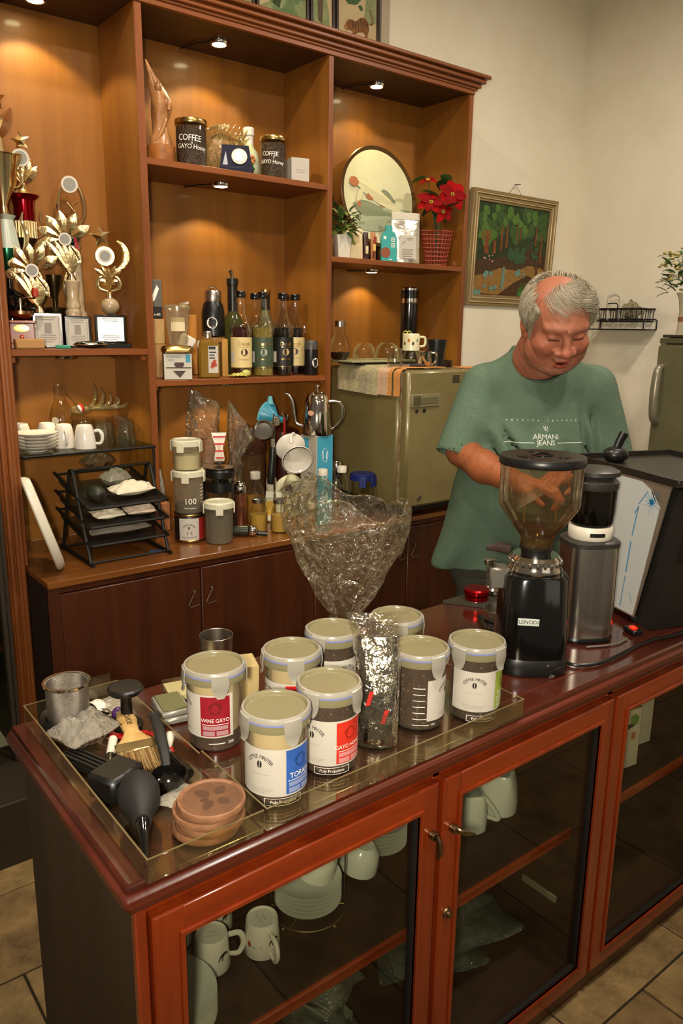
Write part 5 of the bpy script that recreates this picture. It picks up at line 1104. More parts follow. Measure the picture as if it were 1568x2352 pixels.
lathe([(0, 0), (.036, 0), (.038, .004), (.038, .265), (0, .266)], 30).build('body', BLACKG, t); lathe([(.0385, .263), (.039, .266), (.039, .283), (0, .284)], 30).build('steel_band', CHROME, t); lathe([(.038, .284), (.038, .322), (.034, .326), (0, .326)], 30).build('cup_cap', BLACKG, t); lathe([(.0385, .318), (.0388, .326), (.034, .33), (0, .33)], 30).build('top_band', CHROME, t)
a = tocam(2.435, 2.625, -8); g = G(); fn = cyl_fn(.0386, a, .13)
for sg in (-1, 1): g.tube([fn(sg*.008+.011*cos(q), .013*sin(q)) for q in np.linspace(0, 2*pi, 19)[:-1]], .0022, 5, True)
g.build('emblem', M('emblem_yellow', 'c2bd5a', .5), t); g = G(); sector(g, .0386, a-.5, a+.5, .1, .103, 8); sector(g, .0386, a-.5, a+.5, .094, .096, 8); g.build('lettering', WINK, t)
t = thing('glass_bowl_cup', 'upturned glass carrying the patterned mug on the fridge', 'glass', (2.262, 2.42, ZF)); lathe([(.044, 0), (.043, .02), (.036, .05), (.026, .064), (0, .064), (0, .06), (.025, .06), (.04, .018), (.042, 0)], 28).build('glass', GLASS, t)
t = thing('patterned_mug', 'upturned cream mug with small colourful pictures', 'mug', (2.262, 2.42, ZF+.0645), radians(-30)); lathe([(.034, 0), (.036, .002), (.036, .062), (.032, .07), (0, .07)], 28).build('body', M('cream_mug', 'ddd6ae', .25, coat=.3), t); G().tube([(.034, 0, .056), (.056, 0, .054), (.06, 0, .036), (.055, 0, .02), (.035, 0, .018)], .0055, 8).build('handle', M('cream_mug', ''), t)
for k, c_ in enumerate(('2f4a2c', 'b5652f', '3a3a2a', '7a8f6a', '8f3a2c')):
    g = G(); fn = cyl_fn(.0364, radians(-150+30*k), .03+.012*(k % 2)); g.add([fn(.005*cos(q), .008*sin(q)) for q in np.linspace(0, 6, 8)], [tuple(range(8))]); g.build('picture', M('mug_print_%d' % k, c_, .5), t)
t = thing('milk_jug', 'small polished steel milk jug on the fridge', 'jug', (2.213, 2.285, ZF), radians(-20)); lathe([(0, 0), (.027, 0), (.029, .003), (.026, .06), (.028, .068), (.026, .068), (.024, .06), (.026, .006), (0, .006)], 28).build('body', CHROME, t); G().tube([(.027, 0, .06), (.048, 0, .058), (.05, 0, .03), (.03, 0, .012)], .004, 8, flat=1.5).build('handle', CHROME, t)
o = lathe([(0, 0), (.028, 0), (.031, .003), (.034, .06), (.042, .108), (.042, .112), (.04, .112), (.032, .06), (0, .006)], 30).build('black_tumbler', BLACK); place(o, 2.308, 2.318, ZF, 'tall black tapered cup on the fridge', 'cup')
o = lathe([(0, 0), (.028, 0), (.03, .025), (.026, .028), (0, .024)], 22).build('ashtray', M('dark_brown_glass', '241409', .2)); place(o, 2.395, 2.35, ZF, 'low dark brown dish beside the black cup', 'dish')
t = thing('knife', 'knife with dark brown handle lying on the towel', 'knife', (2.155, 2.27, ZF+.012), radians(-28)); G().tube([(-.03, 0, 0), (.03, 0, 0)], [.007, .0085], 10).build('handle', M('knife_handle', '24130c', .4), t); G().box(-.11, -.03, -.001, .001, -.008, .006, 0).build('blade', STEEL, t)
o = box(-.05, .08, -.03, .03, 0, .004, .002).build('dish_cloth', TOB); place(o, 2.42, 2.25, ZF, 'thin orange cloth at the right edge of the fridge top', 'cloth', .1)
# ================================================================== things on the counter
ZC = .8306
# acrylic trays
def acryl(lb, x0, x1, y0, y1, walls):
    t = thing('acrylic_tray', lb, 'tray', (0, 0, ZC), 0, 'clear acrylic trays on the counter')
    box(x0, x1, y0, y1, 0, .003, .0005).build('bottom_sheet', ACRYL, t)
    for a in walls:
        w_ = box(*a, .003, .035, .0005).build('side_sheet', ACRYL, t); box(a[0], a[1], a[2], a[3], .0351, .0358, 0).build('bright_edge', ACRYLE, w_)
    return t
acryl('clear acrylic tray at the counter corner holding brushes and tools', .338, .512, .813, 1.325, ((.338, .3405, .813, 1.325), (.3406, .512, .813, .8155), (.3406, .509, 1.3225, 1.325), (.5095, .512, 1.0, 1.325)))
acryl('clear acrylic tray along the counter front under the jars', .516, 1.072, .813, 1.005, ((.516, .5185, .813, 1.005), (.5187, 1.072, .813, .8155), (1.0695, 1.072, .8157, 1.005)))
ZT = ZC+.0042
# storage jars -------------------------------------------------
JH, JB = .143, .0445
def bean_mesh():
    """roasted beans packed against the wall of a jar"""
    g = G(); rr = random.Random(21)
    for k in range(300):
        a = rr.uniform(0, 2*pi); z = .006+.107*((k*.618) % 1); r = JB-.0065
        m = T(r*cos(a), r*sin(a), z, rr.uniform(0, 3), rr.uniform(0, 3), a) 
        g.ell((0, 0, 0), (.0042, .0056, .0035), m, 7, 5)
    g.lathe([(0, .002), (JB-.007, .002), (JB-.007, .112), (0, .114)], 20)
    return g.mesh('coffee_beans', BEAN)
BM = bean_mesh()
jar_body = lathe([(0, .001), (JB-.004, 0), (JB, .004), (JB+.0022, .118), (JB+.004, .119), (JB+.004, .124)], 44).mesh('jar_body', JARP)
lid_m = lathe([(JB+.003, .1195), (.0515, .1195), (.052, .123), (.052, .136), (.050, .1415), (.0475, .1425), (.0455, .1405), (.045, .1375), (0, .1375)], 48).mesh('lid', LIDP)
rim_m = lathe([(.0475, .1427), (.0502, .1422), (.0524, .137), (.0524, .134)], 48).mesh('lid_rim', LIDR)
gas_m = lathe([(.0518, .1325), (.0527, .1325), (.0527, .1352), (.0518, .1352)], 48).mesh('gasket', GASKET)
def clip_mesh():
    g = G(); n = 7; rows = []
    for z, r, w in ((.141, .0505, .36), (.139, .0535, .36), (.124, .0552, .36), (.116, .0545, .34), (.106, .0535, .24), (.101, .0555, .13)):
        rows.append([(r*cos(w*(2*i/n-1)*.75), r*sin(w*(2*i/n-1)*.75), z) for i in range(n+1)])
    back = [[(p[0]*.965, p[1]*.965, p[2]) for p in r] for r in rows]
    g.loft([r+b[::-1] for r, b in zip(rows, back)]); return g.mesh('lid_clip', LIDR)
clip_m = clip_mesh()
liner_m = lathe([(JB-.0035, .03), (JB-.003, .119)], 40).mesh('paper_liner', M('kraft_liner', 'd8c9a0', .8))
fill_m = lathe([(0, .002), (JB-.005, .002), (JB-.005, .026), (0, .024)], 30).mesh('coffee_beans', BEAN)
def mobj(n, me, par):
    o = bpy.data.objects.new(n, me); COL.objects.link(o); o.parent = par; return o
def jar(x, y, d, kind, lb, col=None, txt=None, clip=20, z=ZC, low=.018, marks=None, poly=None):
    t = thing('storage_jar', lb, 'jar', (x, y, z), 0, 'clip-lid coffee jars on the counter')
    for n, me in (('jar_body', jar_body), ('lid', lid_m), ('lid_rim', rim_m), ('gasket', gas_m)): mobj(n, me, t)
    if kind == 'beans': mobj('coffee_beans', BM, t)['kind'] = 'stuff'
    else: mobj('paper_liner', liner_m, t); mobj('coffee_beans', fill_m, t)
    for k in range(4): mobj('lid_clip', clip_m, t).rotation_euler = (0, 0, tocam(x, y, clip+90*k))
    a = tocam(x, y, d or 0); R_ = JB+.0024
    if d is not None:
        g = G(); sector(g, R_, a-.95, a+2.05, low, low+.076, 26); l_ = g.build('label', PAPER, t)
        logo(l_, R_+.0004, a, low+.052, 1.0)
        g = G()
        for k in range(3): sector(g, R_+.0004, a-.5+.1*k, a+.5-.08*k, low+.012-.003*k, low+.0125-.003*k, 6)
        sector(g, R_+.0004, a-.32, a+.32, low+.035, low+.0355, 6); g.build('small_print', GREYINK, l_)
        if col:
            g = G(); sector(g, R_+.0004, a+.86, a+1.92, low+.003, low+.073, 12); c_ = g.build('colour_panel', M('panel_'+col, col, .5), l_)
            fn = cyl_fn(R_+.0008, a+1.39, low); g = G(); text_on(g, txt, .0125 if len(txt) < 8 else .0098, fn, .95, dv=.031, sx=.9)
            sector(g, R_+.0008, a+.92, a+1.86, low+.0235, low+.0245, 8); g.build('lettering', WINK, l_)
            g = G(); 
            for u0, u1, v0, v1 in ((.94, 1.84, .0145, .0215), (.94, 1.36, .0045, .0125), (1.42, 1.84, .0045, .0125)): sector(g, R_+.0008, a+u0, a+u1, low+v0, low+v1, 6)
            g.build('info_boxes', M('panel_light_'+col, tuple(min(1, c*.7+.22) for c in lin(col)), .5), l_)
            fn = cyl_fn(R_+.0007, a+1.39, low+.053); g = G(); g.add([fn(.011*cos(q)*(1+.12*sin(5*q)), .011*sin(q)) for q in np.linspace(0, 2*pi, 25)[:-1]], [tuple(range(24))]); g.build('emblem', M('panel_dark_'+col, tuple(c*.6 for c in lin(col)), .5), l_)
    pr = G(); any_ = False
    if marks is not None:
        b = tocam(x, y, marks); any_ = True
        for k in range(7):
            sector(pr, JB+.0018, b-.2, b+(.45 if k < 2 else .26), .012+.0115*k, .0132+.0115*k, 6)
        for k in range(2): text_on(pr, ('100', '200')[k], .006, cyl_fn(JB+.0018, b+.6, .0125+.0115*k))
    if poly is not None:
        b = tocam(x, y, poly); any_ = True; fn = cyl_fn(JB+.0012, b, .0085); text_on(pr, 'Poly Propylene', .0072, fn, .95)
        for q in ((-.65, .65, .0025, .0033), (-.65, .65, .0137, .0145), (-.65, -.63, .0025, .0145), (.63, .65, .0025, .0145)): sector(pr, JB+.0012, b+q[0], b+q[1], q[2], q[3], 10)
    if any_: pr.build('printing', WINK, t)
    return t
jar(.583, 1.078, -80, 'liner', 'clip-lid jar with a dark red panel reading Wine Gayo', '8e1420', 'WINE GAYO', 10, low=.028, marks=None)
g = G(); b = tocam(.583, 1.078, 8); sector(g, JB+.0018, b-.4, b+.2, .016, .0175, 6); text_on(g, '200', .0075, cyl_fn(JB+.0018, b+.42, .0165)); g.build('printing', WINK, bpy.data.objects['storage_jar'])
jar(.579, .885, -31, 'liner', 'nearest clip-lid jar, with a blue panel beside its white label', '2f5aa8', 'TORAJA', 28, ZT, poly=14)
jar(.692, .903, -34, 'beans', 'clip-lid jar of dark beans with an orange red panel, touching the blue-labelled jar', 'c92f1c', 'GAYO HONEY', 58, ZT, poly=8)
jar(.722, 1.052, -62, 'liner', 'clip-lid jar with paper liner and bright red panel half hidden in the second row', 'd41f1f', 'BALI', 8)
jar(.838, 1.085, 36, 'beans', 'clip-lid jar of beans with a white label, half hidden behind the silver pouch', None, None, 60)
jar(.982, 1.065, None, 'liner', 'unlabelled clip-lid jar with one clip open, farthest back of the jars', None, None, 8)
jar(.904, .917, 74, 'beans', 'clip-lid jar full of beans with white measuring lines, right of the silver pouch', None, None, 38, ZT, low=.02, marks=0)
jar(1.008, .878, 0, 'beans', 'clip-lid jar of beans with a green panel, rightmost of the jars', '8fa03c', 'FLORES', 55, ZT, low=.022, poly=22)
# silver pouch with a clear front
SIL = M('crumpled_silver_foil', 'b8b2a4', .14, 1., bump=(26, 1.0)); SILC = film('clear_pouch_plastic', 'e9e4d6', rough=.06, body=.06, bodycol='bdb6a4', bump=(20, .7), fres=1.8)
t = thing('foil_pouch', 'tall crumpled silver foil pouch with clear zip top standing among the jars', 'pouch', (.795, .905, ZT), radians(-42))
def pouchring(z, w, d, lean, n=28, k=0., skew=0.): 
    return [(skew+w*abs(cos(a))**.7*(1 if cos(a) > 0 else -1)+.0022*sin(3*z*90+4*a)*k, lean+d*sin(a)+.0045*k*sin(5*a+z*70)+.003*k*sin(9*a-z*110), z) for a in np.linspace(0, 2*pi, n+1)[:-1]]
g = G().loft([pouchring(z, .034, d_, ln, k=k, skew=sk) for z, d_, ln, k, sk in ((.001, .024, 0, 0, 0), (.01, .028, 0, .3, 0), (.035, .026, .003, .8, 0), (.06, .024, .006, 1, 0), (.085, .022, .010, 1, 0), (.11, .018, .016, 1.1, 0), (.135, .014, .022, 1, 0), (.16, .008, .027, .8, -.001), (.178, .004, .03, .3, -.002))], True)
g.build('foil_bag', SIL, t, ang=50)
g = G().loft([pouchring(z, w, d_, ln, k=k, skew=sk) for z, w, d_, ln, k, sk in ((.001, .037, .027, 0, 0, 0), (.05, .037, .029, .004, .3, 0), (.12, .038, .022, .017, .3, 0), (.165, .039, .010, .028, .2, -.002), (.19, .041, .003, .036, .0, -.008), (.212, .043, .0015, .05, 0, -.014))], False); g.build('clear_front', SILC, t, ang=60)
for z, ln in ((.196, .0385), (.2, .041)): G().tube([(-.052, ln-.003, z), (.033, ln-.003, z)], .0011, 5).build('zip_ridge', SILC, t)
for q in ((-.012, .085, .006), (.014, .055, .005)): G().prism([(-.003, -.014), (.004, -.01), (.003, .014), (-.004, .012)], .0008, T(q[0], -.028+q[1]*.13, q[1], -.12, .3)).build('red_print', M('print_red', 'b3281f', .4), t)
# ---- tools in the corner tray
t = thing('ring_dish', 'round black plastic ring dish under the steel cup', 'dish', (.398, 1.268, ZT)); lathe([(0, .004), (.036, .004), (.038, .018), (.047, .022), (.049, .018), (.046, .004), (.03, 0), (0, 0)], 36).build('dish', BLACK, t)
for k in range(14): G().box(-.002, .002, -.003, .003, -.005, .005, .001, T(.0485*cos(k*.449), .0485*sin(k*.449), .011, 0, 0, k*.449)).build('rib', BLACK, t)
SIEVE = M('sieve_steel', 'a89f92', .38, 1., bump=(900, .5))
t = thing('steel_cup', 'perforated steel dosing cup standing in the black ring dish', 'cup', (.398, 1.268, ZT+.0048)); lathe([(0, 0), (.034, 0), (.0355, .003), (.0355, .072), (.0395, .076), (.0395, .078), (.0345, .076), (.0335, .004), (0, .004)], 40).build('body', SIEVE, t); lathe([(.036, .0755), (.0402, .0755), (.0402, .0785), (.036, .0785)], 40).build('rolled_rim', CHROME, t)
pack('plastic_lump', .397, 1.19, ZT+.001, .048, .040, .05, film('milky_wrap', 'f6f2e6', rough=.15, body=.42, bodycol='d6cdb8', bump=(70, 1.), fres=2.2), 'crumpled ball of clear plastic wrap in the corner tray', 'plastic wrap', .3, 12, puff=.4)
t = thing('spool_tamper', 'black plastic spool-shaped tamper standing in the tray', 'tamper', (.476, 1.20, ZT)); lathe([(0, 0), (.026, 0), (.027, .002), (.027, .007), (.024, .01), (.0105, .012), (.0095, .06), (.012, .064), (.028, .067), (.030, .07), (.030, .075), (.027, .078), (0, .079)], 32).build('spool', BLACK, t)
t = thing('paint_brush', 'wide flat brush with pale wooden handle and brown bristles', 'brush', (.458, 1.135, ZT+.021), radians(-13))
BRW = M('pale_brush_wood', 'c9a568', .5, noise=(40, 'b58f50'))
g = G(); n = 10; rg = []
for y, w, d_ in ((.085, .010, .005), (.08, .014, .007), (.05, .017, .008), (.03, .014, .008), (.005, .013, .008), (-.015, .022, .007), (-.03, .033, .006), (-.034, .034, .006)):
    rg.append([(w*cos(a), y, d_*sin(a)) for a in np.linspace(0, 2*pi, 17)[:-1]])
g.loft(rg); h = g.build('handle', BRW, t)
g = G(); text_on(g, 'BOND', .013, lambda u, v: (v, .04+u, .0086)); g.build('lettering', INK, h)
box(-.035, .035, -.062, -.034, -.007, .007, .002).build('ferrule', M('brass_ferrule', 'b8a878', .25, .9), t)
BRI = [M('bristle_brown', '7d5c34', .7), M('bristle_pale', 'a48858', .7)]
for q in range(2):
    g = G(); rr = random.Random(q)
    for k in range(130):
        x = -.034+.068*rr.random(); z = rr.uniform(-.006, .006); e = x*1.12+rr.uniform(-.003, .003); l = .056+rr.uniform(-.008, .006)
        g.tube([(x, -.06, z), (e, -.06-l, z-.004+rr.uniform(-.002, .002))], [.0012, .0004], 4)
    g.build('bristles', BRI[q], t, kind='stuff')
o = G().ell((0, 0, .011), (.012, .010, .011), None, 14, 9).build('purple_knob', M('purple_plastic', '4a2a5a', .3, coat=.3)); place(o, .475, 1.238, ZT, 'small purple plastic knob behind the brush handle', 'knob')
t = thing('red_strap', 'bright red rubber strap lying under the brush', 'strap', (0, 0, ZT)); RB = M('red_rubber', 'a8140f', .35, coat=.2)
G().tube([(.432, 1.2, .004), (.455, 1.165, .004), (.485, 1.15, .007), (.495, 1.11, .009), (.491, 1.075, .009), (.488, 1.045, .007)], [.004, .005, .005, .006, .008, .003], 8, flat=1.4).build('strap', RB, t); G().tube([(.489, 1.095, .01), (.496, 1.11, .012)], .005, 8).build('loop', RB, t)
t = thing('coffee_scoop', 'black plastic coffee scoop with ribbed handle and round bowl', 'scoop', (.452, .985, ZT), radians(-17))
lathe([(.0, 0), (.014, .001), (.023, .008), (.027, .02), (.0275, .026), (.0255, .026), (.021, .01), (.012, .004), (0, .003)], 30).build('bowl', BLACKG, t)
G().tube([(0, .026, .022), (.0, .05, .036), (-.0, .10, .044), (-.0, .155, .042)], [.005, .0065, .0075, .006], 8, flat=1.3).build('handle', RUBBER, t); G().tube([(.008*cos(a), .16+.009*sin(a), .041) for a in np.linspace(0, 2*pi, 13)[:-1]], .003, 6, True).build('hanging_eye', RUBBER, t)
t = thing('marker_pen', 'silver and black marker pen lying along the right wall of the tray', 'pen', (.487, 1.065, ZT+.0085), radians(0)); G().tube([(.006, .055, 0), (0, -.01, 0)], .0075, 14).build('barrel', M('silver_barrel', 'a9a7a0', .3, .6), t); G().tube([(0, -.01, 0), (-.0, -.075, 0)], .0085, 14).build('cap', BLACKG, t)
g = G(); text_on(g, 'PILOT', .008, lambda u, v: (v+.003, .02-u, .0078)); g.build('lettering', INK, t)
t = thing('white_cap_marker', 'black marker with a white cap standing out beside the brush', 'pen', (.405, 1.098, ZT+.008), radians(-20)); G().tube([(.006, .055, .008), (.0, .01, .004)], .0075, 14).build('cap', WPLAS, t); G().tube([(.0, .01, .004), (-.006, -.035, 0)], .0078, 14).build('barrel', BLACKG, t)
t = thing('pen_cap', 'loose white pen cap leaning on the right wall of the tray', 'cap', (.5, 1.085, ZT+.012), radians(-35)); G().tube([(-.002, -.016, 0), (.0, .016, .008)], [.0075, .008], 14).build('tube', WPLAS, t)
t = thing('hair_comb', 'ridged black plastic handle lying along the left wall of the tray', 'handle', (.376, 1.108, ZT+.009), radians(20))
box(-.016, .016, -.055, .055, -.009, .004, .003).build('base', BLACK, t)
for k in range(4): box(-.015+.008*k, -.010+.008*k, -.054, .054, .004, .009, .001).build('ridge', BLACK, t)
t = thing('tool_case', 'small glossy black box lying behind the rubber blower', 'case', (.384, 1.024, ZT), radians(24)); box(-.034, .034, -.028, .028, 0, .042, .006).build('box_body', BLACK, t); box(.026, .036, -.008, .008, .012, .03, .002).build('clasp', M('grey_clasp', '6d6a63', .4), t)
t = thing('rubber_blower', 'black rubber air blower with long nozzle lying at the front of the tray', 'blower', (.385, .942, ZT+.035), radians(-20))
rg = []
for y, r in ((.045, .004), (.042, .014), (.03, .025), (.01, .030), (-.015, .0285), (-.035, .021), (-.05, .0145), (-.058, .013), (-.062, .0125)): rg.append([(r*cos(a), y, r*sin(a)) for a in np.linspace(0, 2*pi, 25)[:-1]])
G().loft(rg).build('bulb', RUBBER, t); G().tube([(0, -.06, 0), (0, -.07, -.002), (0, -.085, -.005), (0, -.125, -.022)], [.010, .009, .0065, .003], 14).build('nozzle', BLACKG, t)
pack('bean_packet', .455, .938, ZT, .032, .034, .016, FILMW, 'flat clear plastic packet under the scoop and coasters', 'packet', .5, 15)
t = thing('metal_dish', 'shallow shiny metal dish with a pale sachet behind the plastic wrap', 'dish', (.440, 1.255, ZT)); lathe([(0, 0), (.025, 0), (.031, .008), (.03, .009), (.024, .002), (0, .002)], 28).build('dish', CHROME, t)
pack('pale_sachet', .452, 1.295, ZT, .026, .022, .012, M('sachet_pale', 'e6dfc9', .25, coat=.4), 'shiny pale sachet leaning at the back of the tray', 'sachet', .3, 16)
pack('clear_sachet', .488, 1.285, ZT, .020, .03, .012, FILMW, 'clear plastic sachet at the back right of the tray', 'sachet', -.3, 17)
TER = M('terracotta_wood', '8d6343', .6, noise=(40, '7a5236'), bump=(120, .15)); TERD = M('engraved_wood', '6f4a2e', .6, noise=(40, '5c3c25'))
cm_ = lathe([(0, 0), (.044, 0), (.0475, .002), (.0485, .006), (.047, .0105), (.044, .011), (.0415, .0085), (0, .0085)], 44).mesh('coaster', TER)
for k, (x, y, d_) in enumerate(((.452, .870, 'bottom'), (.458, .8665, 'second'), (.453, .870, 'third'), (.459, .8665, 'top'))):
    o = bpy.data.objects.new('coaster', cm_); COL.objects.link(o); place(o, x, y, ZT+.0114*k, d_+' round wooden coaster in the stack of four' + (', engraved with leaves' if k == 3 else ''), 'coaster', 0, 'round wooden coasters'); o.name = 'coaster'
    if k == 3:
        i_ = lathe([(0, .0086), (.041, .0086), (.041, .009), (0, .009)], 40).build('engraved_face', TERD, o)
        g = G()
        for a, l, w in ((.5, .026, .009), (2.2, .024, .008), (3.6, .02, .008), (5.3, .024, .009), (1.4, .014, .006)):
            vs = leaf(l, w); g.add([(x_*cos(a)-(z_+.007)*sin(a)+.004, x_*sin(a)+(z_+.007)*cos(a), .0093) for x_, z_ in vs], [tuple(range(len(vs)))])
        g.build('engraving', M('engraving_dark', '4e3320', .7), i_, kind='stuff')
# ---- between the trays
t = thing('pocket_scale', 'silver pocket scale with olive lid behind the dark red labelled jar', 'scale', (.562, 1.205, ZC), radians(-10)); box(-.028, .028, -.042, .042, 0, .012, .005).build('base', M('silver_plastic', 'a5a296', .35, .5), t); box(-.027, .027, -.036, .040, .012, .022, .006).build('housing', M('silver_plastic', ''), t); box(-.022, .022, -.03, .036, .022, .025, .003).build('platform', M('olive_lid', '757550', .35, .4), t)
t = thing('plastic_case', 'clear flat plastic case with pale card and blue sticker behind the pocket scale', 'case', (.625, 1.262, ZC), radians(-12)); box(-.045, .045, -.035, .035, 0, .022, .003).build('case', ACRYL, t); box(-.041, .041, -.031, .031, .004, .014, 0).build('card', M('pale_card', 'c2bd98', .6), t); box(-.005, .012, .012, .02, .0142, .015, 0).build('blue_sticker', M('sticker_blue', '1a2ec0', .4), t)
t = thing('steel_tumbler', 'plain brushed steel tumbler at the back of the counter', 'tumbler', (.712, 1.305, ZC)); lathe([(0, 0), (.026, 0), (.028, .002), (.034, .085), (.0335, .0855), (.0325, .085), (.0265, .004), (0, .004)], 40).build('cup', STEEL, t)
o = box(-.022, .022, -.03, .03, 0, .075, .002).build('kraft_box', M('kraft_card', 'b09a66', .7)); place(o, .705, 1.185, ZC, 'small upright kraft box between the jars at the back', 'box', radians(-20))
o = box(-.045, .045, -.0012, .0012, 0, .05, 0).build('acrylic_sign', ACRYL); place(o, .455, 1.333, ZC, 'small clear acrylic plate standing at the back of the corner tray', 'plate', .0)
# ---- big open plastic bag
rr = random.Random(4); rings = []; n = 56
for i, (z, r, cx, cy, tl) in enumerate(((.001, .03, 0, 0, 0), (.02, .034, 0, 0, 0), (.06, .026, 0, 0, 0), (.09, .024, 0, 0, 0), (.13, .045, .002, 0, .0), (.18, .072, .004, 0, .0), (.23, .095, .006, 0, .0), (.28, .112, .006, 0, .0), (.315, .117, .004, 0, -.006), (.345, .110, 0, 0, -.012))):
    ring = []
    for k in range(n):
        a = 2*pi*k/n; fl_ = (.16 if z < .15 else .05)*(sin(6*a+1)+.6*sin(11*a+2+z*8)+.4*sin(17*a-z*20)); q = r*(1+fl_)
        ring.append((cx+1.12*q*cos(a), cy+.95*q*sin(a), z+tl*cos(a)*2+(.012*sin(3*a+1)+.007*sin(7*a) if z > .3 else 0)))
    rings.append(ring)
fine = []
for A, B in zip(rings, rings[1:]):
    for s in (0, .25, .5, .75): fine.append([tuple(np.array(p)*(1-s)+np.array(q)*s+np.array([.003*sin(55*p[2]+7*k), .003*cos(49*p[2]+5*k), 0])) for k, (p, q) in enumerate(zip(A, B))])
fine.append(rings[-1])
BAG = film('bag_film', 'f8f3e2', rough=.14, body=.05, bodycol='b5a06c', bump=(38, 1.), fres=1.6)
t = thing('plastic_bag', 'large open clear plastic bag gathered at its foot on the counter', 'bag', (.985, 1.235, ZC), radians(-38))
G().loft(fine, False).build('bag', BAG, t, ang=180); G().tube(rings[-1], .0016, 5, True).build('rolled_rim', BAG, t)
# ---- grinder with tall clear hopper
t = thing('coffee_grinder', 'black coffee grinder with a tall clear funnel hopper', 'grinder', (1.269, .962, ZC), radians(-38))
def rr_ring(w, d, z, p=.55, n=36): return [(w*abs(cos(a))**p*(1 if cos(a) >= 0 else -1), d*abs(sin(a))**p*(1 if sin(a) >= 0 else -1), z) for a in np.linspace(0, 2*pi, n+1)[:-1]]
G().loft([rr_ring(.074, .071, 0, .6), rr_ring(.075, .072, .003, .6), rr_ring(.074, .070, .026, .6), rr_ring(.071, .067, .034, .6)]).build('base', BLACK, t)
G().loft([rr_ring(.072, .068, .0345, .6), rr_ring(.0725, .0685, .05, .6), rr_ring(.066, .063, .20, .65), rr_ring(.062, .060, .207, .7)]).build('body', BLACKG, t)
lathe([(.05, .207), (.056, .207), (.057, .213), (.052, .222), (.052, .236), (.046, .243), (0, .243)], 40).build('steel_collar', CHROME, t)
g = G()
for k in range(22): g.ell((.0525*cos(k*2*pi/22), .0525*sin(k*2*pi/22), .229), (.0038, .0038, .006), None, 8, 6)
g.build('knurled_ring', CHROME, t)
lathe([(.0, .24), (.03, .24), (.03, .252), (.034, .254), (.034, .258), (0, .258)], 30).build('neck', BLACK, t)
HOPG = film('hopper_plastic', 'e8dcc6', rough=.05, body=.06, bodycol='b59a72', fres=1.5)
lathe([(.0305, .256), (.0335, .258), (.0335, .278), (.038, .285), (.079, .342), (.0815, .35), (.0825, .43)], 48).build('hopper', HOPG, t)
lathe([(.0, .262), (.031, .262), (.032, .278), (.037, .286), (.05, .305), (0, .312)], 30).build('inner_funnel', film('amber_plastic', 'd9c496', rough=.1, body=.13, bodycol='b08f55'), t)
BAF = film('baffle_plastic', 'e0cfa4', rough=.1, body=.3, bodycol='b0925a')
for sg in (-1, 1): G().add([(0, -.035, .375), (sg*.055, -.045, .345), (sg*.055, .045, .345), (0, .035, .375)], [(0, 1, 2, 3)]).add([(sg*.03, -.01, .30), (sg*.034, -.01, .30), (sg*.034, -.01, .352), (sg*.03, -.01, .356)], [(0, 1, 2, 3)]).build('baffle', BAF, t, smooth=False)
l_ = lathe([(.0, .432), (.0845, .43), (.086, .433), (.086, .444), (.084, .447), (0, .447)], 48).build('hopper_lid', BLACK, t)
g = G()
for k in range(3):
    a = -pi/2+k*2.09; m = T(.045*cos(a+1.0), .045*sin(a+1.0), .4471, 0, 0, a+1.0+pi/2); g.lathe([(0, 0), (.02, 0), (.02, .0012), (0, .0012)], 20, m @ Matrix.Diagonal((1, .55, 1, 1)))
g.build('finger_hollow', M('lid_hollow', '050505', .3), l_, kind='stuff'); lathe([(.014, .447), (.022, .447), (.022, .4485), (.014, .4485)], 28).build('lid_ring', BLACKG, l_)
g = G().box(-.021, .021, -.001, 0, -.0075, .0075, 0); m_ = T(-.022, -.0668, .118, radians(3), 0, radians(-8)); g2 = g.build('name_plate', M('plate_pale', 'c9cfc4', .4), t); g2.matrix_local = m_
g = G(); text_on(g, 'LENODI', .0115, flat_fn(-.0014), .95); g.build('lettering', INK, g2)
G().box(-.095, -.055, -.018, .022, .17, .215, .004).build('doser_chute', M('grey_steel', '8a857b', .4, .8), t); G().lathe([(0, .0), (.012, 0), (.013, .01), (0, .012)], 16, T(-.092, .0, .218)).build('doser_nut', CHROME, t)
G().tube([(-.05, .02, .245), (-.075, .02, .25), (-.098, .015, .248)], [.012, .01, .005], 8, flat=.5).build('lever', M('dark_brown_lever', '33211a', .4), t)
# ---- second grinder
t = thing('coffee_grinder', 'brushed steel coffee grinder with smoked hopper and white collar', 'grinder', (1.500, .992, ZC), radians(-30))
G().loft([rr_ring(.060, .058, 0, .62), rr_ring(.062, .060, .006, .62), rr_ring(.060, .058, .012, .62)]).build('base', BLACK, t)
G().loft([rr_ring(.060, .058, .012, .62), rr_ring(.060, .058, .222, .62)]).build('body', M('vertical_brushed_steel', 'd2cabd', .24, 1., noise=(60, 'bcb4a6', (1, 1, .02))), t)
G().loft([rr_ring(.061, .059, .222, .62), rr_ring(.061, .059, .232, .62), rr_ring(.056, .054, .236, .62)]).build('top_plate', M('grey_black_plastic', '2a2722', .4), t)
c_ = lathe([(0, .236), (.047, .236), (.049, .239), (.049, .262), (.046, .266), (0, .266)], 36).build('collar', WPLAS, t); 
g = G(); a = radians(-100)+radians(30)-radians(20); sector(g, .0493, a-.45, a+.25, .246, .255, 6); g.build('collar_window', BLACK, c_)
lathe([(.04, .266), (.047, .272), (.05, .30), (.051, .352)], 36).build('hopper', film('smoked_plastic', '6f6656', rough=.05, body=.1, bodycol='2b261c'), t); lathe([(0, .267), (.04, .267), (.044, .285), (0, .29)], 28).build('inner_cone', BLACK, t)
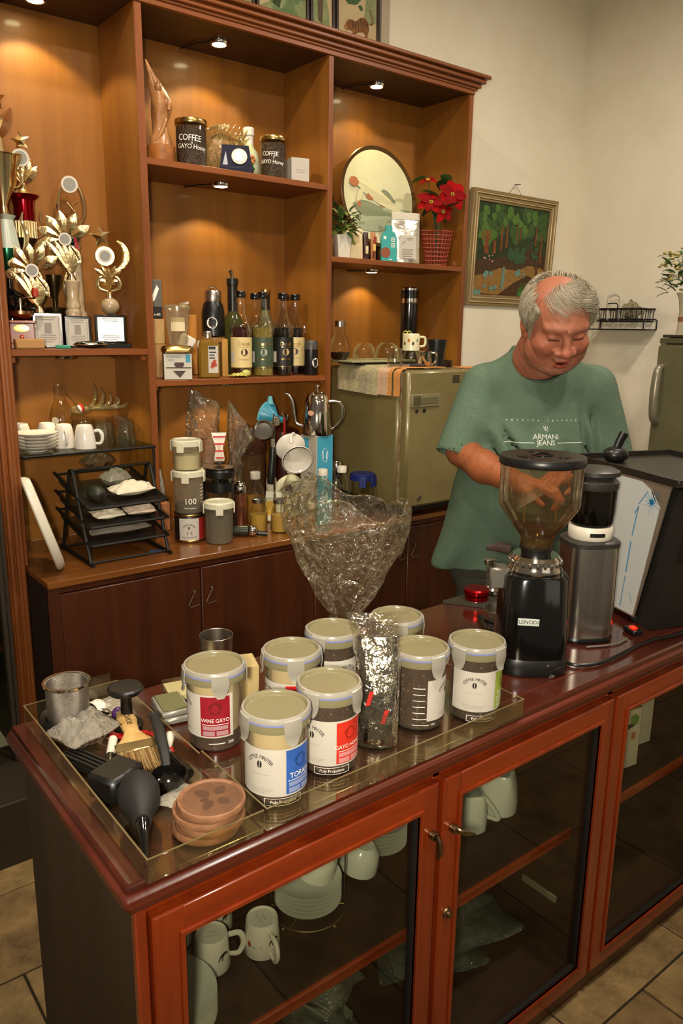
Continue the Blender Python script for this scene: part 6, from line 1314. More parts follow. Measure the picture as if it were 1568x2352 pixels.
lathe([(0, .35), (.052, .35), (.053, .353), (.053, .366), (.047, .37), (.044, .374), (.046, .378), (.053, .381), (.053, .39), (.04, .396), (0, .397)], 36).build('hopper_lid', M('grey_black_plastic', ''), t)
# ---- espresso machine seen from behind
t = thing('espresso_machine', 'espresso machine seen from behind with a film-covered steel side', 'espresso machine', (1.655, .955, ZC), radians(-19.6))
P = [(0, .018), (.29, .018), (.29, .355), (-.078, .355)]
def yz(poly, x0, x1, name, mt, par, **k):
    g = G(); n = len(poly); g.add([(x0, y, z) for y, z in poly]+[(x1, y, z) for y, z in poly], [tuple(range(n)), tuple(range(2*n-1, n-1, -1))]+[(i, (i+1) % n, (i+1) % n+n, i+n) for i in range(n)]); return g.build(name, mt, par, smooth=False)
yz([(.006, .018), (.288, .018), (.288, .352), (-.07, .352)], .004, .30, 'body', M('machine_black', '15130f', .45), t)
yz(P, 0, .0035, 'steel_side', M('warm_steel', 'b8ac97', .35, .8), t)
fl_ = yz([(.003, .022), (.28, .022), (.28, .35), (.02, .35), (-.018, .335), (-.05, .30)], -.0012, -.0003, 'protective_film', M('blue_grey_film', 'b9bdb8', .25, coat=.5), t)
def side_fn(u, v): return (-.0016, u, v)
BLI = M('film_blue_ink', '4f86a8', .5)
g = G()
for y0, z0, y1, z1, w in ((.05, .03, .042, .11, .0015), (.041, .12, .034, .2, .0022), (.032, .215, .02, .29, .002), (.02, .295, -.006, .33, .0018), (.032, .27, .018, .288, .0018), (.01, .05, .02, .075, .001), (.13, .335, .11, .31, .0015), (.115, .335, .1, .315, .0015), (.11, .31, .098, .312, .0015)):
    g.add([side_fn(y0-w, z0), side_fn(y0+w, z0), side_fn(y1+w, z1), side_fn(y1-w, z1)], [(0, 1, 2, 3)])
g.build('blue_lines', BLI, fl_, kind='stuff')
g = G(); c0 = (-.022, .308)
for k in range(14):
    a = 2*pi*k/14; l = .024+.009*(k % 3); g.add([side_fn(c0[0]-.001*sin(a), c0[1]+.001*cos(a)), side_fn(c0[0]+l*cos(a), c0[1]+l*sin(a)), side_fn(c0[0]+.001*sin(a), c0[1]-.001*cos(a))], [(0, 1, 2)])
g.add([side_fn(c0[0]+.008*cos(a)*(1+.2*sin(3*a)), c0[1]+.007*sin(a)) for a in np.linspace(0, 6, 12)], [tuple(range(12))]); g.build('blue_splash', M('film_blue_deep', '1f7fb0', .4), fl_)
g = G(); g.add([(-.002, -.015, .337), (-.006, -.028, .333), (-.007, -.043, .312), (-.002, -.034, .312)], [(0, 1, 2, 3)]); g.build('curled_corner', M('machine_black', ''), fl_)
yz([(-.045, 0), (.006, .0), (-.07, .35), (-.125, .35)], .012, .31, 'rear_housing', M('rear_housing_black', '1d1a16', .5, bump=(300, .05)), t)
yz([(-.046, .02), (-.0452, .02), (-.1258, .34), (-.1266, .34)], .03, .29, 'rear_panel', M('machine_black', ''), t)
g = G(); g.box(-.004, .31, -.10, .29, .356, .360, .001)
for a in ((-.004, 0, -.10, .29), (.306, .31, -.10, .29), (0, .306, -.10, -.096), (0, .306, .286, .29)): g.box(*a, .358, .374, .001)
g.build('cup_tray', M('tray_black', '1f1b15', .4), t)
box(.16, .30, -.135, -.10, .30, .42, .003).build('rear_post', M('machine_black', ''), t)
for x, y in ((.03, .02), (.27, .02), (.03, .26), (.27, .26)): G().cyl((x, y), .016, 0, .019, 16).build('foot', RUBBER, t)
t = thing('black_tamper', 'black tamper with upright handle lying on the machine cup tray', 'tamper', (1.80, 1.135, ZC+.379), radians(-20)); G().ell((0, 0, .0), (.035, .03, .022), None, 20, 8).build('base', BLACK, t); G().tube([(.0, 0, .015), (.008, .0, .035), (.018, -.002, .056)], [.011, .012, .013], 12, flat=.7).build('handle', BLACK, t)
# ---- tamping corner
o = G().prism([(0, 0), (.105, -.155), (.23, -.14), (.21, 0)], .001); 
g = G(); pts = [(1.388, 1.332), (1.487, 1.185), (1.60, 1.19), (1.60, 1.332)]; g.add([(x, y, 0) for x, y in pts]+[(x, y, .008) for x, y in pts], [(3, 2, 1, 0), (4, 5, 6, 7)]+[(i, (i+1) % 4, (i+1) % 4+4, i+4) for i in range(4)])
o = g.build('tamping_mat', M('olive_black_rubber', '2b261a', .6), smooth=False); o.location = (0, 0, ZC+.0003); tag(o, 'dark rubber tamping mat at the back edge of the counter', 'mat')
t = thing('knock_tray', 'low glossy black tray carrying the steel dosing ring', 'tray', (1.40, 1.125, ZC), radians(-35)); box(-.065, .075, -.05, .05, 0, .012, .004).build('tray', BLACKG, t)
o = lathe([(.034, 0), (.038, .001), (.041, .022), (.041, .026), (.038, .026), (.035, .004), (.02, .003), (.02, .0)], 40).build('dosing_ring', STEEL); place(o, 1.395, 1.148, ZC+.0128, 'steel dosing ring on the low black tray', 'ring')
t = thing('red_leveller', 'shiny red metal coffee leveller of two stacked discs', 'leveller', (1.462, 1.285, ZC+.0085)); RED_ = M('anodised_red', 'a30d12', .22, .9)
lathe([(0, 0), (.028, 0), (.03, .002), (.031, .013), (0, .014)], 36).build('lower_disc', RED_, t); lathe([(0, .0145), (.029, .0145), (.0325, .018), (.0325, .028), (.029, .032), (0, .033)], 36).build('upper_disc', RED_, t); lathe([(.0295, .0), (.03, .001), (.0295, .0025)], 30).build('steel_base', CHROME, t)
t = thing('steel_tamper', 'polished steel bell-shaped tamper behind the red leveller', 'tamper', (1.535, 1.285, ZC+.0085)); lathe([(0, 0), (.017, 0), (.018, .002), (.018, .01), (.03, .014), (.032, .017), (.022, .026), (.008, .034), (.005, .04), (.005, .048), (0, .05)], 32).build('bell', CHROME, t)
# ---- cable, switch
t = thing('power_cable', 'black power cable looping from the grinder along the counter edge', 'cable', (0, 0, ZC+.0045)); G().tube([(1.345, .94, 0), (1.33, .895, 0), (1.37, .868, 0), (1.44, .862, 0), (1.53, .868, 0), (1.60, .866, 0), (1.66, .852, 0), (1.735, .848, 0)], .004, 8).build('cord', BLACK, t)
t = thing('power_cable', 'thin grey cable on the counter before the steel grinder', 'cable', (0, 0, ZC+.0025)); G().tube([(1.44, .935, 0), (1.48, .915, 0), (1.52, .905, 0), (1.56, .91, 0)], .0022, 6).build('cord', M('grey_cable', '6b655a', .5), t)
t = thing('power_switch', 'small black switch box with a glowing red light beside the steel grinder', 'switch', (1.608, .925, ZC), radians(-20)); box(-.014, .014, -.02, .02, 0, .012, .002).build('housing', BLACK, t); box(-.006, .006, -.008, .008, .012, .0145, .001).build('red_light', M('red_lamp', 'ff1a0a', .4, emit=('ff1505', 6.)), t)
t = thing('plastic_strips', 'crumpled clear plastic strips at the foot of the black grinder', 'plastic strip', (1.265, .878, ZC), radians(-20))
for k in range(3): G().sheet(lambda u, v, k=k: (-.02+.02*k+.012*(v-.5)+.01*sin(5*u+k), .0+.008*sin(3*u+k), .001+.03*u*(1-.2*k)), 8, 2).build('strip', FILM, t, ang=180)
# ================================================================== inside the counter
ZD = .4132
ZS = .4132
def mug(x, y, rz, lb, z=ZD, r=.031, h=.066):
    t = thing('coffee_mug', lb, 'mug', (x, y, z), rz, 'upturned white mugs behind the first glass door')
    lathe([(r*1.06, 0), (r*1.09, .002), (r*1.03, h*.4), (r*.95, h-.004), (r*.9, h), (r*.84, h), (r*.8, h-.003), (0, h-.003)], 30).build('body', WHITE, t)
    G().tube([(r, 0, h*.78), (r*1.65, 0, h*.74), (r*1.9, 0, h*.42), (r*1.6, 0, h*.12), (r, 0, h*.18)], [.005, .0055, .0055, .005, .004], 8, flat=.8).build('handle', WHITE, t)
    g = G(); text_on(g, 'MUG', .008, lambda u, v: (-u*.9, -v*.9+.004, h-.0026)); text_on(g, 'INDONESIA', .005, lambda u, v: (-u, -v-.005, h-.0026)); g.build('base_stamp', GREYINK, t)
    a = tocam(x, y)-rz
    g = G(); fn = cyl_fn(r*1.03, a+.75, h*.4); pts = [(.012*cos(q), .016*sin(q)) for q in np.linspace(.5, 5.6, 14)]+[(.006*cos(q)+.003, .010*sin(q)) for q in np.linspace(5.4, .8, 10)]; g.add([fn(*p) for p in pts], [tuple(range(len(pts)))]); g.build('black_emblem', INK, t)
    g = G(); fn = cyl_fn(r*1.035, a-.55, h*.42); g.add([fn(.004*cos(q)-.008, .009*sin(q)) for q in np.linspace(0, 6, 8)], [tuple(range(8))]); g.build('red_print', M('mug_red', 'b3261f', .4), t)
    g = G(); g.add([fn(.009*cos(q)+.008, .003*sin(q)-.002) for q in np.linspace(0, 6, 8)], [tuple(range(8))]); g.build('green_print', M('mug_green', '3f8a4a', .4), t)
    return t
mug(.548, 1.050, radians(-15), 'front upturned white mug with its handle to the right, behind the first glass door')
mug(.640, 1.028, radians(-95), 'front upturned white mug with its handle facing forward')
mug(.600, 1.13, radians(-140), 'upturned white mug in the second row showing its black emblem')
mug(.505, 1.10, radians(100), 'upturned white mug at the left end of the row, cut by the door frame')
mug(.70, 1.22, radians(60), 'upturned white mug farthest back beside the saucer rack')
pm_ = lathe([(0, 0), (.05, 0), (.054, .004), (.082, .012), (.084, .014), (.06, .008), (.03, .005), (0, .005)], 40).mesh('plate', PALE)
for k in range(5):
    o = bpy.data.objects.new('plate', pm_); COL.objects.link(o); place(o, .4325, .993, ZD+.0095*k, ('lowest', 'second', 'third', 'fourth', 'topmost')[k]+' pale plate in the stack at the left end behind the first door', 'plate', 0, 'pale plates behind the first door')
sm_ = lathe([(0, 0), (.032, 0), (.036, .004), (.060, .014), (.0615, .016), (.045, .009), (.024, .0055), (0, .0055)], 40).mesh('saucer', PALE)
t = thing('saucer_rack', 'thin brass wire rack holding tilted saucers and cups', 'rack', (.762, 1.055, ZD), radians(-35))
W_ = M('brass_wire', '8a7a52', .35, .9)
G().tube([(.072*cos(a), .072*sin(a), .012) for a in np.linspace(0, 2*pi, 33)[:-1]], .0018, 6, True).build('ring', W_, t)
for a in (0, 1.05, 2.1): G().tube([(.072*cos(a), .072*sin(a), .012), (-.072*cos(a), -.072*sin(a), .012)], .0014, 6).build('spoke', W_, t)
for a in (.1, .6, 3.0, 3.6): G().tube([(.072*cos(a), .072*sin(a), .004), (.072*cos(a), .072*sin(a), .30)], .0015, 6).build('upright', W_, t)
for a in (-.8, .8, 2.4, 4.0): G().ell((.072*cos(a), .072*sin(a), .0045), (.004, .004, .0045), None, 8, 6).build('foot', W_, t)
for k in range(6):
    o = bpy.data.objects.new('saucer', sm_); COL.objects.link(o); o.scale = (1.06, 1.06, 1.06); place(o, .762, 1.055, ZD+.0165+.0088*k, ('lowest', 'second', 'third', 'fourth', 'fifth', 'topmost')[k]+' pale saucer in the wire rack', 'saucer', 0, 'pale saucers in the wire rack')
for k in range(7):
    o = bpy.data.objects.new('saucer', sm_); COL.objects.link(o); place(o, 1.002, 1.122, ZD+.0085*k, ('lowest', 'second', 'third', 'fourth', 'fifth', 'sixth', 'topmost')[k]+' pale saucer in the stack at the right end behind the first door', 'saucer', 0, 'pale saucers at the right of the first door')
def tcup(x, y, z, rz, rx, lb):
    t = cup_down(x, y, z, rz, lb, 'tea cups lying on the saucers', PALE, .022, .042, .055, 'tea_cup'); t.rotation_euler = (rx, 0, rz); return t
tcup(.768, 1.048, ZD+.094, radians(40), radians(22), 'pale tea cup tipped on the saucers in the wire rack')
tcup(.912, 1.085, ZD+.012, radians(40), radians(14), 'pale tea cup tipped against the right stack of saucers')
def pitcher(x, y, rz, lb, w=.034, h=.088, hr=1):
    t = thing('milk_pitcher', lb, 'pitcher', (x, y, ZS), rz, 'upturned square pale pitchers behind the second door')
    rg = [rr_ring(w*a, w*a, h*z, p, 28) for z, a, p in ((0, 1.0, .9), (.02, 1.05, .9), (.3, 1.07, .85), (.6, .98, .7), (.85, .84, .5), (.97, .74, .42), (1, .7, .42))]
    G().loft(rg, True).build('body', PALE, t)
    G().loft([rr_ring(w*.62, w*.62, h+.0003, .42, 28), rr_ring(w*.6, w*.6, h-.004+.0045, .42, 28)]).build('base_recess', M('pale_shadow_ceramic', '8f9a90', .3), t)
    G().tube([(w*.8*hr, 0, h*.85), (w*1.3*hr, 0, h*.6), (w*1.9*hr, 0, h*.22), (w*1.85*hr, 0, h*.12), (w*1.05*hr, 0, h*.25)], [.005, .0055, .0055, .005, .0045], 8, flat=.7).build('handle', PALE, t)
    return t
pitcher(1.212, 1.045, radians(-30), 'front left upturned pale pitcher with its handle toward the right')
pitcher(1.318, 1.058, radians(120), 'large upturned pale pitcher right of the front pitcher', .045, .098)
pitcher(1.238, 1.15, radians(100), 'upturned pale pitcher behind the two front pitchers', .042, .095)
pitcher(1.312, 1.222, radians(-30), 'upturned pale pitcher farthest back with its handle to the right', .040, .10)
# packed plastic below
GB = film('green_bag_film', 'eef0e8', rough=.12, body=.3, bodycol='8f9a8c', bump=(30, 1.), fres=1.8)
t = None
for k, (x, y, z, sx, sy, sz, lb) in enumerate(((1.14, 1.10, .061, .13, .085, .05, 'lowest flat wrapped package behind the second door'), (1.20, 1.06, .115, .14, .08, .05, 'middle wrapped package in the pile behind the second door'), (1.17, 1.09, .170, .12, .075, .055, 'upper wrapped package in the pile behind the second door'), (1.25, 1.10, .230, .10, .07, .05, 'topmost wrapped package in the pile behind the second door'))):
    pack('wrapped_package', x, y, z, sx, sy, sz, GB, lb, 'package', radians(-25+14*k), 30+k, 0, 'plastic-wrapped packages behind the second door', .16)
    o = box(-sx*.72, sx*.72, -sy*.7, sy*.7, sz*.08, sz*.62, .006).build('contents', M('package_green_grey', '6a7064', .6), bpy.data.objects[[q.name for q in bpy.data.objects if q.name.startswith('wrapped_package')][-1]])
for k, (x, y, z, sx, sy, sz, lb) in enumerate(((.55, 1.02, .061, .12, .09, .11, 'lowest bundle of wrapped napkins behind the first door'), (.56, 1.02, .176, .11, .085, .10, 'upper bundle of wrapped napkins behind the first door'), (.785, 1.06, .061, .062, .09, .13, 'wrapped bundle at the right of the napkin bundles behind the first door'), (.785, 1.06, .196, .06, .085, .10, 'wrapped bundle on top at the right behind the first door'))):
    o = pack('wrapped_napkins', x, y, z, sx, sy, sz, GB, lb, 'package', radians(-10+9*k), 40+k, 0, 'wrapped napkin bundles behind the first door', .16)
    g = G()
    for j in range(7): g.box(-sx*.75, sx*.75, -sy*.72, sy*.72, sz*(.08+.11*j), sz*(.08+.11*j)+sz*.07, .002)
    g.build('napkin_layers', M('napkin_grey_green', '767c6e', .7), o, kind='stuff')
# third door: product boxes, bag, block
t = thing('product_box', 'white product box with a black hand-grinder picture behind the third door', 'box', (1.70, 1.01, .4212), radians(-8), 'white product boxes behind the third door'); box(-.052, .052, -.05, .05, 0, .165, .002).build('box_body', M('box_offwhite', 'cdc2ac', .6), t); box(-.051, .051, -.049, .049, .165, .1656, 0).build('green_top', M('box_olive_top', '75745a', .5), t)
g = G(); g.prism([(-.02, .02), (-.008, .02), (-.012, .07), (-.022, .07)], .0005, T(0, -.0508, 0)); g.prism([(-.03, .105), (.025, .118), (.03, .132), (-.022, .12)], .0005, T(0, -.0508, 0)); g.build('grinder_picture', M('picture_grey', '3a3833', .5), t)
g = G(); g.prism([(.012, .125), (.035, .12), (.042, .14), (.025, .152), (.01, .145)], .0005, T(0, -.0509, 0)); g.build('leaf_picture', M('picture_green', '6f8f4a', .5), t); box(.018, .032, -.0511, -.0506, .08, .10, 0).build('orange_print', M('picture_orange', 'b5724a', .5), t)
t = thing('product_box', 'plain white box with slanted lid behind the pictured box', 'box', (1.83, 1.055, .4212), radians(-8), 'white product boxes behind the third door'); box(-.06, .06, -.05, .05, 0, .135, .002).build('box_body', M('box_offwhite', ''), t); G().add([(-.061, -.051, .134), (.061, -.051, .134), (.061, .05, .168), (-.061, .05, .168), (-.061, -.051, .137), (.061, -.051, .137), (.061, .05, .171), (-.061, .05, .171)], [(3, 2, 1, 0), (4, 5, 6, 7), (0, 1, 5, 4), (1, 2, 6, 5), (2, 3, 7, 6), (3, 0, 4, 7)]).build('lid_flap', M('lid_flap_grey', 'b5ae9a', .6), t, smooth=False)
pack('plastic_bag', 2.05, 1.09, .4212, .075, .09, .19, GB, 'bulky clear plastic bag at the right behind the third door', 'bag', .2, 51, puff=.3)
o = box(-.05, .05, -.06, .06, 0, .17, .004).build('carton', M('dull_carton', '5d4625', .8)); place(o, 1.66, 1.06, .06, 'dull brown carton on the floor of the third cupboard', 'box', radians(-10))
# ================================================================== on the walls
FRG = M('dull_gold_frame', '94805a', .4, .5); FRL = M('pale_gold_bead', 'cdb68a', .35, .4)
t = thing('framed_painting', 'framed forest painting in a dull gold frame hanging on the wall', 'painting', (3.255, 2.768, 1.912), 0)
t.rotation_euler = (radians(2), 0, 0)
fw, fh = .325, .272
def frame(g, w, h, a, b, y0, y1):
    for q in ((-w, -w+b-a, -h, h), (w-b+a, w, -h, h)): g.box(q[0], q[1], y0, y1, q[2], q[3], .002)
    for q in ((h-b+a, h), (-h, -h+b-a)): g.box(-w+b-a, w-b+a, y0, y1, q[0], q[1], .002)
for nm, w, h, b, y0, mt in (('outer_moulding', fw, fh, .016, -.026, FRG), ('bead', fw-.016, fh-.016, .006, -.032, FRL), ('middle_moulding', fw-.022, fh-.022, .014, -.024, FRG), ('bead', fw-.036, fh-.036, .006, -.027, FRL), ('inner_moulding', fw-.042, fh-.042, .012, -.02, FRG)):
    for sx in (-1, 1): box(sx*w, sx*(w-b), y0, 0, -h, h, .002).build(nm+'_stile', mt, t)
    for sz in (-1, 1): box(-w+b, w-b, y0, 0, sz*h, sz*(h-b), .002).build(nm+'_rail', mt, t)
cw, ch = fw-.052, fh-.052
c_ = box(-cw, cw, -.012, -.004, -ch, ch, 0).build('canvas', M('painted_forest', '1c2a14', .6, noise=(14, '33401c'), bump=(60, .4)), t)
rr = random.Random(9); lay = [-.0122]
def pt(name, polys, col, col2=None):
    g = G(); 
    for p in polys:
        lay[0] -= .00002
        p = [(min(max(x, -1), 1)*cw, min(max(z, -1), 1)*ch) for x, z in p]; fan(g, p, lay[0])
    g.build(name, M('oil_'+name, col, .5, noise=(60, col2 or col), bump=(90, .5)), c_, smooth=False, kind='stuff')
def blobs(n, xr, zr, r, k=.35): return [[(x+q[0]*.8, z+q[1]) for q in blob_poly(11, r*rr.uniform(.6, 1.2), k, rr)] for x, z in ((rr.uniform(*xr), rr.uniform(*zr)) for _ in range(n))]
pt('ground', [[(-1, -1), (1, -1), (1, -.05), (.5, .1), (0, -.05), (-.5, -.2), (-1, -.25)]], '4a3012', '382410')
pt('riverbank', [[(-1, -.95), (-.3, -.98), (.1, -.7), (.5, -.5), (.9, -.62), (1, -.35), (.85, -.3), (.5, -.28), (.2, -.42), (-.3, -.38), (-.6, -.5), (-1, -.6)]], '9a7438', '7d5a28')
pt('crowns_dark', blobs(26, (-1, 1), (.35, 1), .26), '24401c', '183014')
pt('crowns_mid', blobs(22, (-1, 1), (.4, .95), .17), '3d5a24', '2a4a1c')
pt('crowns_light', blobs(14, (-.9, 1), (.45, .9), .10)+blobs(8, (-1, -.5), (.05, .6), .13), '56762e', '3f6a26')
pt('trunks', [[(x-w, z0), (x+w*1.3, z0), (x+w*.7, z1), (x-w*.7, z1)] for x, w, z0, z1 in ((-.72, .055, -.1, .4), (-.5, .04, -.08, .2), (-.32, .025, 0, .52), (-.18, .025, .06, .56), (.1, .015, .25, .62), (.2, .012, .22, .52), (.66, .022, .18, .62), (.83, .025, -.2, .45), (-.82, .025, .2, .42), (-.64, .02, .2, .4))], '8a4a1c', '6b3412')
pt('bush', blobs(9, (-.05, .4), (-.2, .08), .12)+blobs(4, (.55, .75), (-.1, .1), .08), '34563a', '26452a')
pt('dark_bank', [[(-.4, -1), (.9, -1), (1, -.5), (.8, -.62), (.55, -.55), (.3, -.7), (0, -.85)]], '4e2c0e', '3a1f0a')
pt('water', blobs(3, (-.75, -.45), (-.6, -.5), .07)+blobs(4, (.15, .4), (-.55, -.45), .07)+blobs(4, (-.7, -.3), (-.85, -.75), .07)+blobs(3, (-.95, -.8), (-.98, -.85), .08)+[[(-.2+.012*sin(9*z)+s*.035, z) for z, s in ((-.35, -1), (-.5, -1), (-.7, -1), (-.85, -1), (-.85, 1), (-.7, 1), (-.5, 1), (-.35, 1))]], '6f9088', '587a70')
pt('small_tree', [[(.72, -.55), (.8, -.55), (.78, -.35), (.88, -.25), (.75, -.32), (.66, -.25), (.74, -.38)]], '4a2a10')
pt('reeds', [[(x, -.98), (x+.03, -.98), (x+.015+rr.uniform(-.05, .05), rr.uniform(-.85, -.6))] for x in np.linspace(.25, .95, 40)], '3f7a2a', '2f6420')
pt('pink_flowers', blobs(8, (-.85, -.5), (-.28, -.08), .022)+blobs(10, (.3, .95), (-.75, -.55), .012), 'c9908a')
h = G(); h.tube([(-.06, -.004, fh-.005), (-.005, -.006, fh+.045), (.055, -.004, fh-.005)], .0012, 5); h.build('hanging_wire', IRON, t); G().tube([(-.012, .0, fh+.046), (.012, -.022, fh+.05)], .002, 6).build('nail', IRON, t)
# painted screen panels standing on the wall unit
SILK = M('pale_silk', 'c9b48a', .7, noise=(6, 'bda67a')); DKF = M('dark_panel_frame', '26120d', .35, coat=.3)
def panel(x0, x1, lb, arts):
    t = thing('painted_panel', lb, 'picture', ((x0+x1)/2, 2.735, 2.5365), 0, 'painted panels on top of the wall unit'); w = (x1-x0)/2; t.rotation_euler = (radians(-1.5), 0, 0)
    for s in (-1, 1): box(s*w, s*(w-.012), -.012, .006, 0, .75, .002).build('stile', DKF, t)
    for z in (0, .74): box(-w+.0121, w-.0121, -.012, .006, z, z+.012, .002).build('rail', DKF, t)
    c = box(-w+.012, w-.012, -.003, .003, .0125, .739, 0).build('silk', SILK, t)
    y = -.0034
    for nm, col, col2, polys in arts:
        g = G()
        for p in polys: y -= .00003; fan(g, p, y)
        g.build(nm, M('silk_'+nm, col, .7, noise=(50, col2)), c, smooth=False, kind='stuff')
def tiger():
    b = [(-.062, .168), (-.05, .185), (-.03, .19), (-.01, .186), (.015, .205), (.04, .21), (.058, .195), (.06, .17), (.054, .15), (.05, .13), (.04, .118), (.034, .12), (.042, .145), (.03, .155), (.005, .15), (-.01, .14), (-.02, .12), (-.035, .108), (-.03, .125), (-.025, .145), (-.04, .15), (-.055, .145), (-.068, .15)]
    tail = [(.058, .19), (.075, .188), (.085, .2), (.08, .22), (.068, .235), (.07, .246), (.064, .248), (.062, .236), (.074, .216), (.078, .203), (.07, .195)]
    return [b, tail]
gb = lambda n, xr, zr, r: [[(x+q[0], z+q[1]) for q in blob_poly(11, r*rr.uniform(.6, 1.2), .3, rr)] for x, z in ((rr.uniform(*xr), rr.uniform(*zr)) for _ in range(n))]
panel(2.09, 2.315, 'painted panel with a brown tiger and green hills on the wall unit', (('hills', '7d8a5a', '9aa072', [[(-.0, .013), (.095, .013), (.095, .14), (.06, .1), (.03, .075), (.01, .05)], [(.03, .18), (.095, .2), (.095, .4), (.06, .38), (.045, .28)]]), ('pine', '4a6a3a', '3a5a30', gb(7, (-.05, .02), (.24, .28), .018)), ('tiger', '6b3f1c', '8a5a2c', tiger()), ('tiger_stripes', '2c1a0e', '1e120a', [[(x, z), (x+.004, z), (x+.008, z-.028), (x+.006, z-.028)] for x, z in ((-.03, .186), (-.015, .184), (0, .19), (.012, .2), (.026, .205), (.04, .205), (.05, .19))]), ('tiger_face', 'b5824a', '8a5a2c', [[(-.07, .152), (-.058, .146), (-.05, .15), (-.055, .16), (-.068, .163)]])))
panel(1.965, 2.085, 'narrow painted panel with a rocky green tree, left of the tiger panel', (('hills', '7d8a5a', '', [[(-.048, .013), (.048, .013), (.03, .2), (.0, .3), (-.048, .25)]]), ('trunk', '6b5a40', '54462f', [[(-.02, .15), (0, .14), (.015, .4), (-.01, .5), (-.035, .48)]])))
panel(1.72, 1.958, 'wide painted panel with a red robed bird figure on green rocks', (('hills', '7d8a5a', '', [[(-.105, .013), (.105, .013), (.105, .3), (.02, .25), (-.02, .18), (-.105, .14)]]), ('rocks', '5f7a4a', '74885a', gb(12, (-.06, .1), (.08, .26), .03)), ('bird', 'a8402a', 'c98a3a', [[(-.05, .22), (-.02, .2), (0, .22), (-.005, .4), (-.04, .42), (-.055, .3)]]), ('bird_skirt', '3f4a2c', '2f3a20', [[(-.045, .16), (-.015, .15), (.005, .22), (-.055, .23)]])))
panel(1.47, 1.713, 'painted panel at the left end of the row on the wall unit', (('hills', '7d8a5a', '', [[(-.105, .013), (.105, .013), (.105, .15), (0, .2), (-.105, .25)]]),))
o = box(-.022, .022, -.004, .004, 0, .8, .002).build('picture_frame', M('pale_frame', 'b5a890', .5)); place(o, 2.365, 2.755, 2.5365, 'pale picture frame edge standing behind the tiger panel', 'frame')
# black wire basket on the right wall
BK = BLACKM
t = thing('wire_basket', 'black metal wire basket rack fixed to the right wall', 'basket', (3.778, 2.385, 1.53), radians(90))
# local x along the wall, y out of the wall (negative = into room after rotation)
g = G(); g.box(-.165, .165, .0, .13, 0, .006, .002); g.build('drip_plate', BK, t)
for y in (.004, .126): G().tube([(-.165, y, .004), (-.165, y, .05), (-.155, y, .055), (.155, y, .055), (.165, y, .05), (.165, y, .004)], .0035, 6).build('support_frame', BK, t)
G().tube([(-.15, .008, .105), (.15, .008, .105), (.15, .122, .105), (-.15, .122, .105)], .0055, 6, True).build('top_rail', BK, t); G().tube([(-.145, .012, .045), (.145, .012, .045), (.145, .118, .045), (-.145, .118, .045)], .0045, 6, True).build('bottom_rail', BK, t)
for k in range(11):
    x = -.145+.029*k; G().tube([(x, .122, .105), (x, .12, .045), (x, .01, .045), (x, .008, .105)], .0022, 5).build('wire', BK, t)
for y in (.045, .085):
    for x in (-.15, .15): G().tube([(x, y, .105), (x*.97, y, .045)], .0022, 5).build('wire', BK, t)
t = thing('sink_caddy', 'white plastic arch-shaped holder standing in the wire basket', 'holder', (3.72, 2.44, 1.5805), radians(90)); G().tube([(-.036, 0, 0), (-.036, 0, .10), (-.026, 0, .123), (0, 0, .13), (.026, 0, .123), (.036, 0, .10), (.036, 0, 0)], .009, 10, flat=.6).build('arch', WPLAS, t); G().tube([(-.028, .01, 0), (-.028, .01, .075), (-.02, .01, .085), (.03, .01, .085)], .003, 6).build('black_hook', BK, t); G().tube([(-.028, .01, .055), (.03, .01, .055)], .0022, 6).build('black_bar', BK, t)
pack('plastic_bag', 3.715, 2.335, 1.580, .05, .04, .09, FILM, 'crumpled clear bag in the wire basket', 'bag', 1.3, 61)
# tall fridge at the right
t = thing('tall_fridge', 'grey green refrigerator at the right edge with a long grey handle', 'fridge', (0, 0, 0)); FG = M('fridge_grey', '6b6749', .45, .2, noise=(4, '5f5b40'))
box(3.235, 3.77, 1.24, 1.856, .05, 1.50, .012).build('body', FG, t); d_ = box(3.19, 3.233, 1.24, 1.862, .08, 1.472, .012).build('door', FG, t); box(3.195, 3.24, 1.242, 1.858, 1.474, 1.498, .004).build('top_band', M('fridge_band', '4f4a33', .5), t); box(3.2, 3.77, 1.25, 1.85, 1.5005, 1.512, .003).build('lid', M('fridge_lid', '2b281c', .5), t)
G().tube([(3.19, 1.83, 1.38), (3.165, 1.83, 1.37), (3.155, 1.83, 1.34), (3.15, 1.83, 1.26), (3.155, 1.83, 1.18), (3.165, 1.83, 1.15), (3.19, 1.83, 1.14)], [.012, .016, .019, .02, .019, .016, .012], 14).build('handle', M('fridge_handle', '8d8672', .3, .5), d_)
for y in (1.29, 1.81): box(3.24, 3.28, y-.02, y+.02, 0, .052, .002).build('foot', BLACK, t)
t = thing('flower_vase', 'white vase with a drooping bunch of small yellow green flowers', 'flowers', (3.30, 1.812, 1.5125)); lathe([(0, 0), (.03, 0), (.028, .02), (.026, .10), (.034, .15), (.045, .175), (.043, .176), (.03, .15), (.02, .1), (0, .09)], 28).build('vase', M('cream_vase', 'c2b79c', .3), t)
lathe([(.0285, .055), (.0287, .06), (.0287, .07), (.0285, .075)], 24).build('painted_band', M('vase_rust', '8f5a45', .4), t)
leafy(t, (0, 0, .175, .16), 60, .055, .012, (LEAFS[0], LEAFS[1], LEAFS[2]), .15, 8)
YF = M('yellow_blossom', 'a89a55', .6); rr = random.Random(6)
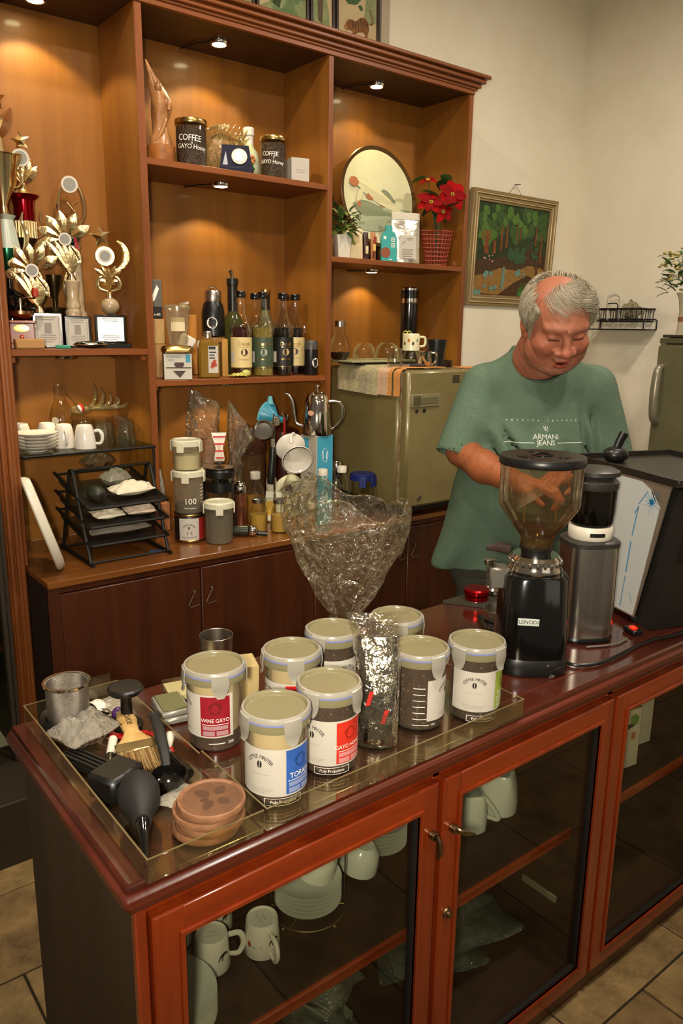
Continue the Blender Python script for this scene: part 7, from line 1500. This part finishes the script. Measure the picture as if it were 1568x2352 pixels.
for k in range(16):
    a = rr.uniform(0, 6.28); l = rr.uniform(.06, .14); z = rr.uniform(.2, .36); p = (l*cos(a), l*sin(a), z)
    g = G().tube([(0, 0, .16), (p[0]*.5, p[1]*.5, z+.02), p], .0016, 5); g.build('stem', LEAFS[1], t)
    g = G()
    for j in range(7): g.ell((p[0]+rr.uniform(-.02, .02), p[1]+rr.uniform(-.02, .02), p[2]+rr.uniform(-.014, .014)), (.008, .008, .005), None, 7, 5)
    g.build('blossom', YF, t)
# ================================================================== the man behind the counter
def surface_net(f, lo, hi, h):
    ax = [np.arange(lo[i], hi[i]+h, h) for i in range(3)]
    X, Y, Z = np.meshgrid(*ax, indexing='ij'); D = f(X, Y, Z).astype(np.float32)
    S = D < 0; nx, ny, nz = D.shape
    acc = np.zeros((nx-1, ny-1, nz-1, 3), np.float32); cnt = np.zeros((nx-1, ny-1, nz-1), np.float32); base = np.stack(np.meshgrid(*[np.arange(k-1) for k in D.shape], indexing='ij'), -1)
    for a in range(3):
        b, c = [(1, 2), (0, 2), (0, 1)][a]
        for db in (0, 1):
            for dc_ in (0, 1):
                s0 = [slice(0, -1)]*3; s1 = [slice(0, -1)]*3
                s0[b] = s1[b] = slice(db, D.shape[b]-1+db); s0[c] = s1[c] = slice(dc_, D.shape[c]-1+dc_); s1[a] = slice(1, None)
                d0, d1 = D[tuple(s0)], D[tuple(s1)]; m = (d0 < 0) != (d1 < 0); t = np.where(m, d0/(d0-d1+1e-12), 0)
                o = np.zeros(3); o[b] = db; o[c] = dc_
                acc += m[..., None]*o; acc[..., a] += t; cnt += m
    act = cnt > 0; idx = -np.ones(act.shape, int); idx[act] = np.arange(act.sum())
    V = (base[act]+acc[act]/cnt[act][:, None])*h+np.array(lo); F = []
    for a in range(3):
        b, c = [(1, 2), (2, 0), (0, 1)][a]
        s0 = [slice(1, -1)]*3; s1 = [slice(1, -1)]*3; s0[a] = slice(0, -1); s1[a] = slice(1, None)
        m = S[tuple(s0)] != S[tuple(s1)]; I = np.argwhere(m); I[:, b] += 1; I[:, c] += 1; fl = S[tuple(s0)][m]
        q = []
        for db, dc_ in ((1, 1), (0, 1), (0, 0), (1, 0)):
            J = I.copy(); J[:, b] -= db; J[:, c] -= dc_; q.append(idx[J[:, 0], J[:, 1], J[:, 2]])
        Q = np.stack(q, 1); Q[~fl] = Q[~fl][:, ::-1]; F.append(Q)
    F = np.concatenate(F); F = F[(F >= 0).all(1)]
    return V, F
def smin(a, b, k): h = np.clip(.5+.5*(b-a)/k, 0, 1); return b*(1-h)+a*h-k*h*(1-h)
def smax(a, b, k): return -smin(-a, -b, k)
def E_(X, Y, Z, c, r):
    x, y, z = (X-c[0])/r[0], (Y-c[1])/r[1], (Z-c[2])/r[2]; k0 = np.sqrt(x*x+y*y+z*z); k1 = np.sqrt((x/r[0])**2+(y/r[1])**2+(z/r[2])**2)+1e-9; return k0*(k0-1)/k1
def K_(X, Y, Z, a, b, ra, rb=None):
    a, b = np.array(a), np.array(b); rb = ra if rb is None else rb; d = b-a; t = np.clip(((X-a[0])*d[0]+(Y-a[1])*d[1]+(Z-a[2])*d[2])/(d@d), 0, 1)
    return np.sqrt((X-a[0]-t*d[0])**2+(Y-a[1]-t*d[1])**2+(Z-a[2]-t*d[2])**2)-(ra+(rb-ra)*t)
def smooth_mesh(V, F, n, lam=.5):
    e = np.concatenate([F[:, [0, 1]], F[:, [1, 2]], F[:, [2, 3]], F[:, [3, 0]]]); e = np.concatenate([e, e[:, ::-1]])
    cnt = np.bincount(e[:, 0], minlength=len(V))[:, None]
    for _ in range(n):
        s = np.stack([np.bincount(e[:, 0], weights=V[e[:, 1], k], minlength=len(V)) for k in range(3)], 1); V = V+lam*(s/np.maximum(cnt, 1)-V)
    return V
def net_obj(name, parts, mat, parent, cols=None):
    V = np.concatenate([p[0] for p in parts]); off = 0; Fs = []
    for v, f in parts: Fs.append(f+off); off += len(v)
    me = bpy.data.meshes.new(name); me.from_pydata(V.tolist(), [], np.concatenate(Fs).tolist()); me.materials.append(mat)
    me.polygons.foreach_set('use_smooth', [True]*len(me.polygons))
    if cols is not None:
        at_ = me.color_attributes.new('tone', 'FLOAT_COLOR', 'POINT'); at_.data.foreach_set('color', np.concatenate([cols, np.ones((len(cols), 1))], 1).astype(np.float32).ravel())
    me.update(); o = bpy.data.objects.new(name, me); COL.objects.link(o); o.parent = parent; return o
HC = np.array((1.803, 1.352, 1.546))
HX = np.array((.822, -.563, .062)); HX /= np.linalg.norm(HX); HY = np.array((-.44, -.715, -.54)); HY -= HX*(HX@HY); HY /= np.linalg.norm(HY); HZ = np.cross(HY, HX)
HS = 1.04
def to_world(V): return HC+HS*(V[:, :1]*HX+V[:, 1:2]*HY+V[:, 2:]*HZ)
def head_sdf(X, Y, Z):
    A = np.abs(X)
    d = smin(E_(X, Y, Z, (0, -.014, .026), (.081, .099, .080)), E_(X, Y, Z, (0, .020, -.030), (.070, .067, .086)), .02)
    d = smin(d, E_(X, Y, Z, (0, .050, -.09), (.038, .030, .027)), .022)
    d = smin(d, E_(A, Y, Z, (.048, .027, -.066), (.033, .042, .044)), .022)
    d = smin(d, E_(A, Y, Z, (.042, .058, -.028), (.029, .028, .027)), .016)
    d = smin(d, K_(A, Y, Z, (0, .083, .026), (.047, .064, .024), .0115), .012)
    d = smax(d, -E_(A, Y, Z, (.032, .093, .005), (.018, .013, .009)), .010)
    d = smin(d, E_(A, Y, Z, (.032, .0715, .003), (.0165, .0125, .0105)), .004)
    d = smin(d, E_(A, Y, Z, (.033, .0735, -.014), (.016, .007, .006)), .006)
    d = smax(d, -K_(A, Y, Z, (.020, .0865, -.0025), (.044, .0785, -.004), .0012), .0015)
    d = smin(d, K_(X, Y, Z, (0, .083, .014), (0, .101, -.026), .0085, .0115), .010)
    d = smin(d, E_(X, Y, Z, (0, .103, -.031), (.0165, .0145, .013)), .007)
    d = smin(d, E_(A, Y, Z, (.019, .092, -.034), (.0115, .0125, .0105)), .006)
    d = smax(d, -E_(A, Y, Z, (.0075, .100, -.044), (.0045, .006, .004)), .002)
    d = smin(d, E_(X, Y, Z, (0, .082, -.053), (.024, .012, .012)), .010)
    d = smax(d, -K_(A, Y, Z, (.022, .090, -.036), (.036, .076, -.070), .0022), .006)
    d = smax(d, -K_(A, Y, Z, (.030, .080, -.070), (.036, .066, -.092), .0016), .006)
    d = smin(d, E_(X, Y, Z, (0, .0895, -.0605), (.021, .0085, .005)), .004)
    d = smin(d, E_(X, Y, Z, (0, .0875, -.0765), (.019, .0105, .0065)), .004)
    d = smax(d, -E_(X, Y, Z, (0, .098, -.0675), (.0175, .018, .0036)), .0015)
    d = smin(d, E_(X, Y, Z, (0, .018, -.098), (.054, .056, .034)), .03)
    d = smin(d, E_(A, Y, Z, (.082, -.016, -.008), (.0095, .021, .034)), .006)
    d = smin(d, E_(A, Y, Z, (.079, -.008, -.040), (.008, .010, .010)), .006)
    d = smax(d, -E_(A, Y, Z, (.091, -.010, -.006), (.006, .012, .020)), .004)
    for zz in (.052, .064): d = smax(d, -K_(A, Y, Z, (0, .088-.25*(zz-.05), zz), (.04, .072-.2*(zz-.05), zz+.004), .0012), .004)
    for q in ((.0, .09, .034, .006, .092, .018), (.006, .0905, .03, .009, .09, .016)): d = smax(d, -K_(A, Y, Z, q[:3], q[3:], .001), .003)
    nb = ((NECK-HC)/HS); nb = (nb@HX, nb@HY, nb@HZ)
    d = smin(d, K_(X, Y, Z, (0, -.03, -.035), nb, .062, .070), .03)
    return d+.0006*np.sin(210*X+50*Z)*np.sin(190*Z+70*Y)*(Z < .05)
NECK = np.array((1.895, 1.490, 1.428))
hv, hf = surface_net(head_sdf, (-.105, -.20, -.19), (.105, .135, .14), .0026)
hv = smooth_mesh(hv, hf, 1, .35)
def tone_head(v):
    x, y, z = np.abs(v[:, 0]), v[:, 1], v[:, 2]; c = np.tile(np.array(lin('9c6148')), (len(v), 1))
    def mix(w, col): 
        nonlocal c; w = np.clip(w, 0, 1)[:, None]; c = c*(1-w)+np.array(lin(col))*w
    g = lambda cx, cy_, cz, r: np.exp(-(((x-cx)**2+(y-cy_)**2+(z-cz)**2)/r**2))
    mix(.55*g(.045, .07, -.03, .022), '9c4c34'); mix(.6*g(0, .11, -.03, .016), '9c4e38'); mix(.5*g(0, .09, .06, .035), 'b3765a'); mix(.5*g(.08, 0, -.01, .03), 'b3583c')
    lip = (x < .0205*(1-((z+.0675)/.013)**2)**.5 if False else (x < .021)) & (y > .082) & (z > -.0815) & (z < -.0575)
    mix(.75*lip*np.clip(1-(x/.021)**4, 0, 1), '8f2c22'); mix(.95*((x < .0155) & (y > .078) & (np.abs(z+.0675) < .0036)), '3a120c')
    mix(.85*((np.abs(z+.0028+.05*np.maximum(x-.03, 0)) < .0026) & (x > .018) & (x < .046) & (y > .06)), '1e0f0a')
    mix(.35*g(.034, .078, -.012, .014), '8a4c34'); mix(.22*((z > .022) & (z < .029) & (x > .012) & (x < .052) & (y > .05)), '6e4c3c')
    mix(.35*(np.sin(v[:, 0]*900)*np.sin(v[:, 2]*760) > .3)*((z < -.088) & (y > .0)), 'c9b8a4'); mix(.3*((np.abs(z+.05) < .006) & (x < .022) & (y > .08)), 'a98a76')
    mix(.25*(np.sin(v[:, 0]*330+3)*np.sin(v[:, 1]*290)*np.sin(v[:, 2]*310+1) > .45), '8f5236')
    return c
# arms and hands
SHR, SHL = np.array((1.785, 1.592, 1.356)), np.array((2.080, 1.405, 1.356))
ELR, FOR_, WRR, HNR = np.array((1.702, 1.585, 1.168)), np.array((1.678, 1.475, 1.140)), np.array((1.662, 1.318, 1.112)), np.array((1.690, 1.255, 1.112))
ELL, WRL, HNL = np.array((2.095, 1.350, 1.122)), np.array((1.885, 1.335, 1.110)), np.array((1.81, 1.335, 1.112))
def hand(X, Y, Z, wr, hn, side):
    f = (hn-wr)/np.linalg.norm(hn-wr); up = np.array((0, 0, 1.)); l = np.cross(up, f); l /= np.linalg.norm(l); l *= side; u = np.cross(f, l)*side
    Q = lambda a, b, c: wr+f*a+l*b+u*c
    d = K_(X, Y, Z, Q(.0, 0, 0), Q(.055, .018, 0), .024, .021); d = smin(d, K_(X, Y, Z, Q(.0, 0, 0), Q(.052, -.020, 0), .024, .019), .012)
    for k, (b, L) in enumerate(((.030, .038), (.011, .044), (-.009, .041), (-.027, .033))):
        p0, p1, p2, p3 = Q(.055, b*.9, .002), Q(.055+L*.8, b, -.006), Q(.055+L*1.2, b*.95, -.028), Q(.055+L*.9, b*.9, -.05)
        fg = np.minimum(K_(X, Y, Z, p0, p1, .0105, .0095), np.minimum(K_(X, Y, Z, p1, p2, .0092, .0085), K_(X, Y, Z, p2, p3, .0084, .0072))); d = smin(d, fg, .004)
    th = np.minimum(K_(X, Y, Z, Q(.012, .026, -.006), Q(.04, .05, -.018), .014, .011), K_(X, Y, Z, Q(.04, .05, -.018), Q(.066, .045, -.036), .0105, .0085)); return smin(d, th, .006)
def arm_sdf(X, Y, Z, right):
    if right: d = smin(K_(X, Y, Z, SHR, ELR, .045, .043), smin(K_(X, Y, Z, ELR, FOR_, .043, .045), K_(X, Y, Z, FOR_, WRR, .044, .030), .02), .02); return smin(d, hand(X, Y, Z, WRR, HNR, -1), .015)
    d = smin(K_(X, Y, Z, SHL, ELL, .045, .043), K_(X, Y, Z, ELL, WRL, .045, .030), .02); return smin(d, hand(X, Y, Z, WRL, HNL, 1), .015)
def core_sdf(X, Y, Z): return K_(X, Y, Z, NECK-np.array((0, 0, .02)), np.array((1.84, 1.52, 1.30)), .066, .07)
parts = []; tones = []
parts.append((to_world(hv), hf[:, ::-1])); tones.append(tone_head(hv))
for r_ in (True, False):
    pts_ = np.array([SHR, ELR, WRR, HNR] if r_ else [SHL, ELL, WRL, HNL]); lo = pts_.min(0)-.10; hi = pts_.max(0)+.10
    v, f = surface_net(lambda X, Y, Z: np.minimum(smin(arm_sdf(X, Y, Z, r_), K_(X, Y, Z, SHR if r_ else SHL, NECK-np.array((-.02, -.03, .14)), .04, .03), .03), 9), lo, hi, .0042); v = smooth_mesh(v, f, 2)
    c = np.tile(np.array(lin('945634')), (len(v), 1)); s = (np.sin(v[:, 0]*420)*np.sin(v[:, 1]*370+1)*np.sin(v[:, 2]*450+2) > .32)*.45+(np.sin(v[:, 0]*170+2)*np.sin(v[:, 1]*190)*np.sin(v[:, 2]*160) > .35)*.35
    c = c*(1-s[:, None])+np.array(lin('7a4024'))*s[:, None]; parts.append((v, f)); tones.append(c)
SKIN = M('skin', 'b9724c', .5, sub=.08, spec=.35, bump=(260, .06)); nt = SKIN.node_tree; vc = nt.nodes.new('ShaderNodeVertexColor'); vc.layer_name = 'tone'; nt.links.new(vc.outputs[0], nt.nodes['Principled BSDF'].inputs['Base Color'])
man = thing('person', 'white-haired man in a green t-shirt looking down behind the counter', 'person', (1.93, 1.60, 0))
man.location = (0, 0, 0)
net_obj('body', parts, SKIN, man, np.concatenate(tones))
# teeth
g = G(); g.tube([tuple(to_world(np.array([[x, .086-.25*x*x*20, -.0655]]))[0]) for x in np.linspace(-.009, .010, 6)], .0024, 6); g.build('teeth', M('teeth', 'cfc0a4', .3), man)
# hair
def hair_sdf(X, Y, Z):
    A = np.abs(X); sk = E_(X, Y, Z, (0, -.014, .026), (.081, .099, .080)); n = .0016*np.sin(300*Y+60*Z)+.0012*np.sin(420*Y-90*X)+.002*np.sin(90*Z+120*Y)
    side = np.maximum(sk-.016-.008*np.exp(-((Z-.02)/.04)**2)+n, .006-sk*0-(sk+.02)); 
    # sides and back: below a line rising to the back, in front limited by the temple
    lim = smax(Y-(.030+.35*(Z-.01)), smax(-.052-Z+.35*(Y+.02)*(Y > -.02), (Z-.066-.25*np.maximum(.0-Y, 0)*0), .01), .012); lim = smax(lim, .057+.4*np.maximum(Z-.04, 0)-A-.9*np.maximum(-Y-.05, 0), .012)
    d = smax(sk-.012+n, lim, .010)
    burn = K_(A, Y, Z, (.077, .018, .01), (.0725, .022, -.040), .0085, .003)+n*.5
    return smin(d, burn, .008)
v, f = surface_net(hair_sdf, (-.11, -.135, -.09), (.11, .08, .15), .003); v = smooth_mesh(v, f, 1, .3)
HAIR = M('white_hair', '8d836c', .6, noise=(120, '746a55', (1, 1, .25)))
hair = net_obj('hair', [(to_world(v), f[:, ::-1])], HAIR, man)
rr = random.Random(31); g = G()
def on_skull(th, ph, off):
    r = np.array((.081+off, .099+off, .080+off)); return np.array((0, -.014, .026))+r*np.array((sin(ph)*sin(th), sin(ph)*cos(th), cos(ph)))
for k in range(1500):
    kind = rr.random()
    if kind < .42:       # combed across the crown toward his left and the forehead
        x0 = rr.uniform(-.6, .95); ph0 = rr.uniform(.1, .85); th0 = rr.uniform(-1.2, 1.5); P_ = []
        if th0 < .25 and rr.random() < .25: continue
        for s in range(5): P_.append(on_skull(th0+.16*s, ph0+.09*s, .002+.0045*sin(s*.7)+rr.uniform(0, .002)))
        w = .00055
    elif kind < .60:     # fringe at his left temple
        th0 = rr.uniform(.5, 1.3); ph0 = rr.uniform(.75, 1.1); P_ = [on_skull(th0+.08*s, ph0+.05*s, .006+.005*s) for s in range(4)]; w = .0008
    else:
        sg = rr.choice((-1, 1)); th0 = sg*rr.uniform(1.25, 3.1); ph0 = rr.uniform(.75, 1.5); l_ = rr.uniform(.09, .16); P_ = [on_skull(th0-sg*.02*s, ph0+l_*s, .011+.004*sin(s)+rr.uniform(0, .005)) for s in range(5)]; w = .0009
    W_p = to_world(np.array(P_)); g.tube([tuple(p) for p in W_p], [w, w, w, w*.9, w*.3][:len(P_)], 3)
for sg in (-1, 1):
    for k in range(0):    # eyebrows
        x = sg*rr.uniform(.014, .05); b = np.array((x, .086-.011*(abs(x)/.05)**2*1.6+.006, .027-.004*(abs(x)/.05)**2)); e = b+np.array((sg*.008, .001, -.003)); W_p = to_world(np.array([b, e])); g.tube([tuple(p) for p in W_p], [.0004, .0002], 3)
g.build('hair_strands', M('hair_strand', '9c927c', .55), hair, kind='stuff', ang=180)
# t-shirt
BO = np.array((1.94, 1.522)); BX = np.array((.848, -.530)); BY = np.array((-.530, -.848))
PZ = np.array([.60, .72, .80, .90, 1.0, 1.1, 1.2, 1.3, 1.37, 1.42, 1.46, 1.50])
PA = np.array([.285, .278, .270, .255, .242, .230, .220, .205, .175, .125, .085, .07]); PB = np.array([.12, .125, .132, .145, .162, .165, .150, .132, .112, .092, .075, .065]); PF = np.array([-.05, -.045, -.036, -.015, .012, .022, .014, .004, .002, .004, .010, .02])
CUR, CUL = np.array((1.689, 1.594, 1.163)), np.array((2.108, 1.34, 1.145))
def shirt_solid(X, Y, Z):
    x = (X-BO[0])*BX[0]+(Y-BO[1])*BX[1]; y = (X-BO[0])*BY[0]+(Y-BO[1])*BY[1]; a = np.interp(Z, PZ, PA); b = np.interp(Z, PZ, PB); y2 = y-np.interp(Z, PZ, PF)
    d = (np.sqrt((x/a)**2+(y2/b)**2)-1)*np.minimum(a, b)*.9
    d = smin(d, K_(X, Y, Z, SHR+np.array((.03, 0, .0)), NECK-np.array((0, 0, .03)), .058, .05), .05); d = smin(d, K_(X, Y, Z, SHL-np.array((.03, 0, .0)), NECK-np.array((0, 0, .03)), .058, .05), .05)
    for sh, cu in ((SHR, CUR), (SHL, CUL)):
        n = (cu-sh)/np.linalg.norm(cu-sh); d = smin(d, np.maximum(K_(X, Y, Z, sh, cu+(cu-sh)*.3, .064, .062), (X-cu[0])*n[0]+(Y-cu[1])*n[1]+(Z-cu[2])*n[2]-.012), .03)
    # cloth folds: drape from the arm pits and down the belly
    fo = .005*np.sin(34*x+9*np.sin(5*Z)+2)*np.clip((1.22-Z)*3, 0, 1)+.003*np.sin(58*x-14*Z)*np.clip((1.15-Z)*4, 0, 1)+.006*np.sin(40*Z+26*x+3)*np.exp(-((np.abs(x)-.17)/.06)**2)*np.exp(-((Z-1.24)/.09)**2)
    for p in (((-.15, 1.27), (-.05, 1.10)), ((-.17, 1.22), (-.10, 1.02)), ((.05, 1.20), (.10, 1.04)), ((.02, 1.16), (.12, 1.02)), ((.10, 1.30), (.135, 1.08)), ((.15, 1.30), (.155, 1.1)), ((-.02, 1.10), (.03, .95))):
        (x0, z0), (x1, z1) = p; dx, dz = x1-x0, z1-z0; t = np.clip(((x-x0)*dx+(Z-z0)*dz)/(dx*dx+dz*dz), 0, 1); q = np.sqrt((x-x0-t*dx)**2+(Z-z0-t*dz)**2); fo = fo+(y > -.02)*(.017*np.exp(-(q/.010)**2)-.006*np.exp(-((q-.018)/.012)**2))*np.sin(pi*np.clip(t, .05, .95))
    return d+fo
def shirt_sdf(X, Y, Z):
    s = shirt_solid(X, Y, Z); d = np.maximum(s, -(s+.010))
    x = (X-BO[0])*BX[0]+(Y-BO[1])*BX[1]; d = np.maximum(d, (.785+.012*np.cos(x*8))-Z)
    for sh, cu in ((SHR, CUR), (SHL, CUL)):
        n = (cu-sh)/np.linalg.norm(cu-sh); d = np.maximum(d, -K_(X, Y, Z, cu-n*.02, cu+n*.06, .053))
    nk = NECK+np.array((-.020, -.034, .022)); d = smax(d, -K_(X, Y, Z, nk+np.array((-.03, -.04, .16)), nk, .088, .078), .006); d = np.maximum(d, Z-1.478)
    return d
v, f = surface_net(shirt_sdf, (1.56, 1.20, .75), (2.28, 1.86, 1.50), .0062); v = smooth_mesh(v, f, 2)
SHIRT = M('green_cotton', '586b58', .9, noise=(180, '4f6150'), bump=(420, .12), spec=.2)
sh_o = net_obj('t_shirt', [(v, f)], SHIRT, man)
bv = BVHTree.FromPolygons(v.tolist(), f.tolist())
def on_shirt(u, z):
    o = Vector((BO[0]+BX[0]*u+BY[0]*.6, BO[1]+BX[1]*u+BY[1]*.6, z)); h = bv.ray_cast(o, Vector((-BY[0], -BY[1], 0)))[0]
    return tuple(h+Vector((BY[0], BY[1], 0))*.0016) if h else (o.x, o.y, z)
g = G(); UC = -.012
fn = lambda u, w: on_shirt(UC+u, 1.222+w)
text_on(g, 'ARMANI', .021, fn, .95, dv=.0); text_on(g, 'JEANS', .021, fn, .95, dv=-.017)
for a in (-1, 1): 
    for k in range(10):
        u0, u1 = a*(.034+.0085*k), a*(.034+.0085*(k+1)); g.add([fn(u0, -.0155), fn(u1, -.0155), fn(u1, -.0175), fn(u0, -.0175)], [(0, 1, 2, 3)])
for k, ch in enumerate('AMERICA VESPUCCI'):
    if ch != ' ': text_on(g, ch, .008, fn, du=-.108+.0144*k, dv=.046)
for a in ((-.008, .03, -.002, .018), (-.003, .03, .001, .018), (.003, .03, .0055, .022), (.0, .018, .007, .016)): g.add([fn(a[0], a[1]), fn(a[0]+.002, a[1]), fn(a[2]+.002, a[3]), fn(a[2], a[3])], [(0, 1, 2, 3)])
g.build('shirt_print', M('shirt_print', 'c9cfc2', .7), sh_o, smooth=False)
# trousers and shoes
BXY = lambda u, w: (BO[0]+BX[0]*u+BY[0]*w, BO[1]+BX[1]*u+BY[1]*w)
g = G(); TRO = M('dark_trousers', '37362c', .9, bump=(300, .2))
def ering(u, w, z, a, b, n=22): return [(*BXY(u+a*cos(q), w+b*sin(q)), z) for q in np.linspace(0, 2*pi, n+1)[:-1]]
g.loft([ering(0, -.045, z, a, b) for z, a, b in ((.70, .20, .10), (.78, .235, .105), (.90, .21, .11), (1.0, .19, .12))])
t_ = g.build('trousers', TRO, man)
for sg in (-1, 1): 
    G().loft([ering(sg*u, w, z, a, b) for z, u, w, a, b in ((.05, .12, -.06, .062, .068), (.25, .118, -.06, .068, .075), (.45, .112, -.055, .078, .08), (.62, .105, -.05, .092, .09), (.76, .095, -.045, .10, .10))]).build('trouser_leg', TRO, t_)
    G().loft([[(*BXY(sg*.12+.05*k*cos(q), -.03+.135*k*sin(q)), z) for q in np.linspace(0, 2*pi, 21)[:-1]] for z, k in ((.0006, .95), (.02, 1), (.05, .85), (.075, .5))]).build('shoe', M('dark_shoe', '1e1a14', .5), man)
